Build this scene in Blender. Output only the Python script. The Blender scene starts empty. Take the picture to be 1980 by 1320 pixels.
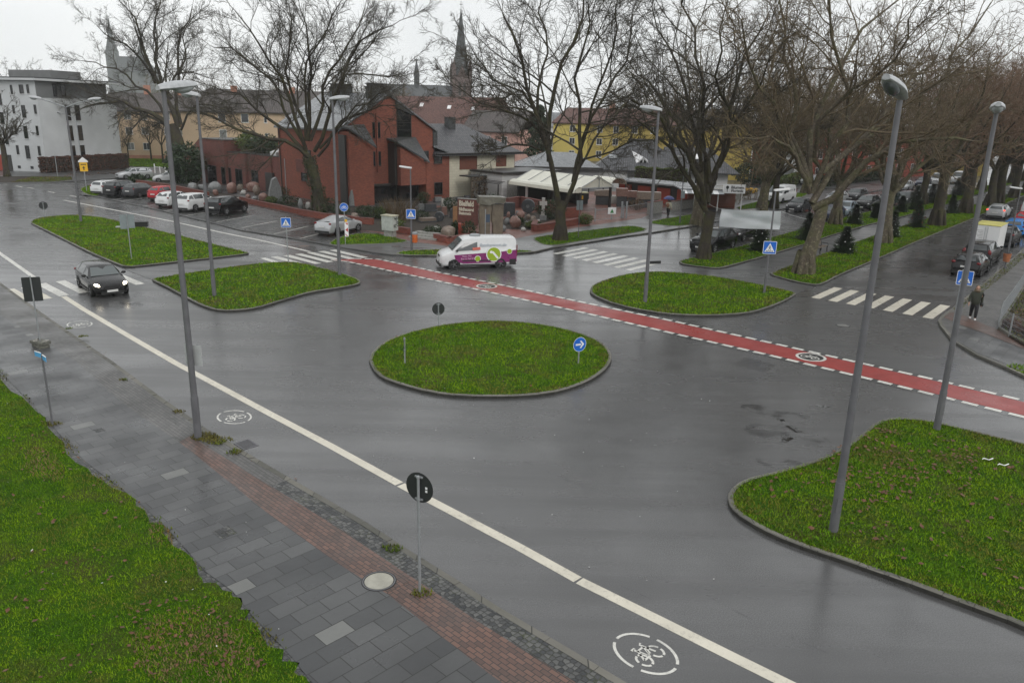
import bpy, math, random
import numpy as np
from mathutils import Vector, Matrix

R = math.radians
random.seed(7)
rng = np.random.default_rng(11)
scene = bpy.context.scene
col = scene.collection

# ------------------------------------------------------------------ camera
CAM_H = 9.55
PITCH, ROLL = R(16.32), R(1.27)
FPX = 1497.0
_c, _s = math.cos(PITCH), math.sin(PITCH)
FW = Vector((0, _c, -_s)); _up = Vector((0, _s, _c)); _ri = Vector((1, 0, 0))
RT = _ri * math.cos(ROLL) + _up * math.sin(ROLL)
UP = -_ri * math.sin(ROLL) + _up * math.cos(ROLL)
cam_data = bpy.data.cameras.new("camera")
cam_data.sensor_width = 36.0
cam_data.lens = FPX / 1980.0 * 36.0
cam_data.clip_start = 0.2
cam_data.clip_end = 4000
cam = bpy.data.objects.new("camera", cam_data)
col.objects.link(cam)
cam.matrix_world = Matrix(((RT.x, UP.x, -FW.x, 0), (RT.y, UP.y, -FW.y, 0), (RT.z, UP.z, -FW.z, CAM_H), (0, 0, 0, 1)))
scene.camera = cam

# ------------------------------------------------------------------ overcast sky, soft sun, exposure
SUN_EL, SUN_AZ = R(38), R(146)
world = bpy.data.worlds.new("World")
scene.world = world
world.use_nodes = True
wn = world.node_tree
wn.nodes.clear()
_sky = wn.nodes.new('ShaderNodeTexSky'); _sky.sky_type = 'NISHITA'; _sky.sun_disc = False
_sky.sun_elevation = SUN_EL; _sky.sun_rotation = SUN_AZ; _sky.dust_density = 4.0
_hs = wn.nodes.new('ShaderNodeHueSaturation'); _hs.inputs['Saturation'].default_value = 0.10
_mx = wn.nodes.new('ShaderNodeMix'); _mx.data_type = 'RGBA'; _mx.inputs[0].default_value = 0.86
_mx.inputs[7].default_value = (8.75, 8.95, 9.05, 1)
_bg = wn.nodes.new('ShaderNodeBackground'); _bg.inputs['Strength'].default_value = 0.114
_wo = wn.nodes.new('ShaderNodeOutputWorld')
_tc = wn.nodes.new('ShaderNodeTexCoord'); _cn = wn.nodes.new('ShaderNodeTexNoise'); _cn.inputs['Scale'].default_value = 3.0; _cn.inputs['Detail'].default_value = 5
_cr = wn.nodes.new('ShaderNodeValToRGB'); _cr.color_ramp.elements[0].position = 0.35; _cr.color_ramp.elements[0].color = (7.9, 8.1, 8.25, 1); _cr.color_ramp.elements[1].position = 0.65; _cr.color_ramp.elements[1].color = (9.3, 9.45, 9.5, 1)
wn.links.new(_tc.outputs['Generated'], _cn.inputs['Vector']); wn.links.new(_cn.outputs['Fac'], _cr.inputs[0]); wn.links.new(_cr.outputs[0], _mx.inputs[7])
wn.links.new(_sky.outputs[0], _hs.inputs['Color']); wn.links.new(_hs.outputs[0], _mx.inputs[6])
wn.links.new(_mx.outputs[2], _bg.inputs['Color']); wn.links.new(_bg.outputs[0], _wo.inputs['Surface'])
sun_data = bpy.data.lights.new("sun", 'SUN'); sun_data.energy = 0.7; sun_data.angle = R(25); sun_data.color = (1, 0.97, 0.93)
sun = bpy.data.objects.new("sun", sun_data); col.objects.link(sun)
sun.rotation_euler = (R(90) - SUN_EL, 0, R(180) - SUN_AZ)
scene.view_settings.view_transform = 'Standard'
scene.view_settings.look = 'None'
scene.view_settings.exposure = 0.13
scene.view_settings.gamma = 1.0
cy = scene.cycles
cy.max_bounces = 5; cy.diffuse_bounces = 2; cy.glossy_bounces = 3; cy.transmission_bounces = 3
cy.volume_bounces = 2; cy.transparent_max_bounces = 6
cy.use_denoising = True
cy.caustics_reflective = False; cy.caustics_refractive = False

# ------------------------------------------------------------------ survey helpers: the ground plan was measured from the photograph
def at(px, py, z=0.0):
    d = FW + RT * ((px - 990) / FPX) - UP * ((py - 660) / FPX)
    t = (z - CAM_H) / d.z
    return Vector((d.x * t, d.y * t, z))
def at_y(px, py, Y):
    d = FW + RT * ((px - 990) / FPX) - UP * ((py - 660) / FPX)
    t = Y / d.y
    return Vector((d.x * t, Y, CAM_H + d.z * t))
def plan(pts):
    return [at(*p).to_2d() for p in pts]
def heading(a, b):
    d = at(*b) - at(*a)
    return math.atan2(d.y, d.x)
DM = R(-44.0)      # direction of the main road (towards lower right)
DC = R(50.0)       # direction of the cross street

# ------------------------------------------------------------------ object helpers
def link(o, parent=None):
    col.objects.link(o)
    if parent is not None: o.parent = parent
    return o
def tag(o, label=None, cat=None, group=None, kind=None):
    if label: o['label'] = label
    if cat: o['category'] = cat
    if group: o['group'] = group
    if kind: o['kind'] = kind
    return o
def thing(name, label, cat, loc=(0, 0, 0), rz=0.0, group=None):
    o = bpy.data.objects.new(name, None)
    o.empty_display_size = 0.3
    link(o)
    o.location = Vector(loc) if len(loc) == 3 else Vector((loc[0], loc[1], 0)); o.rotation_euler = (0, 0, rz)
    return tag(o, label, cat, group)
def dup(root, loc, rz=0.0, label=None, group=None, scale=None):
    def cp(o, par):
        c = o.copy(); col.objects.link(c)
        if par is not None: c.parent = par
        for ch in list(o.children): cp(ch, c)
        return c
    r = cp(root, None)
    r.location = Vector(loc) if len(loc) == 3 else Vector((loc[0], loc[1], 0)); r.rotation_euler = (0, 0, rz)
    if label: r['label'] = label
    if group: r['group'] = group
    if scale: r.scale = scale if hasattr(scale, '__len__') else (scale,) * 3
    return r

def perp(t):
    a = Vector((0, 0, 1)) if abs(t.z) < 0.9 else Vector((1, 0, 0))
    u = t.cross(a).normalized()
    return u, t.cross(u).normalized()

class MB:
    """collects polygons, then links them as one mesh object"""
    def __init__(s):
        s.v = []; s.f = []; s.m = []; s.mi = 0
    def mat(s, i): s.mi = i; return s
    def add(s, vs, fs):
        n = len(s.v)
        s.v += [tuple(v) for v in vs]
        for f in fs:
            s.f.append([i + n for i in f]); s.m.append(s.mi)
        return s
    def poly(s, vs): return s.add(vs, [list(range(len(vs)))])
    def obox(s, o, a, b, c):
        o, a, b, c = Vector(o), Vector(a), Vector(b), Vector(c)
        if a.cross(b).dot(c) < 0: a, b = b, a
        vs = [o, o + a, o + a + b, o + b, o + c, o + a + c, o + a + b + c, o + b + c]
        return s.add(vs, [[3, 2, 1, 0], [4, 5, 6, 7], [0, 1, 5, 4], [1, 2, 6, 5], [2, 3, 7, 6], [3, 0, 4, 7]])
    def box(s, x0, y0, z0, x1, y1, z1):
        return s.obox((x0, y0, z0), (x1 - x0, 0, 0), (0, y1 - y0, 0), (0, 0, z1 - z0))
    def cbox(s, c, sx, sy, sz, rz=0.0):
        ca, sa = math.cos(rz), math.sin(rz)
        a = Vector((ca, sa, 0)) * sx; b = Vector((-sa, ca, 0)) * sy
        o = Vector(c) - a / 2 - b / 2
        return s.obox(o, a, b, (0, 0, sz))
    def prism(s, pts, z0, z1, cap_bottom=False):
        n = len(pts)
        area = sum(pts[i][0] * pts[(i + 1) % n][1] - pts[(i + 1) % n][0] * pts[i][1] for i in range(n))
        if area < 0: pts = pts[::-1]
        vs = [(p[0], p[1], z0) for p in pts] + [(p[0], p[1], z1) for p in pts]
        fs = [[i, (i + 1) % n, n + (i + 1) % n, n + i] for i in range(n)] + [list(range(n, 2 * n))]
        if cap_bottom: fs.append(list(range(n))[::-1])
        return s.add(vs, fs)
    def extrude(s, pts3, vec):
        n = len(pts3); vec = Vector(vec)
        vs = [Vector(p) for p in pts3] + [Vector(p) + vec for p in pts3]
        nrm = Vector((0, 0, 0))
        for i in range(n):
            a, b = Vector(pts3[i]), Vector(pts3[(i + 1) % n]); nrm += a.cross(b)
        fl = nrm.dot(vec) > 0
        fs = [[i, (i + 1) % n, n + (i + 1) % n, n + i] for i in range(n)] + [list(range(n, 2 * n)), list(range(n))[::-1]]
        if not fl: fs = [f[::-1] for f in fs]
        return s.add(vs, fs)
    def tube(s, pts, rad, n=8, cap=True):
        pts = [Vector(p) for p in pts]
        if not hasattr(rad, '__len__'): rad = [rad] * len(pts)
        vs = []; fs = []
        u = None
        for i, p in enumerate(pts):
            t = (pts[min(i + 1, len(pts) - 1)] - pts[max(i - 1, 0)]).normalized()
            if u is None: u, w = perp(t)
            else:
                u = (u - t * u.dot(t)).normalized(); w = t.cross(u)
            for k in range(n):
                a = 2 * math.pi * k / n
                vs.append(p + (u * math.cos(a) + w * math.sin(a)) * rad[i])
        for i in range(len(pts) - 1):
            for k in range(n):
                fs.append([i * n + k, i * n + (k + 1) % n, (i + 1) * n + (k + 1) % n, (i + 1) * n + k])
        if cap:
            fs.append(list(range(n))[::-1]); fs.append([(len(pts) - 1) * n + k for k in range(n)])
        return s.add(vs, fs)
    def lathe(s, prof, c=(0, 0, 0), axis=(0, 0, 1), n=16):
        ax = Vector(axis).normalized(); u, w = perp(ax); c = Vector(c)
        vs = []; fs = []
        for r, z in prof:
            for k in range(n):
                a = 2 * math.pi * k / n
                vs.append(c + ax * z + (u * math.cos(a) + w * math.sin(a)) * r)
        for i in range(len(prof) - 1):
            for k in range(n):
                fs.append([i * n + k, i * n + (k + 1) % n, (i + 1) * n + (k + 1) % n, (i + 1) * n + k])
        return s.add(vs, fs)
    def ball(s, c, r, nu=12, nv=8, rz=0.0, jit=0.0, rnd=None, tilt=0.0):
        rx, ry, rzz = r if hasattr(r, '__len__') else (r, r, r)
        c = Vector(c); vs = []; fs = []
        M = Matrix.Rotation(rz, 3, 'Z') @ Matrix.Rotation(tilt, 3, 'Y')
        for i in range(nv + 1):
            th = math.pi * i / nv
            for k in range(nu):
                a = 2 * math.pi * k / nu
                j = 1 + ((rnd.random() - 0.5) * 2 * jit if rnd and 0 < i < nv else 0)
                vs.append(c + M @ Vector((rx * math.sin(th) * math.cos(a) * j, ry * math.sin(th) * math.sin(a) * j, -rzz * math.cos(th) * j)))
        for i in range(nv):
            for k in range(nu):
                fs.append([i * nu + k, i * nu + (k + 1) % nu, (i + 1) * nu + (k + 1) % nu, (i + 1) * nu + k])
        return s.add(vs, fs)
    def mesh(s, name, mats, smooth=None, uvrot=0.0, origin=None):
        me = bpy.data.meshes.new(name)
        vs = s.v
        if origin is not None: vs = [(v[0] - origin[0], v[1] - origin[1], v[2] - origin[2]) for v in vs]
        me.from_pydata(vs, [], s.f)
        for m in (mats if isinstance(mats, (list, tuple)) else [mats]): me.materials.append(m)
        if any(s.m): me.polygons.foreach_set('material_index', s.m)
        # metric box-projected UVs
        uv = me.uv_layers.new(name='UVMap')
        ca, sa = math.cos(uvrot), math.sin(uvrot)
        V = s.v
        buf = np.empty(len(me.loops) * 2, dtype=np.float32)
        for p in me.polygons:
            n = p.normal
            if abs(n.z) > 0.97:
                for li in p.loop_indices:
                    v = V[me.loops[li].vertex_index]
                    buf[2 * li] = v[0] * ca + v[1] * sa; buf[2 * li + 1] = -v[0] * sa + v[1] * ca
            else:
                t = Vector((-n.y, n.x, 0)).normalized(); b = n.cross(t)
                for li in p.loop_indices:
                    v = Vector(V[me.loops[li].vertex_index])
                    buf[2 * li] = v.dot(t); buf[2 * li + 1] = v.dot(b)
        uv.data.foreach_set('uv', buf)
        me.update()
        if smooth is not None:
            me.shade_smooth()
            me.set_sharp_from_angle(angle=R(smooth))
        return me
    def build(s, name, mats, parent=None, smooth=None, uvrot=0.0, origin=None):
        o = bpy.data.objects.new(name, s.mesh(name, mats, smooth, uvrot, origin))
        return link(o, parent)

def text_mesh(txt, size, depth=0.004, bold=0.0):
    cu = bpy.data.curves.new('t', 'FONT'); cu.body = txt; cu.size = size; cu.extrude = depth / 2; cu.offset = bold
    cu.align_x = 'CENTER'; cu.align_y = 'CENTER'; cu.resolution_u = 3
    o = bpy.data.objects.new('t', cu); col.objects.link(o)
    dg = bpy.context.evaluated_depsgraph_get()
    me = bpy.data.meshes.new_from_object(o.evaluated_get(dg))
    bpy.data.objects.remove(o); bpy.data.curves.remove(cu)
    return me
def text_part(txt, size, mat, parent, origin, u, n, name='lettering', up=None, bold=0.0, width=None):
    """lettering on a plane through origin: u = writing direction, n = outward normal"""
    me = text_mesh(txt, size, bold=bold); me.name = name
    u = Vector(u).normalized(); n = Vector(n).normalized(); v = n.cross(u) if up is None else Vector(up)
    if width:
        xs = [q.co.x for q in me.vertices]; k = width / max(1e-6, max(xs) - min(xs))
    else: k = 1.0
    me.transform(Matrix(((u.x * k, v.x, n.x, origin[0]), (u.y * k, v.y, n.y, origin[1]), (u.z * k, v.z, n.z, origin[2]), (0, 0, 0, 1))))
    me.materials.clear(); me.materials.append(mat)
    return link(bpy.data.objects.new(name, me), parent)

# ------------------------------------------------------------------ materials
MATS = {}
class NT:
    def __init__(s, name):
        s.m = bpy.data.materials.new(name); s.m.use_nodes = True
        s.t = s.m.node_tree; s.b = s.t.nodes['Principled BSDF']; s.o = s.t.nodes['Material Output']
    def n(s, typ, **kw):
        x = s.t.nodes.new(typ)
        for k, v in kw.items():
            if k in x.inputs: x.inputs[k].default_value = v
            else: setattr(x, k, v)
        return x
    def l(s, a, b): s.t.links.new(a, b)
    def uv(s):
        x = s.t.nodes.new('ShaderNodeUVMap'); return x.outputs[0]
    def pos(s):
        x = s.t.nodes.new('ShaderNodeNewGeometry'); return x.outputs['Position']
    def obj(s):
        x = s.t.nodes.new('ShaderNodeTexCoord'); return x.outputs['Object']
    def noise(s, vec, scale, detail=3, rough=0.55):
        x = s.n('ShaderNodeTexNoise'); x.inputs['Scale'].default_value = scale; x.inputs['Detail'].default_value = detail; x.inputs['Roughness'].default_value = rough
        s.l(vec, x.inputs['Vector']); return x.outputs['Fac']
    def ramp(s, fac, stops):
        x = s.n('ShaderNodeValToRGB'); e = x.color_ramp.elements
        while len(e) < len(stops): e.new(0.5)
        for i, (p, c) in enumerate(stops):
            e[i].position = p; e[i].color = (c[0], c[1], c[2], 1) if hasattr(c, '__len__') else (c, c, c, 1)
        s.l(fac, x.inputs[0]); return x.outputs[0]
    def mix(s, fac, a, b, mode='MIX'):
        x = s.n('ShaderNodeMix'); x.data_type = 'RGBA'; x.blend_type = mode
        for i, v in ((0, fac), (6, a), (7, b)):
            if hasattr(v, 'is_linked'): s.l(v, x.inputs[i])
            elif i == 0: x.inputs[0].default_value = v
            else: x.inputs[i].default_value = (v[0], v[1], v[2], 1)
        return x.outputs[2]
    def math(s, op, a, b=0.0):
        x = s.n('ShaderNodeMath'); x.operation = op
        for i, v in enumerate((a, b)):
            if hasattr(v, 'is_linked'): s.l(v, x.inputs[i])
            else: x.inputs[i].default_value = v
        return x.outputs[0]
    def bump(s, h, strength=0.3, dist=0.02):
        x = s.n('ShaderNodeBump'); x.inputs['Strength'].default_value = strength; x.inputs['Distance'].default_value = dist
        s.l(h, x.inputs['Height']); s.l(x.outputs[0], s.b.inputs['Normal'])
    def col(s, c):
        if hasattr(c, 'is_linked'): s.l(c, s.b.inputs['Base Color'])
        else: s.b.inputs['Base Color'].default_value = (c[0], c[1], c[2], 1)
    def rough(s, r):
        if hasattr(r, 'is_linked'): s.l(r, s.b.inputs['Roughness'])
        else: s.b.inputs['Roughness'].default_value = r

def plain(name, c, rough=0.6, var=0.12, scale=3.0, metal=0.0, spec=0.5, bump=0.0, emis=None, coat=0.0):
    if name in MATS: return MATS[name]
    k = NT(name)
    if var > 0:
        f = k.noise(k.pos(), scale, 4)
        a = [max(0, x * (1 - var)) for x in c]; b = [min(1, x * (1 + var)) for x in c]
        k.col(k.ramp(f, [(0.3, a), (0.7, b)]))
        k.rough(k.math('ADD', k.math('MULTIPLY', k.noise(k.pos(), scale * 2.3, 2), 0.2), max(0.02, rough - 0.1)))
        if bump: k.bump(k.noise(k.pos(), scale * 8, 3), bump, 0.02)
    else:
        k.col(c); k.rough(rough)
    k.b.inputs['Metallic'].default_value = metal
    k.b.inputs['Specular IOR Level'].default_value = spec
    if coat: k.b.inputs['Coat Weight'].default_value = coat; k.b.inputs['Coat Roughness'].default_value = 0.04
    if emis:
        k.b.inputs['Emission Color'].default_value = (emis[0], emis[1], emis[2], 1); k.b.inputs['Emission Strength'].default_value = emis[3]
    MATS[name] = k.m
    return k.m

def brick_mat(name, c1, c2, mortar, bw, bh, ms=0.012, rough=0.75, offset=0.5, big=0.25, dark=None, bump=0.25, sq=1.0, wet=0.0, bright=None):
    """masonry, slabs and tiles laid on the metric UVs"""
    k = NT(name)
    x = k.n('ShaderNodeTexBrick'); x.offset = offset; x.squash = sq
    k.l(k.uv(), x.inputs['Vector'])
    x.inputs['Color1'].default_value = (0, 0, 0, 1); x.inputs['Color2'].default_value = (1, 1, 1, 1); x.inputs['Mortar'].default_value = (0.5, 0.5, 0.5, 1)
    x.inputs['Scale'].default_value = 1.0; x.inputs['Mortar Size'].default_value = ms; x.inputs['Mortar Smooth'].default_value = 0.1
    x.inputs['Brick Width'].default_value = bw; x.inputs['Row Height'].default_value = bh
    stops = [(0.0, c1), (0.9, c2)]
    if bright: stops = [(0.0, c1), (0.5, [(a + b) / 2 for a, b in zip(c1, c2)]), (0.955, c2), (0.975, bright)]
    c = k.ramp(x.outputs['Color'], stops)
    n = k.noise(k.pos(), 0.35, 5)
    d = dark or [v * (1 - big) for v in c1]
    f = k.ramp(n, [(0.42, 0.0), (0.72, 0.75)])
    c = k.mix(f, c, k.mix(0.7, c, d))
    c = k.mix(k.math('MULTIPLY', k.noise(k.pos(), 14.0, 3), 0.35), c, k.mix(1.0, c, (0.55, 0.55, 0.55), 'MULTIPLY'))
    c = k.mix(x.outputs['Fac'], c, mortar)
    k.col(c)
    if wet: k.rough(k.ramp(k.noise(k.pos(), 0.6, 4), [(0.35, rough - wet), (0.65, rough)]))
    else: k.rough(rough)
    if bump: k.bump(k.math('SUBTRACT', 1.0, x.outputs['Fac']), bump, 0.02)
    MATS[name] = k.m
    return k.m

def asphalt_mat(name, base, wet_lo=0.11, wet_hi=0.30, tint=(1, 1, 1)):
    k = NT(name); P = k.pos()
    big = k.noise(P, 0.10, 5, 0.6); mid = k.noise(P, 0.9, 5, 0.6); fine = k.noise(P, 38.0, 3, 0.7)
    b = [base * t for t in tint]
    mp = k.n('ShaderNodeMapping'); mp.inputs['Rotation'].default_value = (0, 0, R(44)); mp.inputs['Scale'].default_value = (0.05, 0.85, 1); k.l(P, mp.inputs['Vector']); stk = k.noise(mp.outputs[0], 1.0, 4, 0.6)
    c = k.ramp(mid, [(0.3, [v * 0.78 for v in b]), (0.7, [v * 1.22 for v in b])])
    c = k.mix(k.ramp(big, [(0.4, 0.0), (0.62, 0.55)]), c, [v * 0.62 for v in b])
    c = k.mix(k.ramp(fine, [(0.42, 0.0), (0.72, 0.7)]), c, [v * 2.6 for v in b])
    c = k.mix(k.ramp(stk, [(0.42, 0.0), (0.66, 0.45)]), c, [v * 0.55 for v in b])
    k.col(c)
    k.rough(k.math('ADD', k.ramp(k.math('ADD', k.math('MULTIPLY', big, 0.6), k.math('MULTIPLY', stk, 0.4)), [(0.40, wet_lo), (0.60, wet_hi)]), k.math('MULTIPLY', mid, 0.10)))
    k.bump(k.math('ADD', fine, k.math('MULTIPLY', k.noise(P, 5.0, 3), 1.5)), 0.06, 0.005)
    k.b.inputs['Specular IOR Level'].default_value = 0.95
    MATS[name] = k.m
    return k.m

def grass_ground():
    k = NT('turf'); P = k.pos()
    a = k.noise(P, 0.45, 5, 0.65); b = k.noise(P, 3.2, 5, 0.7); f = k.noise(P, 26.0, 4, 0.7)
    c = k.ramp(b, [(0.25, (0.018, 0.052, 0.002)), (0.5, (0.042, 0.11, 0.003)), (0.75, (0.09, 0.14, 0.006))])
    c = k.mix(k.ramp(a, [(0.50, 0.0), (0.66, 0.8)]), c, (0.085, 0.066, 0.026))
    c = k.mix(k.ramp(f, [(0.35, 0.75), (0.6, 0.0)]), c, (0.012, 0.020, 0.005))
    k.col(c); k.rough(0.8); k.b.inputs['Specular IOR Level'].default_value = 0.06
    k.bump(f, 0.6, 0.03)
    MATS['turf'] = k.m; return k.m
def blade_mat(name, lo, hi, dry, dryness=0.55):
    k = NT(name); P = k.pos()
    c = k.ramp(k.math('ADD', k.math('MULTIPLY', k.noise(P, 2.2, 5, 0.75), 0.5), k.math('MULTIPLY', k.noise(P, 8.0, 4, 0.7), 0.5)), [(0.40, lo), (0.60, hi)])
    c = k.mix(k.ramp(k.noise(P, 0.7, 4, 0.65), [(0.42, 0.0), (0.56, 0.85)]), c, (hi[0] * 1.45, hi[1] * 1.08, hi[2]))
    c = k.mix(k.ramp(k.noise(P, 0.6, 4, 0.65), [(dryness, 0.0), (dryness + 0.10, 0.9)]), c, dry)
    c = k.mix(k.ramp(k.noise(P, 60.0, 1), [(0.4, 0.0), (0.75, 0.5)]), c, [v * 2.0 for v in hi])
    k.col(c); k.rough(0.6); k.b.inputs['Specular IOR Level'].default_value = 0.08
    MATS[name] = k.m; return k.m
def bark_mat(name, base, moss, pale, mossy=0.5, pl=0.62):
    k = NT(name); P = k.obj()
    n1 = k.noise(P, 1.3, 5, 0.65); n2 = k.noise(P, 9.0, 4, 0.7); n3 = k.noise(P, 5.2, 5, 0.65)
    c = k.ramp(n2, [(0.3, [v * 0.5 for v in base]), (0.7, [v * 1.4 for v in base])])
    c = k.mix(k.ramp(n1, [(mossy - 0.08, 0.0), (mossy + 0.15, 0.85)]), c, moss)
    c = k.mix(k.ramp(n3, [(pl, 0.0), (pl + 0.14, 0.65)]), c, pale)
    k.col(c); k.rough(0.75); k.b.inputs['Specular IOR Level'].default_value = 0.3
    k.bump(n2, 0.6, 0.03)
    MATS[name] = k.m; return k.m
def leaf_mat(name, lo, mid, hi, scale=2.0):
    k = NT(name); P = k.pos()
    c = k.ramp(k.noise(P, scale, 4, 0.75), [(0.28, lo), (0.5, mid), (0.75, hi)])
    k.col(c); k.rough(0.5); k.b.inputs['Specular IOR Level'].default_value = 0.35
    MATS[name] = k.m; return k.m
def rock_mat(name, a, b, sc=5.0):
    k = NT(name); P = k.obj()
    c = k.ramp(k.noise(P, sc, 6, 0.7), [(0.3, a), (0.7, b)])
    c = k.mix(k.ramp(k.noise(P, 45.0, 2), [(0.5, 0.0), (0.8, 0.5)]), c, [v * 1.7 for v in b])
    k.col(c); k.rough(k.ramp(k.noise(P, 1.5, 3), [(0.4, 0.3), (0.65, 0.6)])); k.bump(k.noise(P, 6.0, 5), 0.4, 0.05)
    MATS[name] = k.m; return k.m
def cobble_mat(name, lo, hi, joint, scale, wet=0.25):
    k = NT(name); U = k.uv()
    v = k.n('ShaderNodeTexVoronoi'); v.feature = 'F1'; v.inputs['Scale'].default_value = scale; v.inputs['Randomness'].default_value = 0.45
    e = k.n('ShaderNodeTexVoronoi'); e.feature = 'DISTANCE_TO_EDGE'; e.inputs['Scale'].default_value = scale; e.inputs['Randomness'].default_value = 0.45
    k.l(U, v.inputs['Vector']); k.l(U, e.inputs['Vector'])
    sp = k.n('ShaderNodeSeparateColor'); k.l(v.outputs['Color'], sp.inputs[0])
    c = k.ramp(sp.outputs[0], [(0.1, lo), (0.9, hi)])
    g = k.ramp(e.outputs['Distance'], [(0.03, 1.0), (0.10, 0.0)])
    moss = k.ramp(k.noise(k.pos(), 1.1, 4, 0.7), [(0.5, joint), (0.72, (0.05, 0.06, 0.015))])
    k.col(k.mix(g, c, moss))
    k.rough(k.ramp(k.noise(k.pos(), 0.5, 4), [(0.35, wet), (0.65, wet + 0.3)]))
    k.bump(k.ramp(e.outputs['Distance'], [(0.0, 0.0), (0.2, 1.0)]), 0.5, 0.02)
    MATS[name] = k.m; return k.m
def glass_mat(name, c=(0.02, 0.023, 0.026), rough=0.06):
    k = NT(name); k.col(c); k.rough(rough); k.b.inputs['Specular IOR Level'].default_value = 0.6
    MATS[name] = k.m; return k.m

M_asph = asphalt_mat('wet_asphalt', 0.057)
M_asph_dark = asphalt_mat('dark_patch_asphalt', 0.034, 0.10, 0.30)
M_path = asphalt_mat('footpath_asphalt', 0.055, 0.18, 0.45)
M_turf = grass_ground()
M_kerb = brick_mat('kerb_stone', (0.10, 0.097, 0.085), (0.185, 0.175, 0.15), (0.03, 0.03, 0.025), 1.0, 5.0, 0.012, 0.6, big=0.5, dark=(0.035, 0.04, 0.02))
def paint_mat(name, c, worn=0.5, cover=(0.05, 0.05, 0.05)):
    k = NT(name); P = k.pos()
    w = k.ramp(k.math('ADD', k.math('MULTIPLY', k.noise(P, 9.0, 6, 0.8), 0.7), k.math('MULTIPLY', k.noise(P, 0.8, 4, 0.7), 0.3)), [(worn - 0.02, 0.0), (worn + 0.17, 0.8)])
    c1 = k.ramp(k.noise(P, 1.5, 4), [(0.3, [v * 0.82 for v in c]), (0.7, c)])
    k.col(k.mix(w, c1, cover)); k.rough(k.ramp(k.noise(P, 0.4, 4), [(0.35, 0.25), (0.65, 0.5)]))
    k.bump(k.noise(P, 38.0, 3), 0.12, 0.006)
    MATS[name] = k.m; return k.m
M_white = paint_mat('road_paint_white', (0.66, 0.65, 0.60), 0.50, (0.12, 0.12, 0.115))
M_cream = paint_mat('road_paint_cream', (0.64, 0.60, 0.50), 0.54, (0.14, 0.13, 0.11))
M_red = paint_mat('road_paint_red', (0.30, 0.043, 0.037), 0.52, (0.14, 0.035, 0.03)); M_red.node_tree.nodes['Principled BSDF'].inputs['Specular IOR Level'].default_value = 0.3
M_kerb_shade = plain('kerb_face_shade', (0.028, 0.027, 0.022), 0.7, 0.4, 5.0)  # near-black colour for the shade on the road-side kerb faces
M_black_paint = plain('road_paint_black', (0.018, 0.018, 0.018), 0.5)
M_slab = brick_mat('pavement_slabs', (0.047, 0.049, 0.051), (0.094, 0.096, 0.096), (0.018, 0.018, 0.016), 0.64, 0.43, 0.010, 0.5, offset=0.37, dark=(0.035, 0.035, 0.037), wet=0.25, bright=(0.165, 0.168, 0.158))
M_brickway = brick_mat('brick_cycleway', (0.095, 0.054, 0.043), (0.175, 0.092, 0.068), (0.03, 0.026, 0.023), 0.21, 0.105, 0.010, 0.55, dark=(0.075, 0.068, 0.06), wet=0.25, big=0.5)
M_greypaver = brick_mat('grey_pavers', (0.075, 0.075, 0.072), (0.13, 0.125, 0.12), (0.035, 0.034, 0.03), 0.21, 0.105, 0.010, 0.55, wet=0.25)
M_cobble = cobble_mat('small_cobbles', (0.03, 0.032, 0.034), (0.11, 0.11, 0.105), (0.02, 0.02, 0.018), 9.0)
M_setts = cobble_mat('parking_setts', (0.012, 0.012, 0.013), (0.045, 0.045, 0.045), (0.012, 0.012, 0.012), 5.5, 0.16)
M_redpave = brick_mat('red_brick_paving', (0.15, 0.05, 0.034), (0.24, 0.085, 0.055), (0.08, 0.045, 0.036), 0.21, 0.105, 0.008, 0.6, wet=0.2, dark=(0.06, 0.04, 0.03))
M_soil = plain('wet_soil', (0.028, 0.02, 0.013), 0.85, 0.45, 4.0, bump=0.5)
M_brick = brick_mat('red_brick', (0.205, 0.054, 0.033), (0.325, 0.088, 0.05), (0.15, 0.07, 0.05), 0.25, 0.083, 0.012, 0.8, dark=(0.13, 0.042, 0.032))
M_brick_annex = brick_mat('dark_red_brick', (0.14, 0.04, 0.032), (0.225, 0.066, 0.05), (0.11, 0.06, 0.05), 0.25, 0.083, 0.012, 0.8, dark=(0.07, 0.04, 0.032), big=0.5)
M_brick_low = brick_mat('planter_brick', (0.19, 0.045, 0.03), (0.30, 0.075, 0.045), (0.12, 0.06, 0.045), 0.25, 0.083, 0.010, 0.7)
M_slate = brick_mat('slate_roof', (0.15, 0.16, 0.17), (0.23, 0.24, 0.25), (0.08, 0.085, 0.09), 0.30, 0.22, 0.012, 0.35, wet=0.15)
M_slate_dark = brick_mat('dark_slate', (0.035, 0.038, 0.042), (0.075, 0.08, 0.082), (0.02, 0.02, 0.02), 0.25, 0.18, 0.010, 0.5, dark=(0.04, 0.045, 0.03))
M_tile_grey = brick_mat('grey_roof_tiles', (0.06, 0.062, 0.068), (0.12, 0.12, 0.128), (0.025, 0.025, 0.027), 0.30, 0.33, 0.045, 0.45, offset=0.0, bump=0.8)
M_tile_brown = brick_mat('brown_roof_tiles', (0.075, 0.06, 0.055), (0.13, 0.105, 0.098), (0.03, 0.026, 0.024), 0.30, 0.36, 0.045, 0.55, offset=0.0, bump=0.8, dark=(0.05, 0.055, 0.045))
M_tile_red = brick_mat('red_roof_tiles', (0.13, 0.06, 0.048), (0.21, 0.10, 0.078), (0.05, 0.028, 0.024), 0.30, 0.36, 0.045, 0.6, offset=0.0, bump=0.8)
M_flat_roof = plain('bitumen_roof', (0.035, 0.036, 0.038), 0.35, 0.4, 0.8)
M_render_grey = plain('pale_grey_render', (0.53, 0.545, 0.55), 0.85, 0.07, 0.5, spec=0.2)
M_render_dark = plain('grey_cladding', (0.16, 0.165, 0.165), 0.7, 0.12, 0.6)
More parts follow.
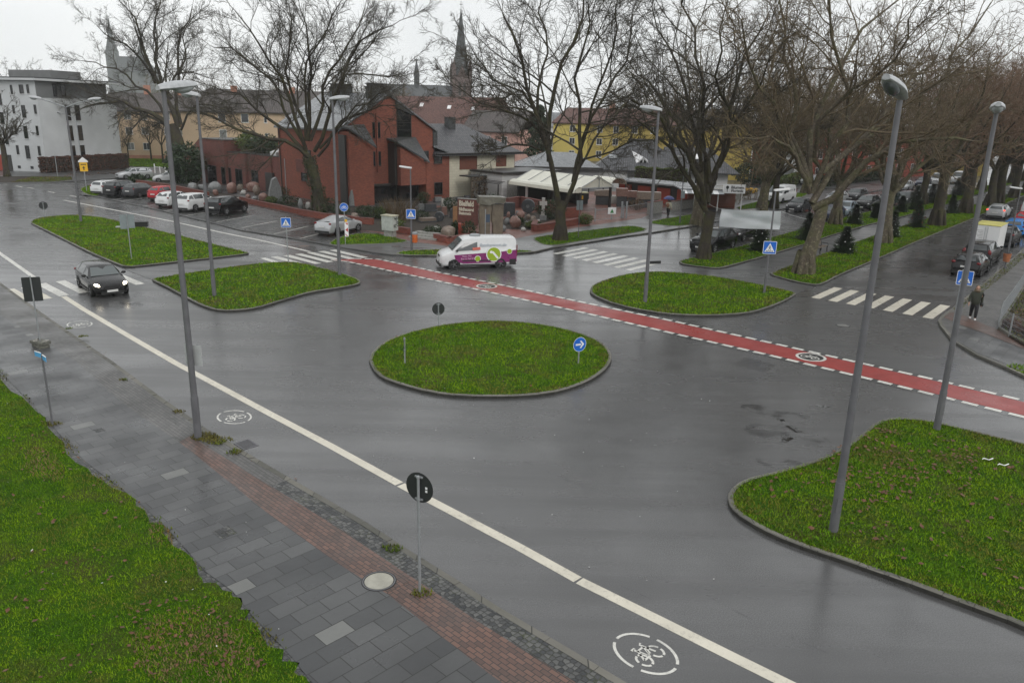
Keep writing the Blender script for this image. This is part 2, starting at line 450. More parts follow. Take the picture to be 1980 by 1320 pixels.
M_beige = plain('peach_render', (0.56, 0.42, 0.29), 0.85, 0.06, 0.5, spec=0.2)
M_plinth = plain('terracotta_plinth', (0.40, 0.20, 0.14), 0.85, 0.1, 1.0)
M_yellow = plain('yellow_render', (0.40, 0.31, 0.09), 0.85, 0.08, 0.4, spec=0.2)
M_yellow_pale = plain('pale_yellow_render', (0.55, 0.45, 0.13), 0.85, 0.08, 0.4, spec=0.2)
M_creamwall = brick_mat('cream_cladding', (0.60, 0.56, 0.44), (0.67, 0.63, 0.50), (0.42, 0.39, 0.28), 0.6, 0.3, 0.012, 0.7)
M_whitewall = brick_mat('white_boards', (0.55, 0.55, 0.54), (0.66, 0.66, 0.65), (0.38, 0.38, 0.38), 3.0, 0.34, 0.014, 0.6, bump=0.3)
M_white_render = plain('white_render', (0.60, 0.60, 0.59), 0.8, 0.07, 0.6)
M_grey_wall = plain('grey_wall', (0.24, 0.245, 0.25), 0.8, 0.1, 0.8)
M_redpanel = plain('oxide_red_panels', (0.30, 0.05, 0.03), 0.6, 0.15, 1.0)
M_rose = plain('rose_render', (0.50, 0.30, 0.25), 0.85, 0.08, 0.5)
M_whiteframe = plain('white_frame', (0.68, 0.68, 0.67), 0.45, 0.05)
M_darkframe = plain('dark_frame', (0.03, 0.028, 0.026), 0.45, 0.1)
M_brownframe = plain('brown_shutter', (0.145, 0.05, 0.03), 0.6, 0.12, 6)
M_pane = glass_mat('window_pane', (0.035, 0.04, 0.045), 0.05)
M_pane_dark = glass_mat('dark_glass', (0.010, 0.011, 0.012), 0.05)
M_pane_pale = glass_mat('curtained_pane', (0.22, 0.23, 0.23), 0.10)
M_galv = plain('galvanised_steel', (0.30, 0.315, 0.325), 0.45, 0.12, 6, metal=0.3)
M_pole = plain('lamp_pole_grey', (0.12, 0.12, 0.128), 0.5, 0.15, 3)
M_signback = plain('sign_back_dark', (0.020, 0.023, 0.023), 0.55, 0.15, 5)
M_signback_grey = plain('sign_back_grey', (0.20, 0.235, 0.24), 0.5, 0.1, 5)
M_lamphead = plain('lamp_housing', (0.40, 0.41, 0.42), 0.4, 0.15, 9)
M_lens = glass_mat('lamp_lens', (0.30, 0.32, 0.32), 0.15)
M_lens_dark = glass_mat('lamp_bowl', (0.075, 0.085, 0.085), 0.12)
M_signblue = plain('sign_blue', (0.012, 0.13, 0.55), 0.35, 0.0)
M_signwhite = plain('sign_white', (0.78, 0.78, 0.78), 0.4, 0.0)
M_signblack = plain('sign_black', (0.012, 0.012, 0.012), 0.4, 0.0)
M_signred = plain('sign_red', (0.45, 0.03, 0.03), 0.4, 0.0)
M_signyellow = plain('sign_yellow', (0.72, 0.42, 0.02), 0.4, 0.0)
M_orange = plain('orange_bin', (0.58, 0.13, 0.03), 0.5, 0.15, 5)
M_rust = plain('weathered_orange', (0.36, 0.13, 0.055), 0.6, 0.3, 8)
M_black = plain('black_plastic', (0.012, 0.012, 0.012), 0.45, 0.0)
M_concrete = plain('concrete', (0.26, 0.255, 0.235), 0.8, 0.25, 6, bump=0.3)
M_wood = plain('weathered_wood', (0.16, 0.13, 0.10), 0.7, 0.25, 5)
M_bark = bark_mat('tree_bark', (0.042, 0.034, 0.026), (0.066, 0.064, 0.022), (0.13, 0.12, 0.09), 0.52, 0.68)
M_bark_plane = bark_mat('plane_bark', (0.095, 0.078, 0.056), (0.10, 0.10, 0.042), (0.27, 0.24, 0.175), 0.52, 0.53)
M_twig = bark_mat('dark_twigs', (0.062, 0.054, 0.042), (0.08, 0.075, 0.038), (0.115, 0.10, 0.08), 0.56, 0.7)
M_twig_brown = bark_mat('brown_twigs', (0.135, 0.104, 0.068), (0.15, 0.118, 0.062), (0.20, 0.17, 0.125), 0.52, 0.68)
M_twig_red = bark_mat('russet_twigs', (0.15, 0.108, 0.074), (0.20, 0.115, 0.07), (0.20, 0.165, 0.115), 0.47, 0.7)
M_ever = leaf_mat('evergreen_leaves', (0.008, 0.016, 0.006), (0.02, 0.038, 0.012), (0.05, 0.075, 0.02))
M_fir = leaf_mat('fir_needles', (0.012, 0.024, 0.012), (0.028, 0.048, 0.022), (0.06, 0.085, 0.036), 7.0)
M_olive = leaf_mat('olive_leaves', (0.03, 0.05, 0.01), (0.07, 0.10, 0.02), (0.15, 0.16, 0.03))
M_beech = leaf_mat('brown_beech_leaves', (0.03, 0.014, 0.009), (0.075, 0.030, 0.018), (0.13, 0.055, 0.03))
M_dry = leaf_mat('dry_stems', (0.05, 0.035, 0.02), (0.11, 0.075, 0.04), (0.17, 0.12, 0.07))
M_litter = leaf_mat('fallen_leaves', (0.045, 0.02, 0.010), (0.11, 0.048, 0.022), (0.20, 0.105, 0.055), 9.0)
# ================================================================== ground, roads, kerbs, markings
def sheet(name, pts, z, mat, kind='structure', uvrot=0.0):
    b = MB()
    n = len(pts)
    area = sum(pts[i][0] * pts[(i + 1) % n][1] - pts[(i + 1) % n][0] * pts[i][1] for i in range(n))
    if area < 0: pts = pts[::-1]
    b.poly([(p[0], p[1], z) for p in pts])
    o = b.build(name, mat, uvrot=uvrot)
    # triangulate concave outlines cleanly
    import bmesh
    bm = bmesh.new(); bm.from_mesh(o.data); bmesh.ops.triangulate(bm, faces=bm.faces[:]); bm.to_mesh(o.data); bm.free()
    return tag(o, kind=kind)
def slab(name, pts, z0, z1, mat, kind='structure', uvrot=0.0):
    b = MB(); b.prism([tuple(p) for p in pts], z0, z1)
    o = b.build(name, mat, uvrot=uvrot)
    import bmesh
    bm = bmesh.new(); bm.from_mesh(o.data); bmesh.ops.triangulate(bm, faces=[f for f in bm.faces if len(f.verts) > 4]); bm.to_mesh(o.data); bm.free()
    return tag(o, kind=kind)
def smooth_poly(pts, it=2):
    pts = [Vector((p[0], p[1])) for p in pts]
    for _ in range(it):
        q = []
        n = len(pts)
        for i in range(n):
            a, b = pts[i], pts[(i + 1) % n]
            q += [a * 0.75 + b * 0.25, a * 0.25 + b * 0.75]
        pts = q
    return pts
def ccw(pts):
    n = len(pts)
    a = sum(pts[i][0] * pts[(i + 1) % n][1] - pts[(i + 1) % n][0] * pts[i][1] for i in range(n))
    return pts if a > 0 else pts[::-1]
def offset_poly(pts, d):
    """move a ccw outline inwards by d"""
    n = len(pts); out = []
    for i in range(n):
        a, b, c = pts[i - 1], pts[i], pts[(i + 1) % n]
        e1 = (b - a); e2 = (c - b)
        n1 = Vector((-e1.y, e1.x)).normalized() if e1.length > 1e-6 else Vector((0, 0)); n2 = Vector((-e2.y, e2.x)).normalized() if e2.length > 1e-6 else n1
        m = (n1 + n2)
        m = m.normalized() if m.length > 1e-6 else n1
        out.append(b + m * d / max(0.5, m.dot(n1)))
    return out
def kerb_ring(name, pts, w=0.16, h=0.12, seg=1.0):
    """kerb stones laid end to end inside a closed outline, 8 mm joints"""
    pts = ccw([Vector(p) for p in pts]); inn = offset_poly(pts, w)
    b = MB(); n = len(pts)
    for i in range(n):
        p, q, pi, qi = pts[i], pts[(i + 1) % n], inn[i], inn[(i + 1) % n]
        L = (q - p).length; k = max(1, round(L / seg))
        for j in range(k):
            t0, t1 = j / k, (j + 1) / k
            g = 0.004 / max(L / k, 0.05) if L / k > 0.5 else 0
            t0 += g; t1 -= g
            hh = h + random.uniform(-0.006, 0.006)
            a0, a1, b0, b1 = p.lerp(q, t0), p.lerp(q, t1), pi.lerp(qi, t0), pi.lerp(qi, t1)
            c0, c1 = a0.lerp(b0, 0.14), a1.lerp(b1, 0.14)
            vs = [(*a0, -0.02), (*a1, -0.02), (*a1, hh - 0.025), (*a0, hh - 0.025), (*c0, hh), (*c1, hh), (*b1, hh), (*b0, hh), (*b1, -0.02), (*b0, -0.02)]
            b.add(vs, [[3, 2, 5, 4], [4, 5, 6, 7], [7, 6, 8, 9], [0, 3, 4, 7, 9], [1, 8, 6, 5, 2]])
            b.mat(1).add(vs[:4], [[0, 1, 2, 3]]).mat(0)  # upright outer face takes the painted shade colour
    return tag(b.build(name, [M_kerb, M_kerb_shade]), kind='structure')
def kerb_line(name, pts, w=0.15, h=0.12, side=1, seg=1.0):
    pts = [Vector(p) for p in pts]
    b = MB()
    def off(i):
        e = (pts[min(i + 1, len(pts) - 1)] - pts[max(i - 1, 0)]).normalized()
        return pts[i] + Vector((-e.y, e.x)) * w * side
    for i in range(len(pts) - 1):
        p, q, pi, qi = pts[i], pts[i + 1], off(i), off(i + 1)
        L = (q - p).length; k = max(1, round(L / seg))
        for j in range(k):
            t0, t1 = j / k + 0.004 / (L / k), (j + 1) / k - 0.004 / (L / k)
            hh = h + random.uniform(-0.006, 0.006)
            a0, a1, b0, b1 = p.lerp(q, t0), p.lerp(q, t1), pi.lerp(qi, t0), pi.lerp(qi, t1)
            vs = [(*a0, -0.02), (*a1, -0.02), (*a1, hh), (*a0, hh), (*b1, hh), (*b0, hh), (*b1, -0.02), (*b0, -0.02)]
            fs = [[0, 1, 2, 3], [3, 2, 4, 5], [5, 4, 6, 7], [0, 3, 5, 7], [1, 6, 4, 2]]
            b.add(vs, fs if side > 0 else [f[::-1] for f in fs])
    return tag(b.build(name, M_kerb), kind='structure')

# ground to the horizon and the road sheet
sheet('ground', [(-1500, -300), (1500, -300), (1500, 2500), (-1500, 2500)], -0.10, M_turf)
sheet('road', [(-120, -30), (70, -30), (260, 200), (250, 330), (205, 330), (-10, 68), (-95, 150), (-160, 130), (-160, 90)], 0.0, M_asph)

# blades of grass ------------------------------------------------------------
def inside(poly, P):
    x, y = P[:, 0], P[:, 1]; n = len(poly); c = np.zeros(len(P), bool)
    for i in range(n):
        x0, y0 = poly[i - 1]; x1, y1 = poly[i]
        if y0 == y1: continue
        c ^= ((y0 > y) != (y1 > y)) & (x < (x1 - x0) * (y - y0) / (y1 - y0) + x0)
    return c
def fast_mesh(name, V, nv, mats):
    """V: (F*nv,3) separate polygons with nv corners each"""
    me = bpy.data.meshes.new(name)
    F = len(V) // nv
    me.vertices.add(len(V)); me.vertices.foreach_set('co', np.ascontiguousarray(V, dtype=np.float32).ravel())
    me.loops.add(F * nv); me.loops.foreach_set('vertex_index', np.arange(F * nv, dtype=np.int32))
    me.polygons.add(F); me.polygons.foreach_set('loop_start', np.arange(0, F * nv, nv, dtype=np.int32))
    try: me.polygons.foreach_set('loop_total', np.full(F, nv, dtype=np.int32))
    except Exception: pass
    for m in (mats if isinstance(mats, (list, tuple)) else [mats]): me.materials.append(m)
    me.update(calc_edges=True); me.validate()
    return me
def grass_blades(name, poly, z, dens, h, mat, w=0.02, keep=None):
    poly = [tuple(p) for p in poly]
    xs = [p[0] for p in poly]; ys = [p[1] for p in poly]
    n = int((max(xs) - min(xs)) * (max(ys) - min(ys)) * dens)
    P = np.column_stack([rng.uniform(min(xs), max(xs), n), rng.uniform(min(ys), max(ys), n)])
    P = P[inside(poly, P)]
    if keep is not None: P = P[keep(P)]
    n = len(P)
    hh = h * rng.uniform(0.45, 1.25, n)
    a = rng.uniform(0, 2 * np.pi, n); ln = rng.uniform(0.2, 1.3, n) * hh
    d = np.column_stack([np.cos(a), np.sin(a)]); q = np.column_stack([-d[:, 1], d[:, 0]])
    ww = w * rng.uniform(0.6, 1.5, n)
    V = np.zeros((n, 3, 3))
    V[:, 0, :2] = P + q * ww[:, None]; V[:, 1, :2] = P - q * ww[:, None]; V[:, 2, :2] = P + d * ln[:, None]
    V[:, 0, 2] = z - 0.01; V[:, 1, 2] = z - 0.01; V[:, 2, 2] = z + hh
    o = bpy.data.objects.new(name, fast_mesh(name, V.reshape(-1, 3), 3, mat))
    link(o); return tag(o, kind='stuff')
M_blade = blade_mat('grass_blades', (0.024, 0.072, 0.002), (0.108, 0.222, 0.005), (0.130, 0.090, 0.026), 0.52)
M_blade_dry = blade_mat('dry_grass_blades', (0.030, 0.060, 0.005), (0.075, 0.115, 0.008), (0.12, 0.085, 0.034), 0.46)

def island(outline, dens, h=0.07, w=0.02, smooth=2, kerb=True, mat=None, dome=0.0, kh=0.12):
    out = ccw(smooth_poly(plan(outline), smooth))
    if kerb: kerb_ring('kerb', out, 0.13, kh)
    inn = offset_poly(out, 0.12) if kerb else out
    zt = kh - 0.015 if kerb else 0.05
    slab('lawn', inn, -0.05, zt, M_turf)
    gi = offset_poly(out, 0.07 if kerb else 0.0)
    grass_blades('grass', gi, zt, dens, h, mat or M_blade, w)
    if kerb and dens > 85:
        rim = offset_poly(out, 0.55); ring = list(gi) + [gi[0]] + [rim[0]] + list(rim)[::-1]
        grass_blades('grass', ring, zt, dens * 0.8, h * 0.8, M_blade_dry, w)
    return out

# islands
ROUND = [(711.7, 694), (720, 718), (738, 735), (772, 747), (830, 763), (895, 770.5), (985, 771), (1059, 766), (1115, 751), (1153, 733), (1176, 713), (1184, 695), (1178, 679), (1160, 663), (1115, 645), (1060, 632), (1000, 625), (943, 623), (890, 627), (847, 633), (785, 647), (737, 667)]
out_round = island(ROUND, 330, 0.055, 0.019, 1)
LONG = [(58, 432), (66, 426), (90, 421), (143, 417), (190, 421), (233, 430), (333, 454), (433, 479), (481, 491), (481, 493), (433, 499), (333, 510), (262, 518), (240, 518), (230, 515), (167, 488), (100, 453), (66, 437)]
out_long = island(LONG, 90, 0.08, 0.03, 1)
NEARL = [(294, 542), (330, 536), (400, 525), (480, 514), (540, 509), (580, 510), (625, 521), (670, 534), (694, 543), (698, 549), (692, 553), (660, 559), (600, 568), (560, 580), (530, 589), (500, 598), (465, 603), (427, 604), (400, 598), (373, 586), (330, 562), (297, 546)]
out_nearl = island(NEARL, 120, 0.08, 0.026, 1)
MIDR = [(1140, 563), (1146, 554), (1166, 545), (1207, 533), (1260, 527), (1320, 530), (1403, 540), (1470, 553), (1530, 566), (1541, 570), (1532, 576), (1517, 585), (1478, 601), (1440, 610), (1370, 614), (1310, 612), (1255, 606), (1193, 593), (1155, 578), (1142, 570)]
out_midr = island(MIDR, 130, 0.08, 0.026, 1)
BIGR = [(1406, 975), (1408, 955), (1433, 934), (1484, 921), (1564, 900), (1625, 874), (1668, 842), (1692, 820), (1729, 812), (1790, 816), (1850, 831), (1930, 850), (2080, 890), (2300, 955), (2900, 1120), (2900, 1770), (2060, 1262), (1978, 1217), (1851, 1170), (1733, 1126), (1635, 1092), (1522, 1053), (1466, 1027), (1420, 998)]
out_bigr = island(BIGR, 560, 0.055, 0.015, 1)
# median strips of the tree-lined avenue
MEDL = [(1312, 506), (1345, 499), (1420, 481), (1487, 462), (1587, 433), (1653, 416), (1753, 396), (1853, 373), (1990, 340), (2000, 344), (1900, 374), (1827, 398), (1763, 416), (1687, 434), (1613, 455), (1573, 469), (1477, 498), (1405, 518), (1385, 521), (1340, 516), (1316, 512)]
island(MEDL, 70, 0.09, 0.035, 1, kh=0.10)
MEDR = [(1488, 530), (1533, 513), (1600, 489), (1653, 470), (1737, 440), (1820, 416), (1887, 396), (1990, 364), (2000, 370), (1937, 399), (1880, 425), (1787, 463), (1703, 500), (1620, 535), (1590, 552), (1572, 553), (1530, 545), (1495, 535)]
island(MEDR, 90, 0.09, 0.03, 1, kh=0.10)
# grass strips north of the crossing
island([(1027, 464), (1045, 459), (1100, 452), (1207, 439), (1235, 440), (1256, 447), (1215, 455), (1160, 463), (1100, 473), (1070, 478), (1045, 475)], 70, 0.08, 0.03, 1, kh=0.125)
island([(1250, 433), (1262, 429), (1320, 419), (1360, 412), (1372, 424), (1345, 437), (1300, 440), (1275, 437)], 60, 0.08, 0.03, 1, kh=0.125)
island([(1420, 402), (1500, 383), (1560, 371), (1566, 376), (1530, 392), (1470, 404), (1430, 408)], 60, 0.08, 0.03, 1, kh=0.125)
island([(633, 474), (650, 463), (695, 452), (745, 456), (785, 467), (790, 471), (745, 474), (668, 476), (645, 477)], 80, 0.08, 0.03, 1, kh=0.125)
island([(762, 494), (775, 489), (800, 486), (870, 485), (960, 485), (1020, 487), (1036, 489), (1020, 491), (900, 495), (800, 497)], 80, 0.08, 0.03, 1, kh=0.125)
island([(153, 368), (165, 361), (187, 359), (200, 366), (196, 379), (180, 381), (165, 377)], 50, 0.1, 0.04, 1)
# flush path between the two left islands and at the head of the avenue
sheet('footpath', plan([(242, 521), (262, 519), (333, 511), (433, 499.5), (483, 493), (528, 508), (480, 513), (400, 524), (330, 535), (293, 541)]), 0.012, M_path)
sheet('footpath', plan([(1318, 514), (1340, 517), (1385, 522), (1405, 519), (1477, 499), (1613, 456), (1827, 399), (1990, 345), (1990, 362), (1820, 415), (1737, 439), (1653, 469), (1533, 512), (1487, 530), (1530, 546), (1573, 555), (1541, 568), (1470, 552), (1403, 539), (1320, 529)]), 0.012, M_path)

# near pavement: lawn | cobbles | slabs | brick strip | cobbles | kerb
KERB = [(-330, 395), (-150, 480), (0, 549), (97, 620), (225, 708), (305, 768), (399, 834), (493, 890), (564, 932), (658, 987), (707, 1016), (815, 1086), (890, 1133), (970, 1185), (1064, 1241), (1158, 1297), (1260, 1358), (1500, 1500), (2100, 1850)]
kp = plan(KERB)
kerb_line('kerb', kp, 0.16, 0.11, -1)
def shift(pts, d):
    out = []
    for i in range(len(pts)):
        e = (pts[min(i + 1, len(pts) - 1)] - pts[max(i - 1, 0)]).normalized()
        out.append(pts[i] + Vector((e.y, -e.x)) * d)
    return out
BR = plan([(-340, 450), (-150, 540), (0, 613), (60, 648), (150, 706), (244, 790), (347, 861), (423, 922), (526, 1006), (657, 1100), (749, 1157), (862, 1246), (951, 1316), (1100, 1420), (1600, 1760)])
SL = plan([(-400, 540), (-200, 625), (-60, 688), (0, 722), (75, 800), (164, 898), (263, 973), (329, 1034), (399, 1114), (451, 1152), (488, 1199), (564, 1279), (600, 1325), (700, 1440), (960, 1740)])
k1 = shift(kp, 0.16); k2 = shift(kp, 0.62)
def strip(name, a, b, z, mat, uvrot=DM):
    return sheet(name, list(a) + list(b)[::-1], z, mat, uvrot=uvrot)
PZ = 0.105
slab('pavement', list(k1) + list(SL)[::-1], -0.05, PZ - 0.004, M_greypaver, uvrot=DM)
strip('cobble_strip', k1[8:], k2[8:], PZ, M_cobble)
strip('cycleway_paving', k2[6:], BR[6:], PZ + 0.004, M_brickway)
strip('cycleway_paving', k1[:7], BR[:7], PZ + 0.008, M_greypaver)
strip('slab_paving', BR, SL, PZ + 0.012, M_slab, uvrot=DM + R(90))
SE = [p + Vector((-0.707, -0.72)) * 0.36 for p in SL]
strip('cobble_strip', SL, [p + Vector((-0.707, -0.72)) * 0.9 for p in SL], PZ + 0.003, M_cobble)
lawn_edge = []
for i in range(len(SE) - 1):
    for j in range(6):
        p = SE[i].lerp(SE[i + 1], j / 6)
        lawn_edge.append(p + Vector((0.69, 0.72)) * (random.uniform(0.16, 0.40) + 0.06 * math.sin(p.x * 2.1) * math.sin(p.x * 0.9 + 1)))
NL = lawn_edge + [Vector((0.0, 4.0)), Vector((-14, 2)), Vector((-60, 15))]
slab('lawn', NL, -0.05, PZ + 0.012, M_turf)
grass_blades('grass', NL, PZ, 900, 0.055, M_blade, 0.012, keep=lambda P: (P[:, 1] > 8.0) & (P[:, 0] > -26))
M_blade_tan = blade_mat('withered_grass_blades', (0.07, 0.07, 0.02), (0.15, 0.12, 0.05), (0.19, 0.13, 0.075), 0.42)
for q_ in ([(245, 1235), (300, 1195), (400, 1190), (470, 1240), (520, 1310), (420, 1345), (280, 1330)], [(300, 1010), (340, 1040), (330, 1075), (285, 1045)], [(60, 860), (130, 900), (120, 950), (40, 920)]):
    grass_blades('grass', smooth_poly(plan(q_), 2), PZ + 0.012, 420, 0.06, M_blade_tan, 0.012)
# weeds growing out of the paving by the lamp and signs
for px_, py_, r_ in ((392, 850, 0.55), (420, 858, 0.5), (103, 826, 0.35), (815, 1155, 0.25), (760, 1068, 0.3), (240, 740, 0.2), (345, 802, 0.25), (160, 655, 0.25), (135, 640, 0.2), (455, 880, 0.3)):
    c_ = at(px_, py_)
    grass_blades('grass', [(c_.x + r_ * math.cos(t) * random.uniform(0.5, 1.1), c_.y + r_ * 0.6 * math.sin(t)) for t in np.linspace(0, 6.28, 12)[:-1]], PZ + 0.012, 900, 0.06, M_blade_dry, 0.014)
# weeds and moss along the lawn edge
grass_blades('grass', list(SE) + [p + Vector((0.69, 0.72)) * 0.45 for p in SE][::-1], PZ + 0.008, 260, 0.06, M_blade_dry, 0.016, keep=lambda P: (np.sin(P[:, 0] * 2.3) + np.sin(P[:, 1] * 3.1 + 1) + rng.uniform(-0.7, 0.7, len(P)) > 0.7) & (P[:, 1] > 8))

# pavement on the right with the woman, and its kerb
RK = plan([(2200, 820), (1980, 731), (1937, 711), (1887, 690), (1840, 661), (1818, 634), (1813, 622), (1822, 612), (1840, 599), (1880, 567), (1907, 545), (1943, 514), (1973, 487), (2060, 410), (2160, 330)])
kerb_line('kerb', RK, 0.15, 0.11, -1)
RKi = shift(RK, 0.15)
slab('pavement', list(RKi) + list(plan([(2400, 330), (2600, 560), (2500, 900)])), -0.05, 0.09, M_greypaver, uvrot=DC)
sheet('slab_paving', plan([(1845, 660), (1890, 686), (1940, 706), (1985, 726), (2100, 770), (2100, 720), (1975, 678), (1905, 650), (1850, 630)]), 0.10, M_slab, uvrot=DC)
sheet('cycleway_paving', plan([(1822, 616), (1850, 629), (1905, 649), (1975, 677), (2100, 719), (2100, 697), (1980, 658), (1905, 632), (1850, 608), (1836, 607)]), 0.104, M_brickway, uvrot=DM)
grass_blades('grass', [tuple(p) for p in plan([(1944, 713), (1962, 707), (2000, 720), (2000, 738)])], 0.10, 300, 0.08, M_blade, 0.02)
grass_blades('grass', [tuple(p) for p in plan([(1840, 601), (1852, 606), (1925, 548), (1985, 497), (1975, 490), (1908, 546)])], 0.09, 110, 0.06, M_blade_dry, 0.025)

# north pavement, parking bay, yard
NK = plan([(153, 376), (187, 382), (287, 403), (400, 430), (467, 447), (567, 463), (660, 480), (727, 491), (762, 495), (850, 497), (950, 494), (1036, 489), (1065, 482), (1115, 474), (1160, 467), (1214, 458), (1255, 452.5), (1296, 446), (1340, 439)])
far = NK[-1] + Vector((math.cos(DC), math.sin(DC))) * 230
NK2 = NK + [far]
kerb_line('kerb', NK[:9], 0.15, 0.05, 1)
kerb_line('kerb', NK[8:] + [NK[-1] + Vector((math.cos(DC), math.sin(DC))) * 90], 0.15, 0.11, 1)
slab('pavement', NK2 + [Vector((20, 330)), Vector((-40, 200)), Vector((-38, 110))] + plan([(300, 352), (250, 352), (200, 360)]), -0.05, 0.10, M_path, uvrot=DM)
sheet('car_park', plan([(158, 379), (187, 381), (287, 402), (400, 429), (467, 446), (567, 462), (640, 475), (690, 452), (700, 445), (612, 426), (577, 418), (480, 397), (400, 385), (262, 358), (205, 362)]), 0.104, M_setts, uvrot=R(75))
sheet('brick_yard', plan([(742, 455), (800, 470), (862, 478), (900, 470), (1000, 463), (1036, 456), (1130, 440), (1240, 424), (1290, 400), (1250, 372), (1100, 372), (1000, 384), (900, 395), (760, 408), (690, 418), (640, 430), (700, 447)]), 0.106, M_redpave, uvrot=DM)
sheet('yard_soil', plan([(640, 432), (700, 447), (745, 452), (850, 462), (905, 440), (980, 420), (900, 402), (760, 405), (640, 400), (480, 385), (400, 370), (300, 350), (262, 356), (400, 383), (480, 395), (577, 416)]), 0.108, M_soil)
sheet('yard_soil', plan([(975, 445), (1036, 448), (1042, 436), (1080, 424), (1085, 416), (1040, 412), (985, 418), (968, 430)]), 0.110, M_soil)
sheet('yard_soil', plan([(850, 470), (925, 466), (930, 452), (870, 450)]), 0.112, M_soil)
# side street pavement and rough verge in the far left corner
slab('pavement', plan([(-60, 352), (0, 356), (100, 354), (150, 351), (235, 345), (330, 341), (330, 325), (230, 322), (90, 335), (-60, 330)]), -0.05, 0.09, M_path)
slab('lawn', plan([(-60, 351), (0, 355), (100, 353), (140, 349), (138, 343), (60, 342), (-60, 344)]), -0.05, 0.11, M_soil)
grass_blades('grass', [tuple(p) for p in plan([(20, 354), (100, 353), (140, 349), (138, 344), (60, 344)])], 0.11, 50, 0.1, M_blade_dry, 0.04)
LAWNB = plan([(228, 322), (345, 326), (352, 300), (345, 285), (225, 303)])
slab('lawn', LAWNB, -0.05, 0.12, M_turf)
grass_blades('grass', [tuple(p) for p in LAWNB], 0.12, 14, 0.12, M_blade, 0.06)

# ------------------------------------------------------------------ road markings
MZ = 0.004
def line(name, pts, w, z, mat, uv=0.0):
    p = plan(pts) if not isinstance(pts[0], Vector) else pts
    return strip(name, shift(p, w / 2), shift(p, -w / 2), z, mat, uv)
def ribbon(b, pts, w, z):
    pts = [Vector(p) for p in pts]
    n = len(pts)
    L = []; Rr = []
    for i in range(n):
        e = (pts[min(i + 1, n - 1)] - pts[max(i - 1, 0)]).normalized(); q = Vector((-e.y, e.x)) * w / 2
        L.append(pts[i] + q); Rr.append(pts[i] - q)
    for i in range(n - 1):
        b.poly([(*Rr[i], z), (*Rr[i + 1], z), (*L[i + 1], z), (*L[i], z)])
WL = [(123, 573), (160, 597), (250, 650), (340, 702), (430, 750), (517, 797), (640, 862), (772, 935)]
line('road_marking', WL, 0.27, MZ, M_cream)
line('road_marking', [(775, 937), (880, 992), (1000, 1055), (1117, 1120)], 0.27, MZ, M_cream)
line('road_marking', [(1120.5, 1122), (1270, 1196), (1414, 1268), (1560, 1340), (1700, 1410), (2300, 1710)], 0.27, MZ, M_cream)
line('road_marking', [(-60, 445), (0, 490), (40, 518), (72, 541)], 0.25, MZ, M_white)
line('road_marking', [(123, 387), (200, 402), (333, 428), (430, 450), (500, 464), (580, 482), (600, 487)], 0.25, MZ, M_white)
for a_, b_ in (((4, 355), (14, 357)), ((31, 359.5), (44, 362)), ((53, 362.5), (66, 365)), ((92, 370), (106, 373)), ((135, 378), (150, 381)), ((0, 340), (20, 341))):
    line('road_marking', [a_, b_], 0.22, MZ, M_white)
def zebra(p0, p1, n, length, ang=None, w=0.5, mat=None, z=MZ):
    a, b_ = at(*p0).to_2d(), at(*p1).to_2d()
    d = (b_ - a).normalized(); step = (b_ - a) / (n - 1)
    l = Vector((math.cos(ang), math.sin(ang))) * length
    mb = MB()
    for i in range(n):
        o = a + step * i
        o2 = o + d * w
        mb.poly([(*o, z), (*o2, z), (*(o2 + l), z), (*(o + l), z)])
    if mb.f and MB is not None:
        # keep normals up
        v0, v1, v2 = [Vector(mb.v[i]) for i in mb.f[0][:3]]
        if (v1 - v0).cross(v2 - v0).z < 0: mb.f = [f[::-1] for f in mb.f]
    return tag(mb.build('zebra_crossing', mat or M_white), kind='structure')
zebra((114, 573), (263, 551), 5, 3.9, DM + R(180))
zebra((45, 583), (80, 579), 2, 3.6, DM + R(180), mat=M_cream)
zebra((560, 517), (700, 499), 7, 4.0, DM + R(180))
zebra((1068, 490), (1208, 521), 8, 4.0, DC)
zebra((1568, 575), (1783, 613), 7, 3.9, DC, mat=M_cream)
# red cycle crossing on a dark band, broken white edge lines
RU = [(684, 500), (731.7, 501), (850, 527), (960, 549), (1100, 579), (1306.7, 622), (1500, 665), (1823, 737.5), (1973, 773), (2120, 809), (2700, 952)]
RL = [(640, 503), (670, 505.5), (760, 525), (850, 544), (970, 570), (1130, 605), (1303, 645), (1480, 685), (1683, 733), (1958.8, 801), (2080, 831), (2700, 984)]
ru = plan(RU); rl = plan(RL)
strip('dark_band', shift(ru, -0.28), shift(rl, 0.30), 0.003, M_asph_dark)
strip('red_cycle_crossing', shift(ru, 0.16), shift(rl, -0.16), 0.007, M_red)
def dashes(pts, on, period, w, z, mat, start=0.0):
    mb = MB(); s = start
    seg = []; acc = 0
    for i in range(len(pts) - 1):
        L = (pts[i + 1] - pts[i]).length; seg.append((acc, L, i)); acc += L
    def P(t):
        for a0, L, i in seg:
            if t <= a0 + L: return pts[i].lerp(pts[i + 1], (t - a0) / L)
        return pts[-1]
    while s + on < acc:
        ribbon(mb, [P(s), P(s + on)], w, z); s += period
    return tag(mb.build('road_marking', mat), kind='structure')
dashes(ru, 0.52, 0.74, 0.25, 0.011, M_white)
dashes(rl, 0.52, 0.74, 0.25, 0.011, M_white)
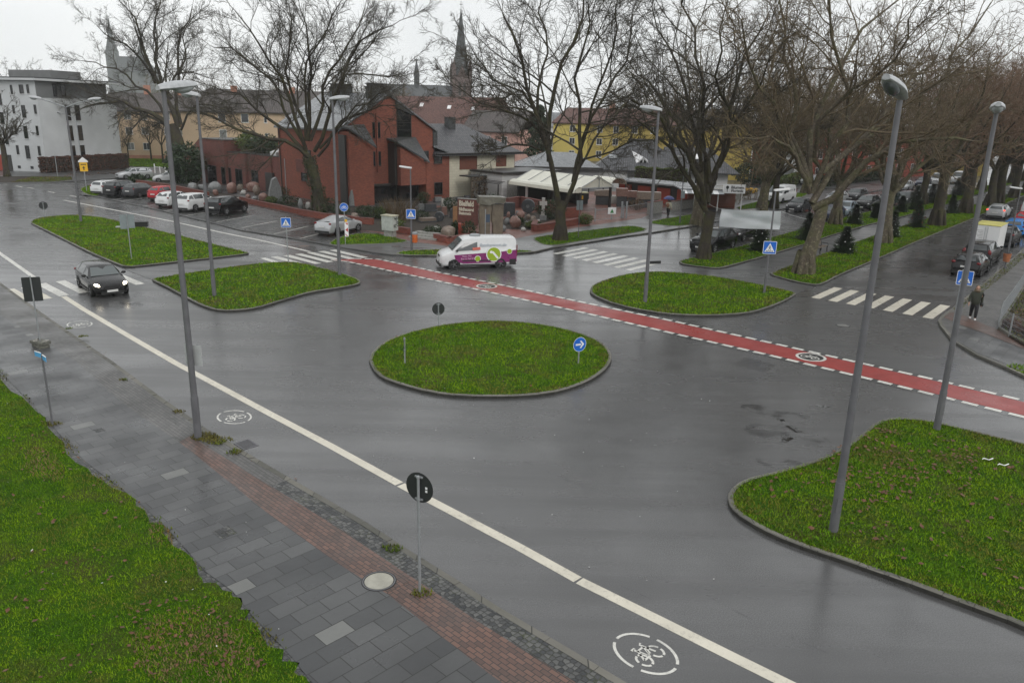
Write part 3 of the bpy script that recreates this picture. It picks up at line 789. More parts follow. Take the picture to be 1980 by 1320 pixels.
# cycle pictograms
def bike_strokes(b, M, z, w, stencil=True):
    """M maps pictogram coordinates (about -1..1) to the ground"""
    def arc(cx, cy, r, a0, a1, k=10): return [M(cx + r * math.cos(t), cy + r * math.sin(t)) for t in np.linspace(R(a0), R(a1), k)]
    for cx in (-0.36, 0.36):
        for a0 in ((10, 95, 190, 280) if stencil else (0,)):
            ribbon(b, arc(cx, -0.16, 0.25, a0, a0 + (72 if stencil else 360), 8 if stencil else 18), w, z)
    for pl in ([(-0.36, -0.16), (-0.12, 0.2), (0.24, 0.2)], [(-0.12, 0.2), (0.0, -0.16), (0.24, 0.2)], [(-0.36, -0.16), (0.0, -0.16)], [(0.36, -0.16), (0.22, 0.32), (0.34, 0.36)], [(-0.15, 0.2), (-0.18, 0.32)], [(-0.28, 0.33), (-0.08, 0.33)]):
        ribbon(b, [M(*p) for p in pl], w, z)
def cycle_mark(c, ang, rx, ry, ring=True, name='cycle_pictogram', mat=None, z=MZ, flip=1):
    c = at(*c).to_2d(); u = Vector((math.cos(ang), math.sin(ang))); v = Vector((-u.y, u.x)) * flip
    M = lambda x, y: c + u * x * rx + v * y * ry
    b = MB()
    for a0 in (20, 110, 200, 290):
        ribbon(b, [M(math.cos(t) * 0.95, math.sin(t) * 0.95) for t in np.linspace(R(a0), R(a0 + 76), 12)], 0.058, z)
    bike_strokes(b, M, z, 0.048)
    return tag(b.build(name, mat or M_white), kind='structure')
cycle_mark((1248, 1262), DM + R(90), 0.50, 0.66, mat=M_white)
cycle_mark((453, 806), DM + R(90), 0.50, 0.66, mat=M_white)
cycle_mark((154, 627), DM + R(90), 0.50, 0.66, mat=M_white)
for c_ in ((941, 553.5), (1568, 690.5)):
    c = at(*c_).to_2d()
    b = MB(); b.poly([(c.x + 0.62 * math.cos(t), c.y + 0.62 * math.sin(t), 0.012) for t in np.linspace(0, 2 * math.pi, 33)[:-1]])
    tag(b.build('white_disc', M_white), kind='structure')
    b = MB(); b.poly([(c.x + 0.50 * math.cos(t), c.y + 0.50 * math.sin(t), 0.016) for t in np.linspace(0, 2 * math.pi, 33)[:-1]])
    tag(b.build('black_disc', M_black_paint), kind='structure')
    b = MB(); u = Vector((math.cos(DM), math.sin(DM))); v = Vector((-u.y, u.x))
    bike_strokes(b, lambda x, y: c + u * x * 0.62 + v * y * 0.62, 0.020, 0.05, False)
    tag(b.build('cycle_pictogram', M_white), kind='structure')
# parking bay lines
park = MB()
pd = Vector((math.cos(R(72)), math.sin(R(72))))
for i_, (px_, py_) in enumerate(((232, 391), (277, 401), (318, 410), (359, 419.5), (418, 432), (468, 443), (530, 455), (580, 464), (220, 388))):
    p_ = at(px_, py_).to_2d()
    ribbon(park, [p_, p_ + pd * (4.9 if i_ != 8 else 1)], 0.11, 0.108)
tag(park.build('parking_lines', M_white), kind='structure')
# seams, patches, puddles
seams = MB()
for pl in ([(1322, 1125), (1420, 1180), (1505, 1220), (1600, 1262)], [(905, 985), (1050, 1060), (1180, 1122), (1330, 1190)], [(700, 745), (840, 815), (960, 868), (1100, 930), (1300, 990)], [(1320, 640), (1420, 655)], [(1590, 585), (1690, 560), (1780, 530), (1820, 506)], [(205, 588), (300, 580), (360, 577)], [(0, 455), (60, 440), (130, 431)], [(770, 545), (800, 552), (910, 530)]):
    ribbon(seams, plan(pl), 0.016, 0.0035)

for pl in ([(1600, 555), (1660, 520), (1760, 497), (1820, 507), (1700, 555), (1690, 566)], [(205, 396), (240, 398), (238, 404), (212, 403)], [(1440, 690), (1500, 705), (1480, 720), (1420, 705)]):
    sheet('asphalt_patch', plan(pl), 0.0025, M_asph_dark)
M_puddle = glass_mat('puddle_water', (0.025, 0.025, 0.024), 0.02)
def blob(px_, py_, rx, ry, n=18, rot=0.0):
    c = at(px_, py_); pts = []
    ph = [random.uniform(0, 6.28) for _ in range(3)]
    for i in range(n):
        t = 2 * math.pi * i / n; r = 1 + 0.28 * math.sin(2 * t + ph[0]) + 0.2 * math.sin(3 * t + ph[1]) + 0.12 * math.sin(5 * t + ph[2])
        x, y = rx * r * math.cos(t), ry * r * math.sin(t)
        pts.append((c.x + x * math.cos(rot) - y * math.sin(rot), c.y + x * math.sin(rot) + y * math.cos(rot)))
    return pts
for a_ in ((1520, 850, 0.12, 0.30), (1536, 830, 0.25, 0.16), (1510, 812, 0.12, 0.1), (1590, 785, 0.2, 0.12)):
    sheet('puddle', blob(*a_, rot=DM), 0.0045, M_puddle, kind='structure')
M_stain = asphalt_mat('oil_dark_asphalt', 0.022, 0.05, 0.2)
_k = M_stain.node_tree; _g = _k.nodes.new('ShaderNodeNewGeometry'); _n1 = _k.nodes.new('ShaderNodeTexNoise'); _n1.inputs['Scale'].default_value = 1.6; _n1.inputs['Detail'].default_value = 5
_r1 = _k.nodes.new('ShaderNodeValToRGB'); _r1.color_ramp.elements[0].position = 0.46; _r1.color_ramp.elements[1].position = 0.74; _r1.color_ramp.elements[1].color = (0.6, 0.6, 0.6, 1)
_k.links.new(_g.outputs['Position'], _n1.inputs['Vector']); _k.links.new(_n1.outputs['Fac'], _r1.inputs[0]); _k.links.new(_r1.outputs[0], _k.nodes['Principled BSDF'].inputs['Alpha'])
for a_ in ((1520, 838, 1.1, 0.8), (1500, 800, 0.9, 0.7), (1540, 905, 0.9, 0.5), (598, 590, 0.5, 0.25), (255, 590, 0.9, 0.4)):
    sheet('asphalt_stain', blob(*a_, rot=DM), 0.0032, M_stain)
tag(seams.build('tar_seams', M_stain), kind='structure')
M_litter_spot = plain('pale_litter', (0.6, 0.6, 0.58), 0.7)
# ================================================================== trees
def _frames(T, g):
    ref = g.normal(size=(T.shape[0], 1, 3))
    a = np.cross(T, ref); a /= np.linalg.norm(a, axis=2, keepdims=True) + 1e-9
    return a, np.cross(T, a)
def tubes_np(P, Rr, n, g):
    """P (B,k,3), Rr (B,k): n-sided tubes -> verts, quads"""
    B, k, _ = P.shape
    T = np.empty_like(P); T[:, 1:-1] = P[:, 2:] - P[:, :-2]; T[:, 0] = P[:, 1] - P[:, 0]; T[:, -1] = P[:, -1] - P[:, -2]
    T /= np.linalg.norm(T, axis=2, keepdims=True) + 1e-9
    a, b = _frames(T, g)
    an = np.arange(n) * 2 * np.pi / n
    V = P[:, :, None, :] + (a[:, :, None, :] * np.cos(an)[None, None, :, None] + b[:, :, None, :] * np.sin(an)[None, None, :, None]) * Rr[:, :, None, None]
    idx = np.arange(B * k * n).reshape(B, k, n)
    nx = np.roll(idx, -1, axis=2)
    F = np.stack([idx[:, :-1], nx[:, :-1], nx[:, 1:], idx[:, 1:]], axis=-1).reshape(-1, 4)
    return V.reshape(-1, 3), F
def join_np(parts):
    Vs, Fs, o = [], [], 0
    for V, F in parts:
        Vs.append(V); Fs.append(F + o); o += len(V)
    return np.concatenate(Vs), np.concatenate(Fs)
def quad_mesh(name, V, F, mat, smooth=True):
    me = bpy.data.meshes.new(name)
    me.vertices.add(len(V)); me.vertices.foreach_set('co', np.ascontiguousarray(V, dtype=np.float32).ravel())
    me.loops.add(F.size); me.loops.foreach_set('vertex_index', np.ascontiguousarray(F, dtype=np.int32).ravel())
    me.polygons.add(len(F)); me.polygons.foreach_set('loop_start', np.arange(0, F.size, F.shape[1], dtype=np.int32))
    me.materials.append(mat)
    me.update(calc_edges=True)
    if smooth: me.shade_smooth()
    return me
def resample(P, k):
    P = np.asarray(P, float)
    d = np.r_[0, np.cumsum(np.linalg.norm(np.diff(P, axis=0), axis=1))]
    t = np.linspace(0, d[-1], k)
    return np.stack([np.interp(t, d, P[:, i]) for i in range(3)], axis=1)
def grow(g, P, Rr, per, k, lenr, ang, t0, rr, wander, up, rmin, tip=True, lo=0.35, out=0.0, centre=None):
    """children of the branches P (B,k0,3)"""
    B, k0, _ = P.shape
    L = np.linalg.norm(np.diff(P, axis=1), axis=2).sum(1)
    n = B * per
    t = t0 + (1 - t0) * ((np.tile(np.arange(per), B) + g.uniform(0.1, 0.9, n)) / per)
    bi = np.repeat(np.arange(B), per)
    if tip:
        t[per - 1::per] = 0.999
    x = t * (k0 - 1); i = np.minimum(x.astype(int), k0 - 2); f = (x - i)[:, None]
    start = P[bi, i] * (1 - f) + P[bi, i + 1] * f
    pr = Rr[bi, i] * (1 - f[:, 0]) + Rr[bi, i + 1] * f[:, 0]
    T = P[bi, i + 1] - P[bi, i]; T /= np.linalg.norm(T, axis=1, keepdims=True) + 1e-9
    ax = g.normal(size=(n, 3)); ax -= T * (ax * T).sum(1, keepdims=True); ax /= np.linalg.norm(ax, axis=1, keepdims=True) + 1e-9
    a = np.radians(g.normal(ang, 12, n))
    if tip: a[per - 1::per] *= 0.25
    D = T * np.cos(a)[:, None] + ax * np.sin(a)[:, None]
    D[:, 2] += up
    if centre is not None and out:
        o = start - centre; o[:, 2] *= 0.4; o /= np.linalg.norm(o, axis=1, keepdims=True) + 1e-9
        D += o * out
    D /= np.linalg.norm(D, axis=1, keepdims=True)
    ln = L[bi] * lenr * (1 - 0.45 * t) * g.uniform(lo * 2, 1.25, n)
    Q = np.empty((n, k, 3)); Q[:, 0] = start
    st = (ln / (k - 1))[:, None]
    for j in range(1, k):
        D = D + g.normal(0, wander, (n, 3)); D[:, 2] += up * 0.25
        D /= np.linalg.norm(D, axis=1, keepdims=True)
        Q[:, j] = Q[:, j - 1] + D * st
    r0 = np.minimum(pr * 0.92, np.maximum(pr * rr, rmin)); r1 = np.maximum(r0 * 0.35, rmin * 0.7)
    RR = r0[:, None] + (r1 - r0)[:, None] * np.linspace(0, 1, k)[None]
    return Q, RR
def tree_meshes(name, seed, trunk, limbs, dense=1.0, bark=None, twig=None, spread=0.25, upw=0.12, twig_r=0.011, drop=0.0, fine=True, balls=0):
    """trunk: [(x,y,z,r)...]; limbs: [([(x,y,z)...], r0, r1)...]  local coordinates"""
    g = np.random.default_rng(seed)
    tp = []
    tr = np.array(trunk, float)
    kk = 7
    P = resample(tr[:, :3], kk); rr = np.interp(np.linspace(0, 1, kk), np.linspace(0, 1, len(tr)), tr[:, 3])
    tp.append(tubes_np(P[None], rr[None], 12, g))
    # root flare
    n = 16; fl = []
    for i in range(6):
        a = 2 * math.pi * i / 6 + g.uniform(-0.3, 0.3); r = tr[0, 3]
        fl.append(np.array([[tr[0, 0] + math.cos(a) * r * 1.35, tr[0, 1] + math.sin(a) * r * 1.35, -0.08], [tr[0, 0] + math.cos(a) * r * 1.0, tr[0, 1] + math.sin(a) * r * 1.0, 0.12], [tr[0, 0] + math.cos(a) * r * 0.55, tr[0, 1] + math.sin(a) * r * 0.55, r * 2.4]]))
    tp.append(tubes_np(np.array(fl), np.tile(np.array([0.05, 0.36, 0.40]) * tr[0, 3], (6, 1)), 6, g))
    K = 9
    LP = []; LR = []
    for pts, r0, r1 in limbs:
        q = resample(pts, K)
        w = g.normal(0, 1, (K, 3)); w[0] = 0
        L = np.linalg.norm(np.diff(q, axis=0), axis=1).sum()
        q += w * L * 0.012
        LP.append(q); LR.append(np.linspace(r0, r1, K) ** 1.0)
    LP = np.array(LP); LR = np.array(LR)
    tp.append(tubes_np(LP, LR, 8, g))
    c = LP.reshape(-1, 3).mean(0)
    V, F = join_np(tp)
    me_t = quad_mesh(name + '_trunk', V, F, bark or M_bark)
    cp = []
    d = lambda n: max(2, int(round(n * dense)))
    Q2, R2 = grow(g, LP, LR, d(9), 7, 0.50, 42, 0.22, 0.55, 0.17, upw, 0.030, True, 0.35, spread, c)
    cp.append(tubes_np(Q2, R2, 5, g))
    Q3, R3 = grow(g, Q2, R2, d(7), 6, 0.50, 44, 0.15, 0.55, 0.20, upw * 0.7 - drop, 0.018, True, 0.35, spread * 0.5, c)
    cp.append(tubes_np(Q3, R3, 4, g))
    Q4, R4 = grow(g, Q3, R3, d(7), 5, 0.58, 46, 0.1, 0.6, 0.22, upw * 0.4 - drop, twig_r * 1.15, True, 0.35, 0.1, c)
    cp.append(tubes_np(Q4, R4, 3, g))
    if fine:
        Q5, R5 = grow(g, Q4, R4, d(4), 3, 0.70, 42, 0.2, 0.7, 0.18, 0.03 - drop, twig_r * 0.8, True, 0.35, 0.05, c)
        cp.append(tubes_np(Q5, R5, 3, g))
    V, F = join_np(cp)
    me_c = quad_mesh(name + '_crown', V, F, twig or M_twig)
    return me_t, me_c
def plant_tree(name, meshes, loc, label, group=None, rz=0.0, sc=1.0, cat='tree'):
    t = thing(name, label, cat, (loc[0], loc[1], 0.10 if len(loc) < 3 else loc[2]), rz, group)
    for n_, me in zip(('trunk', 'crown'), meshes):
        o = bpy.data.objects.new(n_, me); link(o, t)
    t.scale = (sc, sc, sc) if not hasattr(sc, '__len__') else sc
    return t
def auto_limbs(seed, top, n, H, Rad, r0=0.22, low=0.35, bend=0.5):
    """ascending, outward arching limbs from the head of a trunk"""
    g = random.Random(seed); out = []
    for i in range(n):
        a = 2 * math.pi * (i + g.uniform(-0.3, 0.3)) / n
        f = (i % 3) / 2.0
        rad = Rad * (0.35 + 0.65 * g.random()) * (1.0 if f < 0.7 else 0.55)
        hh = top[2] + (H - top[2]) * (low + (1 - low) * (0.3 * g.random() + 0.7 * f))
        pts = [(top[0], top[1], top[2] - 0.4)]
        for s in (0.25, 0.5, 0.75, 1.0):
            e = s ** bend if s < 1 else 1
            k = rad * (s * 0.6 + 0.4 * e)
            pts.append((top[0] + math.cos(a + 0.25 * math.sin(4 * s + i)) * k, top[1] + math.sin(a + 0.25 * math.sin(4 * s + i)) * k, top[2] + (hh - top[2]) * (s ** 1.15)))
        out.append((pts, r0 * g.uniform(0.6, 1.0), 0.035))
    return out
# --- the big trees whose limbs can be read in the photograph: limbs surveyed branch by branch
def surveyed(base, rows, dys):
    """rows: [([(px,py)...], r0, r1)]; every limb leans towards or away by its own depth"""
    b = at(*base); out = []
    for (pts, r0, r1), dy in zip(rows, dys):
        q = []
        n = len(pts)
        for i, (x, y) in enumerate(pts):
            w = at_y(x, y, b.y + dy * (i / max(1, n - 1)))
            q.append((w.x - b.x, w.y - b.y, w.z - 0.1))
        out.append((q, r0, r1))
    return b, out
# forked tree on the grass strip by the memorial yard
b1, l1 = surveyed((1083, 466), [
    ([(1082, 400), (1072, 350), (1058, 300), (1045, 240), (1022, 170), (1010, 110), (990, 60), (965, 15)], 0.24, 0.05),
    ([(1062, 310), (1060, 240), (1075, 180), (1085, 120), (1120, 60), (1130, -10), (1125, -70)], 0.20, 0.045),
    ([(1090, 400), (1112, 340), (1122, 290), (1132, 240), (1120, 160), (1112, 110), (1140, 60), (1150, -20)], 0.20, 0.04),
    ([(1108, 350), (1130, 270), (1148, 220), (1175, 170), (1205, 120), (1225, 70), (1228, 20)], 0.16, 0.04),
    ([(1056, 280), (1030, 240), (1000, 215), (960, 205), (915, 190), (880, 160)], 0.12, 0.03),
    ([(1056, 260), (1020, 180), (985, 165), (950, 150), (925, 110), (905, 80)], 0.13, 0.03),
    ([(1050, 290), (1020, 278), (990, 275), (960, 285), (940, 290)], 0.10, 0.03),
    ([(1118, 310), (1150, 300), (1190, 290), (1230, 270), (1260, 268)], 0.09, 0.03),
    ([(1045, 250), (1040, 190), (1050, 130), (1060, 70), (1040, 10), (1050, -50)], 0.13, 0.03),
    ([(1115, 330), (1160, 250), (1180, 215), (1220, 205), (1260, 210), (1295, 225)], 0.10, 0.03),
    ([(1125, 270), (1150, 180), (1180, 100), (1190, 40), (1200, -20)], 0.12, 0.03)],
    (-2, 3, -3, 2, -4, 3, -3, -4, 5, 4, -5))
tm = tree_meshes('forked_tree', 21, [(0, 0, -0.2, 0.50), (0.05, 0, 1.0, 0.42), (-0.1, 0, 2.3, 0.40), (0.0, 0, 3.2, 0.36)], l1, 1.0, M_bark, M_twig, 0.2, 0.12)
plant_tree('bare_tree', tm, b1, 'bare tree forking low into two mossy stems, on the grass strip beside the stone yard', 'bare trees')
# wide tree in front of the brick house
b2, l2 = surveyed((617, 414), [
    ([(600, 305), (555, 275), (510, 262), (470, 255), (440, 248), (415, 235), (400, 220), (375, 215)], 0.22, 0.05),
    ([(598, 300), (560, 255), (520, 225), (480, 205), (460, 180), (430, 175), (410, 165)], 0.20, 0.04),
    ([(592, 290), (570, 235), (555, 170), (530, 130), (505, 85), (480, 50), (450, 20)], 0.20, 0.04),
    ([(592, 270), (572, 200), (556, 135), (555, 85), (565, 45), (560, 5)], 0.18, 0.04),
    ([(595, 270), (597, 200), (600, 140), (598, 95), (590, 50), (580, 10)], 0.20, 0.04),
    ([(600, 270), (620, 200), (625, 150), (650, 130), (668, 90), (690, 55), (700, 15)], 0.18, 0.04),
    ([(608, 290), (630, 250), (640, 200), (660, 140), (690, 85), (720, 60), (760, 45)], 0.20, 0.04),
    ([(615, 300), (655, 235), (690, 205), (725, 190), (745, 175)], 0.14, 0.03),
    ([(618, 285), (670, 225), (720, 210), (765, 205), (790, 200)], 0.13, 0.03),
    ([(640, 215), (665, 145), (700, 143), (735, 145), (770, 140), (795, 155)], 0.12, 0.03),
    ([(590, 280), (545, 185), (520, 150), (480, 115), (450, 95), (420, 90)], 0.16, 0.04),
    ([(600, 250), (580, 150), (610, 90), (640, 40), (650, 0)], 0.14, 0.035)],
    (-3, 3, -4, 4, -2, 3, -3, -4, 2, 4, 5, -5))
tm = tree_meshes('wide_tree', 22, [(0, 0, -0.2, 0.62), (0.0, 0, 1.6, 0.52), (-0.25, 0, 3.4, 0.50), (-0.75, 0, 5.2, 0.52)], l2, 1.02, M_bark, M_twig, 0.2, 0.10)
plant_tree('bare_tree', tm, b2, 'wide spreading bare tree with ivy on its trunk, in front of the brick house', 'bare trees')
# tall tree behind the parked cars, left
b3, l3 = surveyed((352, 330), [
    ([(345, 265), (320, 235), (290, 215), (255, 203), (225, 195), (180, 200), (160, 205)], 0.45, 0.08),
    ([(340, 255), (310, 235), (280, 220), (245, 210), (235, 205)], 0.25, 0.06),
    ([(345, 245), (325, 200), (300, 150), (285, 105), (270, 60), (255, 25), (235, 5)], 0.42, 0.07),
    ([(330, 190), (300, 130), (295, 75), (300, 30), (310, -20)], 0.30, 0.06),
    ([(350, 240), (340, 170), (340, 120), (345, 70), (365, 40), (370, 10)], 0.30, 0.06),
    ([(350, 250), (370, 210), (390, 200), (420, 205), (440, 215)], 0.20, 0.05),
    ([(320, 225), (290, 180), (255, 150), (220, 130), (190, 120), (160, 115)], 0.24, 0.05),
    ([(300, 160), (270, 110), (240, 85), (210, 70), (190, 50)], 0.22, 0.05),
    ([(315, 190), (340, 140), (360, 110), (355, 60), (370, 30)], 0.2, 0.05)],
    (-4, 4, -3, 4, 3, -4, 5, -5, 0))
tm = tree_meshes('tall_tree', 23, [(0, 0, -0.2, 1.1), (0.0, 0, 2.5, 1.0), (-0.4, 0, 5.0, 0.95), (-0.9, 0, 7.0, 0.8)], l3, 1.0, M_bark, M_twig, 0.2, 0.10, twig_r=0.016)
plant_tree('bare_tree', tm, b3, 'tall bare tree with a thick reddish trunk rising out of the dark conifer shrub', 'bare trees')
# dark tree at the head of the avenue
b4, l4 = surveyed((1360, 502), [
    ([(1365, 405), (1340, 360), (1320, 320), (1300, 285), (1275, 262), (1255, 245), (1235, 230)], 0.21, 0.05),
    ([(1362, 395), (1350, 330), (1325, 290), (1300, 262), (1270, 215), (1240, 190), (1215, 195), (1190, 215)], 0.20, 0.05),
    ([(1368, 390), (1385, 330), (1400, 270), (1412, 220), (1425, 165), (1440, 110), (1470, 60), (1490, 10)], 0.20, 0.045),
    ([(1368, 385), (1362, 300), (1358, 220), (1350, 130), (1345, 70), (1330, 10), (1330, -60)], 0.19, 0.04),
    ([(1375, 370), (1400, 290), (1450, 260), (1500, 262), (1540, 255)], 0.10, 0.03),
    ([(1372, 350), (1345, 240), (1320, 170), (1300, 115), (1275, 60), (1260, 10)], 0.16, 0.035),
    ([(1355, 330), (1310, 250), (1280, 180), (1240, 140), (1215, 110)], 0.14, 0.03),
    ([(1390, 320), (1420, 230), (1385, 150), (1395, 80), (1400, 10)], 0.15, 0.035),
    ([(1400, 270), (1450, 200), (1480, 140), (1500, 90)], 0.13, 0.03)],
    (-3, -5, 3, 2, -2, 4, 5, -4, -5))
tm = tree_meshes('avenue_tree', 24, [(0, 0, -0.2, 0.46), (0.0, 0, 1.2, 0.38), (0.1, 0, 2.4, 0.37), (0.2, 0, 3.4, 0.37)], l4, 0.92, M_bark, M_twig, 0.22, 0.10)
plant_tree('bare_tree', tm, b4, 'dark bare tree beside the parked black cars, holding one end of the white banner', 'bare trees')
# mottled plane tree in front of the bench
b6, l6 = surveyed((1553, 530), [
    ([(1572, 400), (1620, 365), (1670, 320), (1720, 275), (1760, 262), (1820, 262), (1880, 268)], 0.25, 0.05),
    ([(1570, 390), (1600, 340), (1640, 290), (1680, 255), (1720, 200), (1750, 160), (1800, 120)], 0.24, 0.05),
    ([(1566, 370), (1545, 320), (1535, 285), (1500, 270), (1470, 262), (1440, 265)], 0.16, 0.04),
    ([(1568, 360), (1560, 280), (1590, 200), (1620, 140), (1640, 80), (1690, 30), (1730, -10)], 0.22, 0.045),
    ([(1570, 370), (1600, 300), (1630, 230), (1640, 160), (1610, 80), (1600, 0), (1590, -50)], 0.20, 0.04),
    ([(1564, 350), (1540, 260), (1530, 180), (1510, 100), (1520, 30), (1510, -40)], 0.19, 0.04),
    ([(1566, 350), (1520, 240), (1480, 170), (1450, 100), (1430, 40)], 0.16, 0.04),
    ([(1590, 330), (1670, 270), (1740, 210), (1800, 170), (1850, 110), (1880, 60), (1900, 10)], 0.19, 0.04),
    ([(1575, 300), (1580, 220), (1680, 150), (1740, 90), (1770, 30)], 0.15, 0.04)],
    (-4, 3, -4, 4, -3, 3, -5, 6, -6))
tm6 = tree_meshes('plane_tree', 26, [(0, 0, -0.2, 0.62), (0.1, 0, 1.0, 0.50), (0.35, 0, 2.2, 0.43), (0.6, 0, 3.6, 0.40), (0.65, 0, 4.6, 0.36)], l6, 0.98, M_bark_plane, M_twig_brown, 0.25, 0.08)
plant_tree('plane_tree', tm6, b6, 'bare plane tree with flaking pale bark, next to the bench on the avenue grass', 'trees of the avenue')
# --- the rest of the avenue: four kinds, each copied
KINDS = []
for i, (H, Rad, th, tr_, n, twg) in enumerate(((17, 8.0, 4.6, 0.50, 10, M_twig_brown), (16, 7.5, 5.2, 0.52, 10, M_twig_red), (18, 7.0, 5.4, 0.46, 9, M_twig_brown), (16, 8.0, 4.4, 0.46, 9, M_twig_red))):
    trunk = [(0, 0, -0.2, tr_ * 1.25), (0.05, 0.02, th * 0.35, tr_), (-0.08, 0.05, th * 0.7, tr_ * 0.9), (0.02, 0, th, tr_ * 0.85)]
    KINDS.append(tree_meshes('avenue_kind', 40 + i, trunk, auto_limbs(60 + i, (0.02, 0, th), n, H, Rad, 0.24, 0.50), 0.86, M_bark_plane if i % 2 == 0 else M_bark, twg, 0.25, 0.06, twig_r=0.015))
def rowpt(a, b, d):
    """d metres along the line through two surveyed ground points"""
    A, B = at(*a), at(*b); u = (B - A).normalized(); return A + u * d
GA = 'trees of the avenue'
avenue = [
    ((1707, 470), 0, 0.95, 'avenue tree with a straight grey trunk behind the first white-flowered christmas tree'),
    ((1615, 435), 0, 0.9, 'thick avenue tree between the blue car and the silver car'),
    ((1347, 436), 2, 0.95, 'lone tree with a reddish trunk on the grass left of the banner, beside the footpath'),
    ((1473, 404), 2, 0.9, 'dark bare tree in front of the white delivery van, left of a thicker trunk'),
    ((1496, 404), 3, 0.85, 'thick brown trunked tree against the front of the white delivery van'),
    ((1472, 452), 2, 0.8, 'slim avenue tree behind the first decorated christmas tree, holding the banner'),
    ((1810, 437), 1, 1.0, 'avenue tree with a ringed brown trunk right of the red-baubled christmas tree'),
    ((1782, 396), 3, 0.95, 'avenue tree by the kerb behind the dark car, left row of the median'),
    ((1866, 413), 1, 1.0, 'dark thick avenue tree behind the ringed brown trunk, right row of the median'),
    ((1912, 400), 3, 1.0, 'avenue tree with a red-brown trunk opposite the silver estate car'),
]
first = {}
def avenue_tree(p, k, sc, lab, rz):
    if k not in first:
        first[k] = plant_tree('avenue_tree', KINDS[k], p, lab, GA, rz, sc)
    else:
        t = dup(first[k], (p[0], p[1], 0.10), rz, lab, GA, sc)
for i, (pp, k, sc, lab) in enumerate(avenue):
    avenue_tree(at(*pp), k, sc, lab, 1.3 * i)
ordn = ('first', 'second', 'third', 'fourth', 'fifth', 'sixth', 'seventh', 'eighth', 'ninth', 'tenth')
for i in range(7):
    p = rowpt((1707, 470), (1912, 400), 47 + i * 10.5)
    avenue_tree(p, (1, 3, 1, 3, 1, 3, 1)[i], 1.0 + 0.05 * (i % 3), 'distant russet tree of the right median row, %s beyond the silver estate car' % ordn[i], 2.1 * i)
for i in range(6):
    p = rowpt((1615, 435), (1782, 396), 37 + i * 11)
    avenue_tree(p, (3, 1, 3, 1, 1, 3)[i], 0.95 + 0.05 * (i % 3), 'distant russet tree of the left median row, %s beyond the dark car' % ordn[i], 0.7 + 1.7 * i)
for i in range(3):
    p = rowpt((1496, 404), (1560, 373), 22 + i * 24)
    avenue_tree(p, (2, 0, 3)[i], 0.85 + 0.05 * (i % 3), 'tree on the far verge beside the red-panelled building, %s from the delivery van' % ordn[i], 0.4 + 1.9 * i)
for i in range(5):
    p = at(1990, 470) + Vector((math.cos(DC), math.sin(DC), 0)) * (22 + 12 * i) + Vector((5.5, -3.5, 0))
    avenue_tree(p, (3, 1, 3, 1, 3)[i], 0.8, 'russet tree along the right pavement, %s behind the blue estate car' % ordn[i], 0.9 + 1.3 * i)
# --- leafless trees behind the houses
BK = []
for i in range(3):
    th = 3.5 + i
    BK.append(tree_meshes('background_kind', 80 + i, [(0, 0, -0.2, 0.5), (0, 0.1, th * 0.5, 0.42), (0, 0, th, 0.36)], auto_limbs(90 + i, (0, 0, th), 9, 15 + i, 6.0, 0.2, 0.4), 0.8, M_bark, (M_twig, M_twig_brown, M_twig_brown)[i], 0.25, 0.12, twig_r=0.03, fine=False))
bfirst = {}
back = [  # px x, distance, kind, scale, label
    (40, 190, 0, 1.15, 'hazy tree with a bird nest sticking up over the flat roof of the grey block'), (100, 215, 1, 1.0, 'hazy tree behind the roof edge of the grey block, right of the nest tree'),
    (300, 230, 1, 1.0, 'hazy tree right of the twin-towered church'), (345, 215, 2, 1.05, 'hazy tree behind the peach apartment roof, left end'),
    (420, 225, 1, 1.1, 'hazy tree behind the middle of the peach apartment roof'), (480, 215, 0, 0.95, 'hazy tree behind the right part of the peach apartment roof'),
    (545, 225, 2, 1.1, 'hazy tree above the end of the peach apartment roof'), (600, 200, 1, 1.1, 'hazy tree behind the slate roof, left of the first chimney'),
    (655, 210, 0, 1.15, 'hazy tree between the two slate roof chimneys'), (705, 200, 2, 1.1, 'hazy tree just left of the right-hand roof chimney'),
    (770, 190, 1, 1.0, 'hazy tree over the red tiled roof, left of the small church turret'), (975, 170, 2, 0.9, 'hazy tree between the church tower and the forked tree'),
    (1180, 260, 1, 1.1, 'hazy tree behind the yellow apartments, left end'), (1235, 230, 2, 1.15, 'hazy russet tree behind the yellow apartments roof, middle'),
    (1290, 225, 2, 1.1, 'hazy russet tree behind the yellow apartments, right end'), (1410, 200, 1, 1.1, 'hazy tree behind the ochre gable'),
    (1500, 180, 2, 1.05, 'hazy tree between the ochre gable and the red-panelled building'), (1600, 190, 1, 1.1, 'hazy tree behind the red-panelled building, left end'),
    (1680, 185, 2, 1.1, 'hazy tree behind the red-panelled building, right end')]
for i, (x, Y, k, sc, lab) in enumerate(back):
    w = at_y(x, 220, Y)
    if k not in bfirst: bfirst[k] = plant_tree('bare_tree', BK[k], (w.x, w.y, -0.1), lab, 'hazy trees behind the houses', 0.5 * i, sc)
    else: dup(bfirst[k], (w.x, w.y, -0.1), 1.7 * i, lab, 'hazy trees behind the houses', sc)
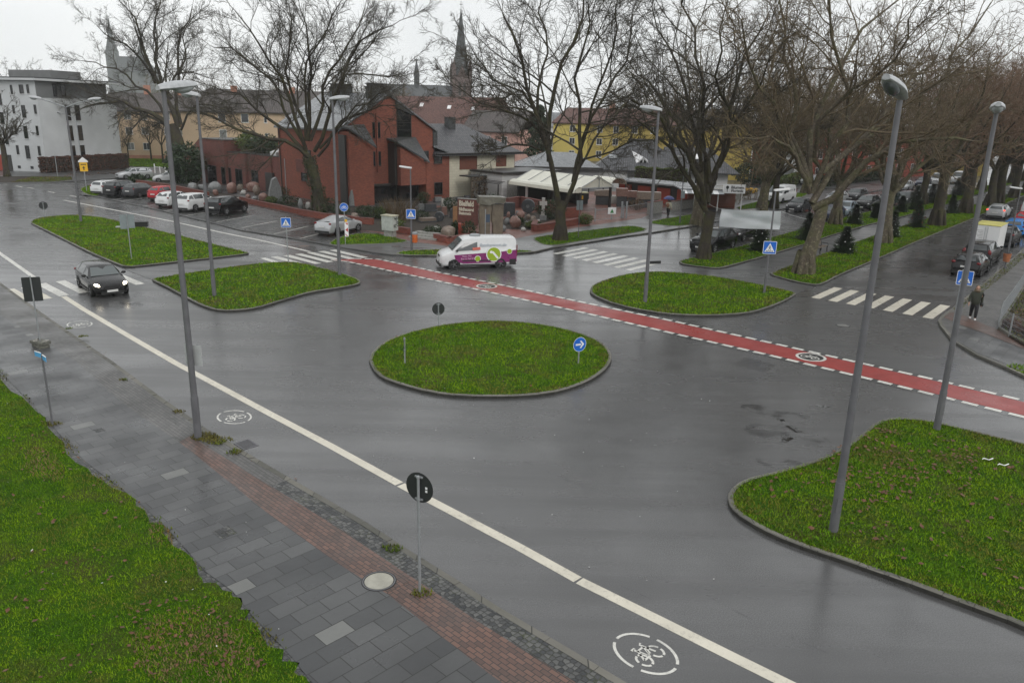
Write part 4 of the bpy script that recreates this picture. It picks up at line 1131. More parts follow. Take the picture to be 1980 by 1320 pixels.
# edge tree at the far left and the young trees by the apartments
tm = tree_meshes('edge_tree', 95, [(0, 0, -0.2, 0.42), (0, 0, 1.8, 0.36), (0.1, 0, 3.6, 0.34), (0, 0, 4.6, 0.3)], auto_limbs(7, (0, 0, 4.6), 8, 10.5, 5.0, 0.18, 0.2), 0.75, M_bark, M_twig, 0.25, 0.08, twig_r=0.016)
plant_tree('bare_tree', tm, at(14, 343), 'bare tree in front of the red door of the grey block, at the left edge', 'bare trees')
ym = tree_meshes('young_tree', 96, [(0, 0, -0.2, 0.18), (0, 0, 1.5, 0.15), (0, 0, 3.2, 0.13)], auto_limbs(9, (0, 0, 3.2), 7, 8.0, 2.6, 0.08, 0.4), 0.6, M_bark, M_twig_brown, 0.2, 0.12, twig_r=0.018, fine=False)
y0 = plant_tree('young_tree', ym, at(293, 311), 'young tree on the lawn, leftmost in front of the peach apartments', 'young trees on the lawn')
dup(y0, (*at(316, 317).to_2d(), 0.1), 1.1, 'taller young tree on the lawn just left of the thick lamp post', None, 1.05)
dup(y0, (*at(249, 309).to_2d(), 0.1), 2.4, 'small young tree where the grey block meets the peach apartments', None, 0.75)
# ---------------------------------------------------------------- leafy plants
def leaf_cloud(n, fn, size, g, flat=0.0):
    """n little leaves; fn(g,n)->points"""
    P = fn(g, n); n = len(P)
    a = g.normal(size=(n, 3)); a /= np.linalg.norm(a, axis=1, keepdims=True)
    b = g.normal(size=(n, 3)); b -= a * (a * b).sum(1, keepdims=True); b /= np.linalg.norm(b, axis=1, keepdims=True) + 1e-9
    s = size * g.uniform(0.5, 1.3, n)[:, None]
    V = np.stack([P - a * s, P - b * s * 0.5, P + a * s, P + b * s * 0.5], axis=1)
    return V.reshape(-1, 3)
def ellipsoid_pts(rx, ry, rz_, cz, lump=0.25, shell=0.55):
    def fn(g, n):
        d = g.normal(size=(n, 3)); d /= np.linalg.norm(d, axis=1, keepdims=True)
        r = shell + (1 - shell) * g.random(n) ** 0.6
        l = 1 + lump * np.sin(d[:, 0] * 5 + d[:, 2] * 4) * np.cos(d[:, 1] * 6 + 1)
        return d * (r * l)[:, None] * np.array([rx, ry, rz_]) + np.array([0, 0, cz])
    return fn
def box_pts(L, W, H):
    def fn(g, n):
        P = g.random((n, 3)) * np.array([L, W, H])
        f = g.integers(0, 5, n)
        j = np.abs(g.normal(0, 0.05, n))
        P[:, 2] = np.where(f == 0, H - j, P[:, 2]); P[:, 2] = np.where(f == 4, H - j, P[:, 2])
        P[:, 1] = np.where(f == 1, j, P[:, 1]); P[:, 1] = np.where(f == 2, W - j, P[:, 1])
        P[:, 0] = np.where(f == 3, np.where(g.random(n) < 0.5, j, L - j), P[:, 0])
        P[:, 2] += 0.08 * np.sin(P[:, 0] * 3.1)
        return P
    return fn
def shrub(name, loc, rx, rz_, mat, label, n=1500, size=0.09, cat='shrub', group=None, ry=None, seed=0, stem=True, z0=0.1):
    t = thing(name, label, cat, (loc[0], loc[1], z0), 0, group)
    g = np.random.default_rng(seed + int(abs(loc[0] * 13 + loc[1] * 7)))
    V = leaf_cloud(n, ellipsoid_pts(rx, ry or rx, rz_, rz_ * 0.95), size, g)
    link(bpy.data.objects.new('foliage', fast_mesh('foliage', V, 4, mat)), t)
    if stem:
        b = MB()
        for i in range(6):
            a = i * 1.05; b.tube([(0, 0, -0.1), (math.cos(a) * rx * 0.25, math.sin(a) * rx * 0.25, rz_ * 0.7), (math.cos(a) * rx * 0.5, math.sin(a) * rx * 0.5, rz_ * 1.3)], [0.04, 0.03, 0.01], 5)
        b.build('stem', M_bark, t)
    return t
def hedge(name, a, b, W, H, mat, label, dens=160, size=0.10, cat='hedge', z0=0.09):
    a, b = Vector((a[0], a[1])), Vector((b[0], b[1])); d = b - a
    t = thing(name, label, cat, (a.x, a.y, z0), math.atan2(d.y, d.x))
    g = np.random.default_rng(int(abs(a.x * 31 + a.y)))
    L = d.length
    V = leaf_cloud(int(dens * (L * H * 2 + L * W)), box_pts(L, W, H), size, g)
    link(bpy.data.objects.new('foliage', fast_mesh('foliage', V, 4, mat)), t)
    m = MB()
    for i in range(max(2, int(L / 0.5))):
        x = (i + 0.5) * L / max(2, int(L / 0.5)); m.tube([(x, W / 2, -0.1), (x + 0.05, W / 2, H * 0.6)], [0.03, 0.015], 5)
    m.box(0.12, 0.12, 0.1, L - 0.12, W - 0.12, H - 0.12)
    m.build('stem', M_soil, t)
    return t
# conifer of drooping needle sprays
def fir_meshes(H, Rad, seed, nl=20, needle=0.26):
    g = np.random.default_rng(seed); V = []; st = MB()
    st.tube([(0, 0, -0.1), (0, 0, H * 0.97)], [0.05, 0.012], 6)
    for i in range(nl):
        f = i / (nl - 1); z = H * (0.07 + 0.9 * f); r = Rad * (1 - f) ** 0.85 + 0.05
        nb = int(8 + 10 * (1 - f))
        for j in range(nb):
            a = 2 * math.pi * (j + g.uniform(-0.3, 0.3)) / nb + i; rr = r * g.uniform(0.5, 1.2)
            d = np.array([math.cos(a), math.sin(a), -0.18 + 0.5 * f]); q = np.array([-d[1], d[0], 0])
            m = max(3, int(rr / 0.07))
            for s in range(m):
                t = (s + 0.5) / m
                p = np.array([0, 0, z]) + d * rr * t + np.array([0, 0, 0.10 * t * t])
                w = needle * (1 - 0.45 * t)
                for sg in (-1, 1):
                    e = p + (q * sg * 0.8 + d * 0.7) * w + np.array([0, 0, g.uniform(-0.05, 0.03)])
                    V += [p - d * 0.05, p + d * 0.07, e + d * 0.06, e - d * 0.03]
    return st, np.array(V)
def christmas_tree(p, H, Rad, label, lights=0, lmat=None, seed=1):
    st, V = fir_meshes(H, Rad, seed)
    t = thing('christmas_tree', label, 'conifer', (p.x, p.y, 0.08), 0, 'small christmas trees on the avenue')
    link(bpy.data.objects.new('foliage', fast_mesh('foliage', V, 4, M_fir)), t)
    st.build('trunk', M_bark, t)
    g = random.Random(seed)
    for i in range(lights):
        f = i / max(1, lights); a = i * 2.4; r = Rad * (1 - f) ** 0.85 + 0.03
        b = MB(); b.ball((0, 0, 0), 0.042, 8, 6)
        o = b.build('bauble', lmat, t, 60); o.location = (r * math.cos(a), r * math.sin(a), H * (0.1 + 0.82 * f))
M_bauble_w = plain('white_bauble', (0.75, 0.75, 0.74), 0.3, 0.0)
M_bauble_r = plain('red_bauble', (0.42, 0.02, 0.03), 0.3, 0.0)
for i, (pp, H, Rad, n, mm, lab) in enumerate([
    ((1468, 486), 2.35, 0.85, 26, M_bauble_w, 'bushy christmas tree with white baubles under the banner, beside the parked black car'),
    ((1560, 466), 2.2, 0.8, 0, None, 'dark christmas tree partly behind the flaking plane tree'),
    ((1632, 490), 1.9, 0.85, 16, M_bauble_w, 'dark christmas tree with a few white lights behind the bench'),
    ((1652, 434), 1.8, 0.75, 8, M_bauble_w, 'small christmas tree in front of the silver-blue car'),
    ((1692, 423), 1.5, 0.6, 0, None, 'small christmas tree in front of the black estate car'),
    ((1725, 459), 2.1, 0.55, 30, M_bauble_w, 'narrow christmas tree covered in white baubles behind the straight grey trunk'),
    ((1742, 411), 1.7, 0.75, 0, None, 'low christmas tree left of a taller one by the kerb'),
    ((1768, 407), 2.6, 0.85, 10, M_bauble_w, 'tall christmas tree by the kerb in front of the dark car'),
    ((1772, 441), 2.5, 0.8, 14, M_bauble_r, 'christmas tree with red baubles left of the ringed brown trunk'),
    ((1800, 394), 2.3, 0.8, 0, None, 'christmas tree half hidden behind the ringed trunk, by the kerb'),
    ((1839, 414), 2.0, 0.7, 0, None, 'christmas tree right of the ringed brown trunk'),
    ((1849, 379), 2.4, 0.9, 0, None, 'christmas tree in front of the distant white van'),
    ((1932, 386), 2.3, 0.8, 0, None, 'farthest visible christmas tree, beyond the red-brown trunk')]):
    christmas_tree(at(*pp), H, Rad, lab, n, mm, 100 + i)
# hedges and shrubs
hedge('beech_hedge', at(92, 336), at(166, 331), 1.6, 2.1, M_beech, 'brown beech hedge at the foot of the grey apartment block, left of the gap', 60, 0.14)
hedge('beech_hedge', at(178, 332), at(252, 327), 1.6, 2.2, M_beech, 'brown beech hedge in front of the peach apartments, right of the gap', 60, 0.14)
shrub('conifer_shrub', at(362, 356), 2.3, 2.6, M_fir, 'big dark conifer shrub between the lamp post and the brick annex', 4200, 0.20)
shrub('round_shrub', at(266, 356), 1.0, 0.6, M_ever, 'low dark shrub in front of the passing silver estate car', 900, 0.13)
hedge('garden_hedge', at(1500, 372), at(1572, 349), 1.2, 1.6, M_olive, 'green hedge behind the white delivery van', 45, 0.15)
hedge('dark_hedge', at(1600, 362), at(1780, 340), 1.2, 1.5, M_ever, 'dark hedge along the foot of the red-panelled building', 35, 0.18)
# ivy on the trunk of the wide tree
t_ = thing('ivy', 'dark ivy climbing the trunk of the wide spreading tree', 'climber', (b2.x, b2.y, 0.1))
def _ivy(g, n):
    a = g.uniform(0, 6.28, n); z = g.random(n) ** 1.2 * 5.4; r = 0.66 - 0.02 * z + g.normal(0, 0.08, n)
    return np.column_stack([np.cos(a) * r - 0.13 * z * (z > 2.5), np.sin(a) * r, z])
link(bpy.data.objects.new('foliage', fast_mesh('foliage', leaf_cloud(1700, _ivy, 0.09, np.random.default_rng(5)), 4, M_ever)), t_)
# ================================================================== buildings
Z = Vector((0, 0, 1))
def window(par, o, u, n, w, h, fmat=None, pmat=None, sill=True, cols=1, rows=1, fw=0.07, dep=0.05, smat=None, name='window'):
    """frame standing a little proud of the wall, pane inside it, sill below; o = lower left corner on the wall"""
    o, u, n = Vector(o), Vector(u).normalized(), Vector(n).normalized()
    f = MB(); oo = o - n * 0.02
    d = n * (dep + 0.02)
    f.obox(oo, u * fw, Z * h, d); f.obox(oo + u * (w - fw), u * fw, Z * h, d)
    f.obox(oo + u * fw, u * (w - 2 * fw), Z * fw, d); f.obox(oo + u * fw + Z * (h - fw), u * (w - 2 * fw), Z * fw, d)
    for i in range(1, cols):
        f.obox(oo + u * (w * i / cols - fw * 0.35) + Z * fw, u * fw * 0.7, Z * (h - 2 * fw), d * 0.8)
    for i in range(1, rows):
        f.obox(oo + u * fw + Z * (h * i / rows - fw * 0.35), u * (w - 2 * fw), Z * fw * 0.7, d * 0.78)
    fo = f.build(name, fmat or M_whiteframe, par)
    p = MB(); a = o + n * 0.012 + u * fw * 0.9 + Z * fw * 0.9
    uu, zz = u * (w - 1.8 * fw), Z * (h - 1.8 * fw)
    q = [a, a + uu, a + uu + zz, a + zz]
    if (q[1] - q[0]).cross(q[3] - q[0]).dot(n) < 0: q = q[::-1]
    p.poly(q); p.build('pane', pmat or M_pane, fo)
    if sill:
        s = MB(); s.obox(o - u * 0.06 - Z * 0.06 - n * 0.02, u * (w + 0.12), Z * 0.055, n * (dep + 0.07)); s.build('sill', smat or M_whiteframe, fo)
    return fo
def gable_roof(par, x0, x1, y0, y1, ze, zr, mat, over=0.4, axis='x', th=0.18, hip0=0.0, hip1=0.0, name='roof'):
    """pitched roof over a rectangle, ridge along axis; hips pull the ridge ends in"""
    b = MB()
    if axis == 'x':
        ym = (y0 + y1) / 2; k = (zr - ze) / (ym - y0); e = over * k
        A = [(x0 - over, y0 - over, ze - e), (x1 + over, y0 - over, ze - e), (x1 + over, y1 + over, ze - e), (x0 - over, y1 + over, ze - e)]
        r0, r1 = (x0 - over + hip0, ym, zr), (x1 + over - hip1, ym, zr)
        top = [A[0], A[1], A[2], A[3], r0, r1]; fs = [[0, 1, 5, 4], [2, 3, 4, 5]]; ends = [[3, 0, 4], [1, 2, 5]]
    else:
        xm = (x0 + x1) / 2; k = (zr - ze) / (xm - x0); e = over * k
        A = [(x0 - over, y0 - over, ze - e), (x1 + over, y0 - over, ze - e), (x1 + over, y1 + over, ze - e), (x0 - over, y1 + over, ze - e)]
        r0, r1 = (xm, y0 - over + hip0, zr), (xm, y1 + over - hip1, zr)
        top = [A[0], A[1], A[2], A[3], r0, r1]; fs = [[3, 0, 4, 5], [1, 2, 5, 4]]; ends = [[0, 1, 4], [2, 3, 5]]
    n = 6
    vs = [Vector(v) for v in top] + [Vector(v) - Z * th for v in top]
    F = []
    for f in fs: F.append(f); F.append([i + n for i in f][::-1])
    for f, hp in zip(ends, (hip0, hip1)):
        if hp > 0: F.append(f); F.append([i + n for i in f][::-1])
        else:
            a, b_, r = f; F.append([a, r, r + n, a + n][::-1] if axis == 'x' else [a, r, r + n, a + n][::-1]); F.append([r, b_, b_ + n, r + n][::-1])
    for i in range(4):
        j = (i + 1) % 4
        if axis == 'x' and i in (1, 3) and (hip1 if i == 1 else hip0) == 0: continue
        if axis == 'y' and i in (0, 2) and (hip0 if i == 0 else hip1) == 0: continue
        F.append([j, i, i + n, j + n])
    b.add(vs, F)
    return b.build(name, mat, par)
def gable_wall(b, x0, x1, y, ze, zr, th, axis='x'):
    """triangle of masonry closing a gable"""
    if axis == 'x': b.extrude([(x0, y, ze), (x1, y, ze), ((x0 + x1) / 2, y, zr)], (0, th, 0))
    else: b.extrude([(y, x0, ze), (y, x1, ze), (y, (x0 + x1) / 2, zr)], (th, 0, 0))

# ---- grey apartment block, far left
apt = thing('apartment_block', 'pale grey flat-roofed apartment block with a dark recessed top corner, far left', 'apartment block', (-68.6, 115.4), R(75))
b = MB()
b.box(0, 0.0, -0.3, 15.2, 34, 10.4); b.box(0.0, 0.02, 10.4, 3.0, 34, 12.75); b.box(3.0, 1.4, 10.4, 15.0, 34, 12.75)
b.build('wall', M_render_grey, apt)
b = MB(); b.box(3.0, 1.36, 10.45, 15.02, 1.39, 12.7); b.box(0.03, -0.02, 10.42, 2.99, 0.01, 12.7); b.build('cladding', M_render_dark, apt)
b = MB(); b.box(-0.7, -0.7, 12.75, 16.0, 34.5, 13.05); b.mat(1); b.box(-0.5, -0.5, 13.05, 15.8, 34.3, 13.2); b.build('roof', [M_render_grey, M_flat_roof], apt)
b = MB(); b.box(9, 6, 13.2, 15, 14, 14.6); b.build('roof_house', M_render_dark, apt)
for zl, zh in ((1.7, 3.62), (4.3, 6.55), (7.25, 9.5)):
    for x0_ in (4.75, 6.6): window(apt, (x0_, 0, zl), (1, 0, 0), (0, -1, 0), 0.95, zh - zl, M_darkframe, M_pane_dark, True, 1, 2)
for x0_ in (4.2, 5.85): window(apt, (x0_, 1.36, 10.65), (1, 0, 0), (0, -1, 0), 0.9, 1.75, M_darkframe, M_pane_dark, False)
for y0_, zl, w_, h_ in ((2.1, 10.9, 0.75, 1.25), (1.12, 10.95, 0.42, 1.25), (4.05, 10.8, 0.40, 1.3), (2.3, 7.57, 0.7, 1.78), (0.33, 8.15, 0.42, 1.3), (4.22, 8.12, 0.4, 1.2), (2.48, 4.67, 0.7, 1.8), (0.51, 5.15, 0.42, 1.38), (4.4, 5.2, 0.4, 1.3), (2.65, 1.79, 0.75, 1.9), (0.66, 2.29, 0.46, 1.4), (4.57, 2.34, 0.46, 1.35), (6.3, 9.3, 0.6, 1.5), (6.4, 6.6, 0.7, 1.7), (6.2, 3.7, 0.6, 1.7), (8.0, 3.8, 0.5, 1.4), (8.2, 6.9, 0.5, 1.4), (8.3, 9.9, 0.5, 1.4)):
    window(apt, (0, y0_ + w_, zl), (0, -1, 0), (-1, 0, 0), w_, h_, M_darkframe, M_pane_dark, True)
for y0_ in (0.2, 2.4, 4.72): window(apt, (0, y0_ + 0.5, 0.36), (0, -1, 0), (-1, 0, 0), 0.5, 0.4, M_darkframe, M_pane, False, name='cellar_window')
b = MB(); b.box(-0.06, 6.2, -0.2, 0.02, 7.3, 2.25); b.build('doorway', M_darkframe, apt)
b = MB(); b.box(-0.09, 7.35, -0.2, 0.02, 8.9, 2.25); b.build('door', M_redpanel, apt)

# ---- peach apartments in two ranges
pe = thing('apartment_block', 'long peach rendered apartments with brown tiled roof and small white windows behind the lawn', 'apartment block', (-76.0, 148.0), R(10))
b = MB(); b.box(0, 0, 0.75, 18, 11, 9.0); b.box(16.3, -13.0, 0.75, 50, -1.5, 9.3); b.build('wall', M_beige, pe)
b = MB(); b.box(-0.05, -0.06, -0.3, 16.2, 11, 0.75); b.box(16.25, -13.06, -0.3, 50.05, -1.5, 0.75); b.build('plinth', M_plinth, pe)
gable_roof(pe, 0, 18, 0, 11, 9.0, 12.0, M_tile_brown, 0.5)
gable_roof(pe, 16.3, 50, -13.0, -1.5, 9.3, 12.8, M_tile_brown, 0.5, hip0=4)
b = MB()
for x_ in (6, 12, 24, 34, 44): b.box(x_, 5 if x_ < 18 else -8, 11.0, x_ + 1.0, 6 if x_ < 18 else -7, 13.4)
b.build('chimney', M_plinth, pe)
for z_ in (1.7, 4.5, 7.2):
    for i, x_ in enumerate((3.4, 6.2, 10.2, 12.4)): window(pe, (x_, 0, z_), (1, 0, 0), (0, -1, 0), 1.25, 1.3, M_whiteframe, M_pane_pale if (i + int(z_)) % 2 else M_pane, True, 2, 1)
    for i, x_ in enumerate((22.4, 26.2, 30.0, 33.6, 37.0, 41.0)):
        w_, h_ = ((1.25, 1.5), (1.25, 1.5), (0.55, 0.9), (1.0, 1.6), (0.6, 1.1), (1.2, 1.4))[i]
        window(pe, (x_, -13.0, z_), (1, 0, 0), (0, -1, 0), w_, h_, M_whiteframe, M_pane_pale if (i * 3 + int(z_)) % 4 == 0 else M_pane, True, 1, 2 if i == 3 else 1)
for z_ in (3.2, 6.0):
    o_ = window(pe, (16.3, -6.5, z_ + 1.0), (0, -1, 0), (-1, 0, 0), 4.2, 1.7, M_whiteframe, M_pane_pale, False, 3, 1, name='loggia_window')
    b = MB(); b.box(15.6, -11.0, z_ - 0.3, 16.32, -6.3, z_ + 0.95); b.build('loggia_parapet', M_plinth, pe)
    bal = MB(); bal.box(-0.1, -1.5, z_ - 0.2, 2.3, 0, z_); bal.mat(1); bal.box(-0.1, -1.5, z_, 2.3, -1.44, z_ + 0.95); bal.box(2.24, -1.44, z_, 2.3, 0, z_ + 0.95)
    bal.build('balcony', [M_grey_wall, M_darkframe], pe)
b = MB(); b.tube([(-0.2, -1.4, 0), (-0.2, -1.4, 7)], 0.05); b.build('balcony_post', M_darkframe, pe)

# ---- brick house with folded slate roofs
HO = (-17.8, 81.3)
ho = thing('brick_house', 'tall red brick house with pale slate gable roof, slit windows and wedge-shaped bays', 'house', HO, R(44))
b = MB()
b.box(0, 0.3, -0.2, 12, 13.5, 7.85)
gable_wall(b, 0, 12, 0.3, 7.85, 11.25, 0.4); gable_wall(b, 0, 12, 13.1, 7.85, 11.25, 0.4)
b.box(12, 0.35, -0.2, 14.4, 9.5, 5.15)
b.extrude([(12.0, 0.45, 5.15), (12.0, 7.0, 5.15), (12.0, 7.0, 7.6), (12.0, 0.45, 7.6)], (0.25, 0, 0))
b.build('wall', M_brick, ho)
r = gable_roof(ho, 0, 12, 0.3, 13.5, 7.9, 11.45, M_slate, 0.3, axis='y')
# wedge bays with dark slate tops sloping to the right
def wedge(x0, x1, y0, y1, zb, zl, zr):
    b = MB(); b.extrude([(x0, y0, zb), (x1, y0, zb), (x1, y0, zr), (x0, y0, zl)], (0, y1 - y0, 0)); return b.build('bay_wall', M_brick, ho)
def bay_top(q, th=0.18):
    q = [Vector(v) for v in q]; b = MB(); b.add(q + [v - Z * th for v in q], [[0, 1, 2], [0, 2, 3], [6, 5, 4], [7, 6, 4], [1, 0, 4, 5], [2, 1, 5, 6], [3, 2, 6, 7], [0, 3, 7, 4]]); return b.build('bay_roof', M_slate_dark, ho)
wedge(0.0, 2.9, -1.3, 0.3, -0.2, 7.55, 5.9); bay_top([(-0.1, -1.5, 7.95), (3.15, -1.6, 6.05), (2.95, 0.3, 8.25), (0.0, 0.3, 8.1)])
wedge(6.2, 9.55, -1.5, 0.3, 1.95, 6.0, 4.35); bay_top([(5.7, -1.7, 6.55), (9.9, -1.8, 4.4), (9.55, 0.3, 6.95), (5.7, 0.3, 6.85)])
b = MB(); b.box(5.85, -0.9, 1.95, 6.18, 0.3, 6.3); b.build('slot', M_darkframe, ho); b = MB(); b.box(-0.22, -0.9, -0.2, -0.02, 0.3, 7.2); b.build('slot', M_darkframe, ho)
b = MB(); b.box(9.6, -1.5, -0.2, 10.4, 0.28, 4.3); b.build('pier', M_brick, ho)
b = MB(); b.box(3.3, -0.15, -0.1, 9.4, 0.29, 2.0); b.build('shopfront', M_pane_dark, ho)
b = MB(); b.box(3.2, -0.35, 1.9, 9.5, 0.28, 2.1); b.box(6.4, -0.30, -0.1, 6.5, 0.2, 1.9); b.box(9.3, -0.3, -0.1, 9.45, 0.2, 1.9); b.build('shopfront_frame', M_darkframe, ho)
window(ho, (7.05, 0.3, 6.9), (1, 0, 0), (0, -1, 0), 1.95, 3.1, M_darkframe, M_pane_dark, False, 1, 4, name='stair_window')
b = MB(); b.extrude([(6.95, 0.1, 10.0), (9.15, 0.1, 9.25), (9.15, 0.1, 9.5), (6.95, 0.1, 10.8)], (0, 0.4, 0)); b.build('window_hood', M_slate_dark, ho)
for x_, zl, h_ in ((3.95, 6.85, 1.6), (4.62, 6.85, 1.6), (3.9, 3.97, 1.5), (4.62, 3.97, 1.5)):
    window(ho, (x_, 0.3, zl), (1, 0, 0), (0, -1, 0), 0.3, h_, M_darkframe, M_pane_dark, True, smat=M_brick_annex, fw=0.04)
b = MB(); b.extrude([(4.36, 0.12, 3.3), (4.5, 0.12, 3.3), (4.5, 0.12, 9.3), (4.36, 0.12, 9.3)], (0, 0.2, 0)); b.build('fin', M_brick, ho)
window(ho, (10.65, 0.3, 3.85), (1, 0, 0), (0, -1, 0), 0.7, 1.6, M_darkframe, M_pane_dark, True, 1, 1, smat=M_brick_annex)
window(ho, (10.65, 0.3, 0.5), (1, 0, 0), (0, -1, 0), 0.7, 1.3, M_darkframe, M_pane_dark, True, 1, 1, smat=M_brick_annex)
window(ho, (12.15, 0.35, 4.0), (1, 0, 0), (0, -1, 0), 1.15, 1.1, M_darkframe, M_pane_dark, True, 1, 1, smat=M_brick_annex)
window(ho, (12.15, 0.35, 0.5), (1, 0, 0), (0, -1, 0), 1.2, 1.4, M_darkframe, M_pane_dark, True, 1, 1, smat=M_brick_annex)
b = MB(); b.add([(11.9, 0.05, 6.0), (14.7, 0.05, 5.1), (14.7, 9.6, 5.1), (11.9, 9.6, 6.0), (11.9, 0.05, 5.85), (14.7, 0.05, 4.95), (14.7, 9.6, 4.95), (11.9, 9.6, 5.85)], [[0, 1, 2, 3], [7, 6, 5, 4], [0, 4, 5, 1], [1, 5, 6, 2], [2, 6, 7, 3]]); b.build('side_roof', M_slate, ho)
b = MB(); b.box(11.95, 0.2, 6.0, 12.55, 2.2, 7.7); b.build('slate_hanging', M_slate_dark, ho)
for y_, x_, w_ in ((2.0, 5.0, 1.9), (8.0, 4.2, 2.4)):
    b = MB(); b.box(x_, y_, 10.4, x_ + w_, y_ + 1.0, 12.0); b.mat(1); b.box(x_ - 0.1, y_ - 0.1, 12.0, x_ + w_ + 0.1, y_ + 1.1, 12.12); b.box(x_ + 0.1, y_ + 0.1, 12.12, x_ + w_ - 0.1, y_ + 0.9, 12.35); b.box(x_ - 0.05, y_ - 0.05, 12.35, x_ + w_ + 0.05, y_ + 1.05, 12.45)
    b.build('chimney', [M_slate_dark, M_darkframe], ho)
b = MB(); b.tube([(5.9, 5.0, 11.3), (5.9, 5.0, 13.8)], 0.03, 5); b.build('aerial', M_darkframe, ho)
for y_, zl, h_ in ((6.3, 4.5, 0.9), (7.3, 2.0, 1.5)): window(ho, (0, y_ + 1.3, zl), (0, -1, 0), (-1, 0, 0), 1.3, h_, M_darkframe, M_pane_dark, True, 1, 1, smat=M_brick_annex)
b = MB(); b.box(-0.7, 6.0, 4.15, -0.02, 8.6, 4.35); b.box(-0.7, 6.2, 3.0, -0.02, 8.4, 4.13); b.build('box_bay', M_brick_annex, ho)
b = MB(); b.tube([(-0.12, 13.0, 0), (-0.12, 13.0, 7.6)], 0.06, 6); b.build('downpipe', M_darkframe, ho); b = MB(); b.tube([(-0.12, 0.35, 0), (-0.12, 0.35, 7.6)], 0.05, 6); b.build('downpipe', M_darkframe, ho)

# ---- brick annex with stepped front, bushes on its flat roof
an = thing('brick_annex', 'low dark red brick annex with stepped front, tall dark windows and one raised end', 'shop building', (-26.2, 90.0), R(134))
b = MB()   # local x runs away to the left, outside is +y
b.box(0.0, -9, -0.2, 3.6, -0.2, 4.25); b.box(3.6, -9, -0.2, 9.6, 0.0, 4.25); b.box(9.6, -9, -0.2, 14.4, 0.35, 4.25); b.box(14.4, -9, -0.2, 21.8, 0.7, 5.65)
b.extrude([(21.8, 0.7, -0.2), (27.6, 0.7, -0.2), (27.6, 0.7, 2.9), (21.8, 0.7, 5.65)], (0, -9.5, 0))
b.build('wall', M_brick_annex, an)
b = MB(); b.box(-0.05, -9, 4.25, 3.65, -0.14, 4.35); b.box(3.65, -9, 4.25, 9.65, 0.06, 4.35); b.box(9.65, -9, 4.25, 14.38, 0.41, 4.35); b.box(14.35, -9.1, 5.65, 21.8, 0.76, 5.75); b.build('coping', M_darkframe, an)
for x_, y_, w_, zl, zh in ((17.2, 0.7, 2.7, 0.1, 2.4), (13.7 - 0.1, 0.35, 0.78, 0.18, 2.37), (10.5, 0.35, 1.9, 0.1, 2.38), (6.95, 0.0, 1.75, 0.75, 2.42)):
    window(an, (x_ + w_, y_, zl), (-1, 0, 0), (0, 1, 0), w_, zh - zl, M_darkframe, M_pane_dark, False, 2 if w_ > 1 else 1, 1)
window(an, (15.7, 0.7, 0.18), (-1, 0, 0), (0, 1, 0), 1.2, 2.2, M_darkframe, M_pane_dark, False)
b = MB(); b.box(3.2, -0.22, -0.1, 5.1, 0.06, 2.38); b.build('door', M_darkframe, an)
text_part('Bielfeld', 0.75, plain('pale_lettering', (0.5, 0.47, 0.38), 0.6, 0.0), an, (24.2, 0.72, 2.35), (-1, 0, 0), (0, 1, 0), bold=0.02, width=2.6)
b = MB(); b.tube([(0.15, 0.0, 0), (0.15, 0.0, 4.2)], 0.07, 6); b.build('downpipe', M_galv, an)
_c, _s2 = math.cos(R(134)), math.sin(R(134))
def an_w(x, y, z): return (-26.2 + x * _c - y * _s2, 90.0 + x * _s2 + y * _c, z)
for i, (x_, y_, r_, h_, mm, lab) in enumerate(((12.5, -2.0, 1.9, 1.25, M_olive, 'yellowish rhododendron bush on the annex roof, next to the raised brick end'), (9.3, -2.2, 2.0, 1.15, M_ever, 'dark evergreen bush in the middle of the annex roof'), (5.6, -2.4, 1.9, 1.05, M_ever, 'dark evergreen bush on the annex roof behind the white skylight'), (2.6, -2.4, 1.7, 1.2, M_olive, 'bush on the annex roof against the tall brick house'))):
    shrub('roof_shrub', an_w(x_, y_, 0)[:2], r_, h_, mm, lab, 1900, 0.13, seed=i, z0=4.3)
sk = thing('skylight', 'white open skylight on the front edge of the annex roof', 'skylight', an_w(3.6, -0.9, 4.35), R(134))
b = MB(); b.box(-0.7, -0.5, 0, 0.7, 0.5, 0.3); b.build('curb', M_whiteframe, sk)
b = MB(); b.extrude([(-0.75, -0.55, 0.3), (-0.75, 0.55, 0.3), (-0.75, 0.55, 0.36), (-0.75, -0.55, 0.75)], (1.5, 0, 0)); b.build('lid', M_signwhite, sk)

# ---- cream house with hipped tile roof
cr = thing('cream_house', 'cream clad house with dark tiled hip roof and closed brown shutters beside the brick house', 'house', (-7.42, 91.29), R(44))
b = MB(); b.box(0.02, 0.6, -0.2, 10.6, 11, 5.2); b.build('wall', M_creamwall, cr)
b = MB(); b.box(10.6, 0.7, -0.2, 10.75, 11, 5.15); b.build('side_wall', M_brick_annex, cr)
gable_roof(cr, -2.0, 11.0, 0.3, 11.3, 5.3, 8.3, M_tile_grey, 0.5, hip0=3.0, hip1=5.2)
b = MB(); b.box(3.4, 4.6, 7.2, 4.4, 5.5, 9.1); b.build('chimney', M_slate_dark, cr)
window(cr, (1.7, 0.6, 3.2), (1, 0, 0), (0, -1, 0), 2.7, 1.55, M_brownframe, M_brownframe, False, 1, 1, name='shutter')
window(cr, (7.5, 0.6, 3.4), (1, 0, 0), (0, -1, 0), 1.7, 1.35, M_brownframe, M_brownframe, False, 1, 1, name='shutter')
b = MB(); b.tube([(-2.4, -0.25, 5.1), (11.4, -0.25, 5.1)], 0.08, 6); b.build('gutter', M_darkframe, cr)
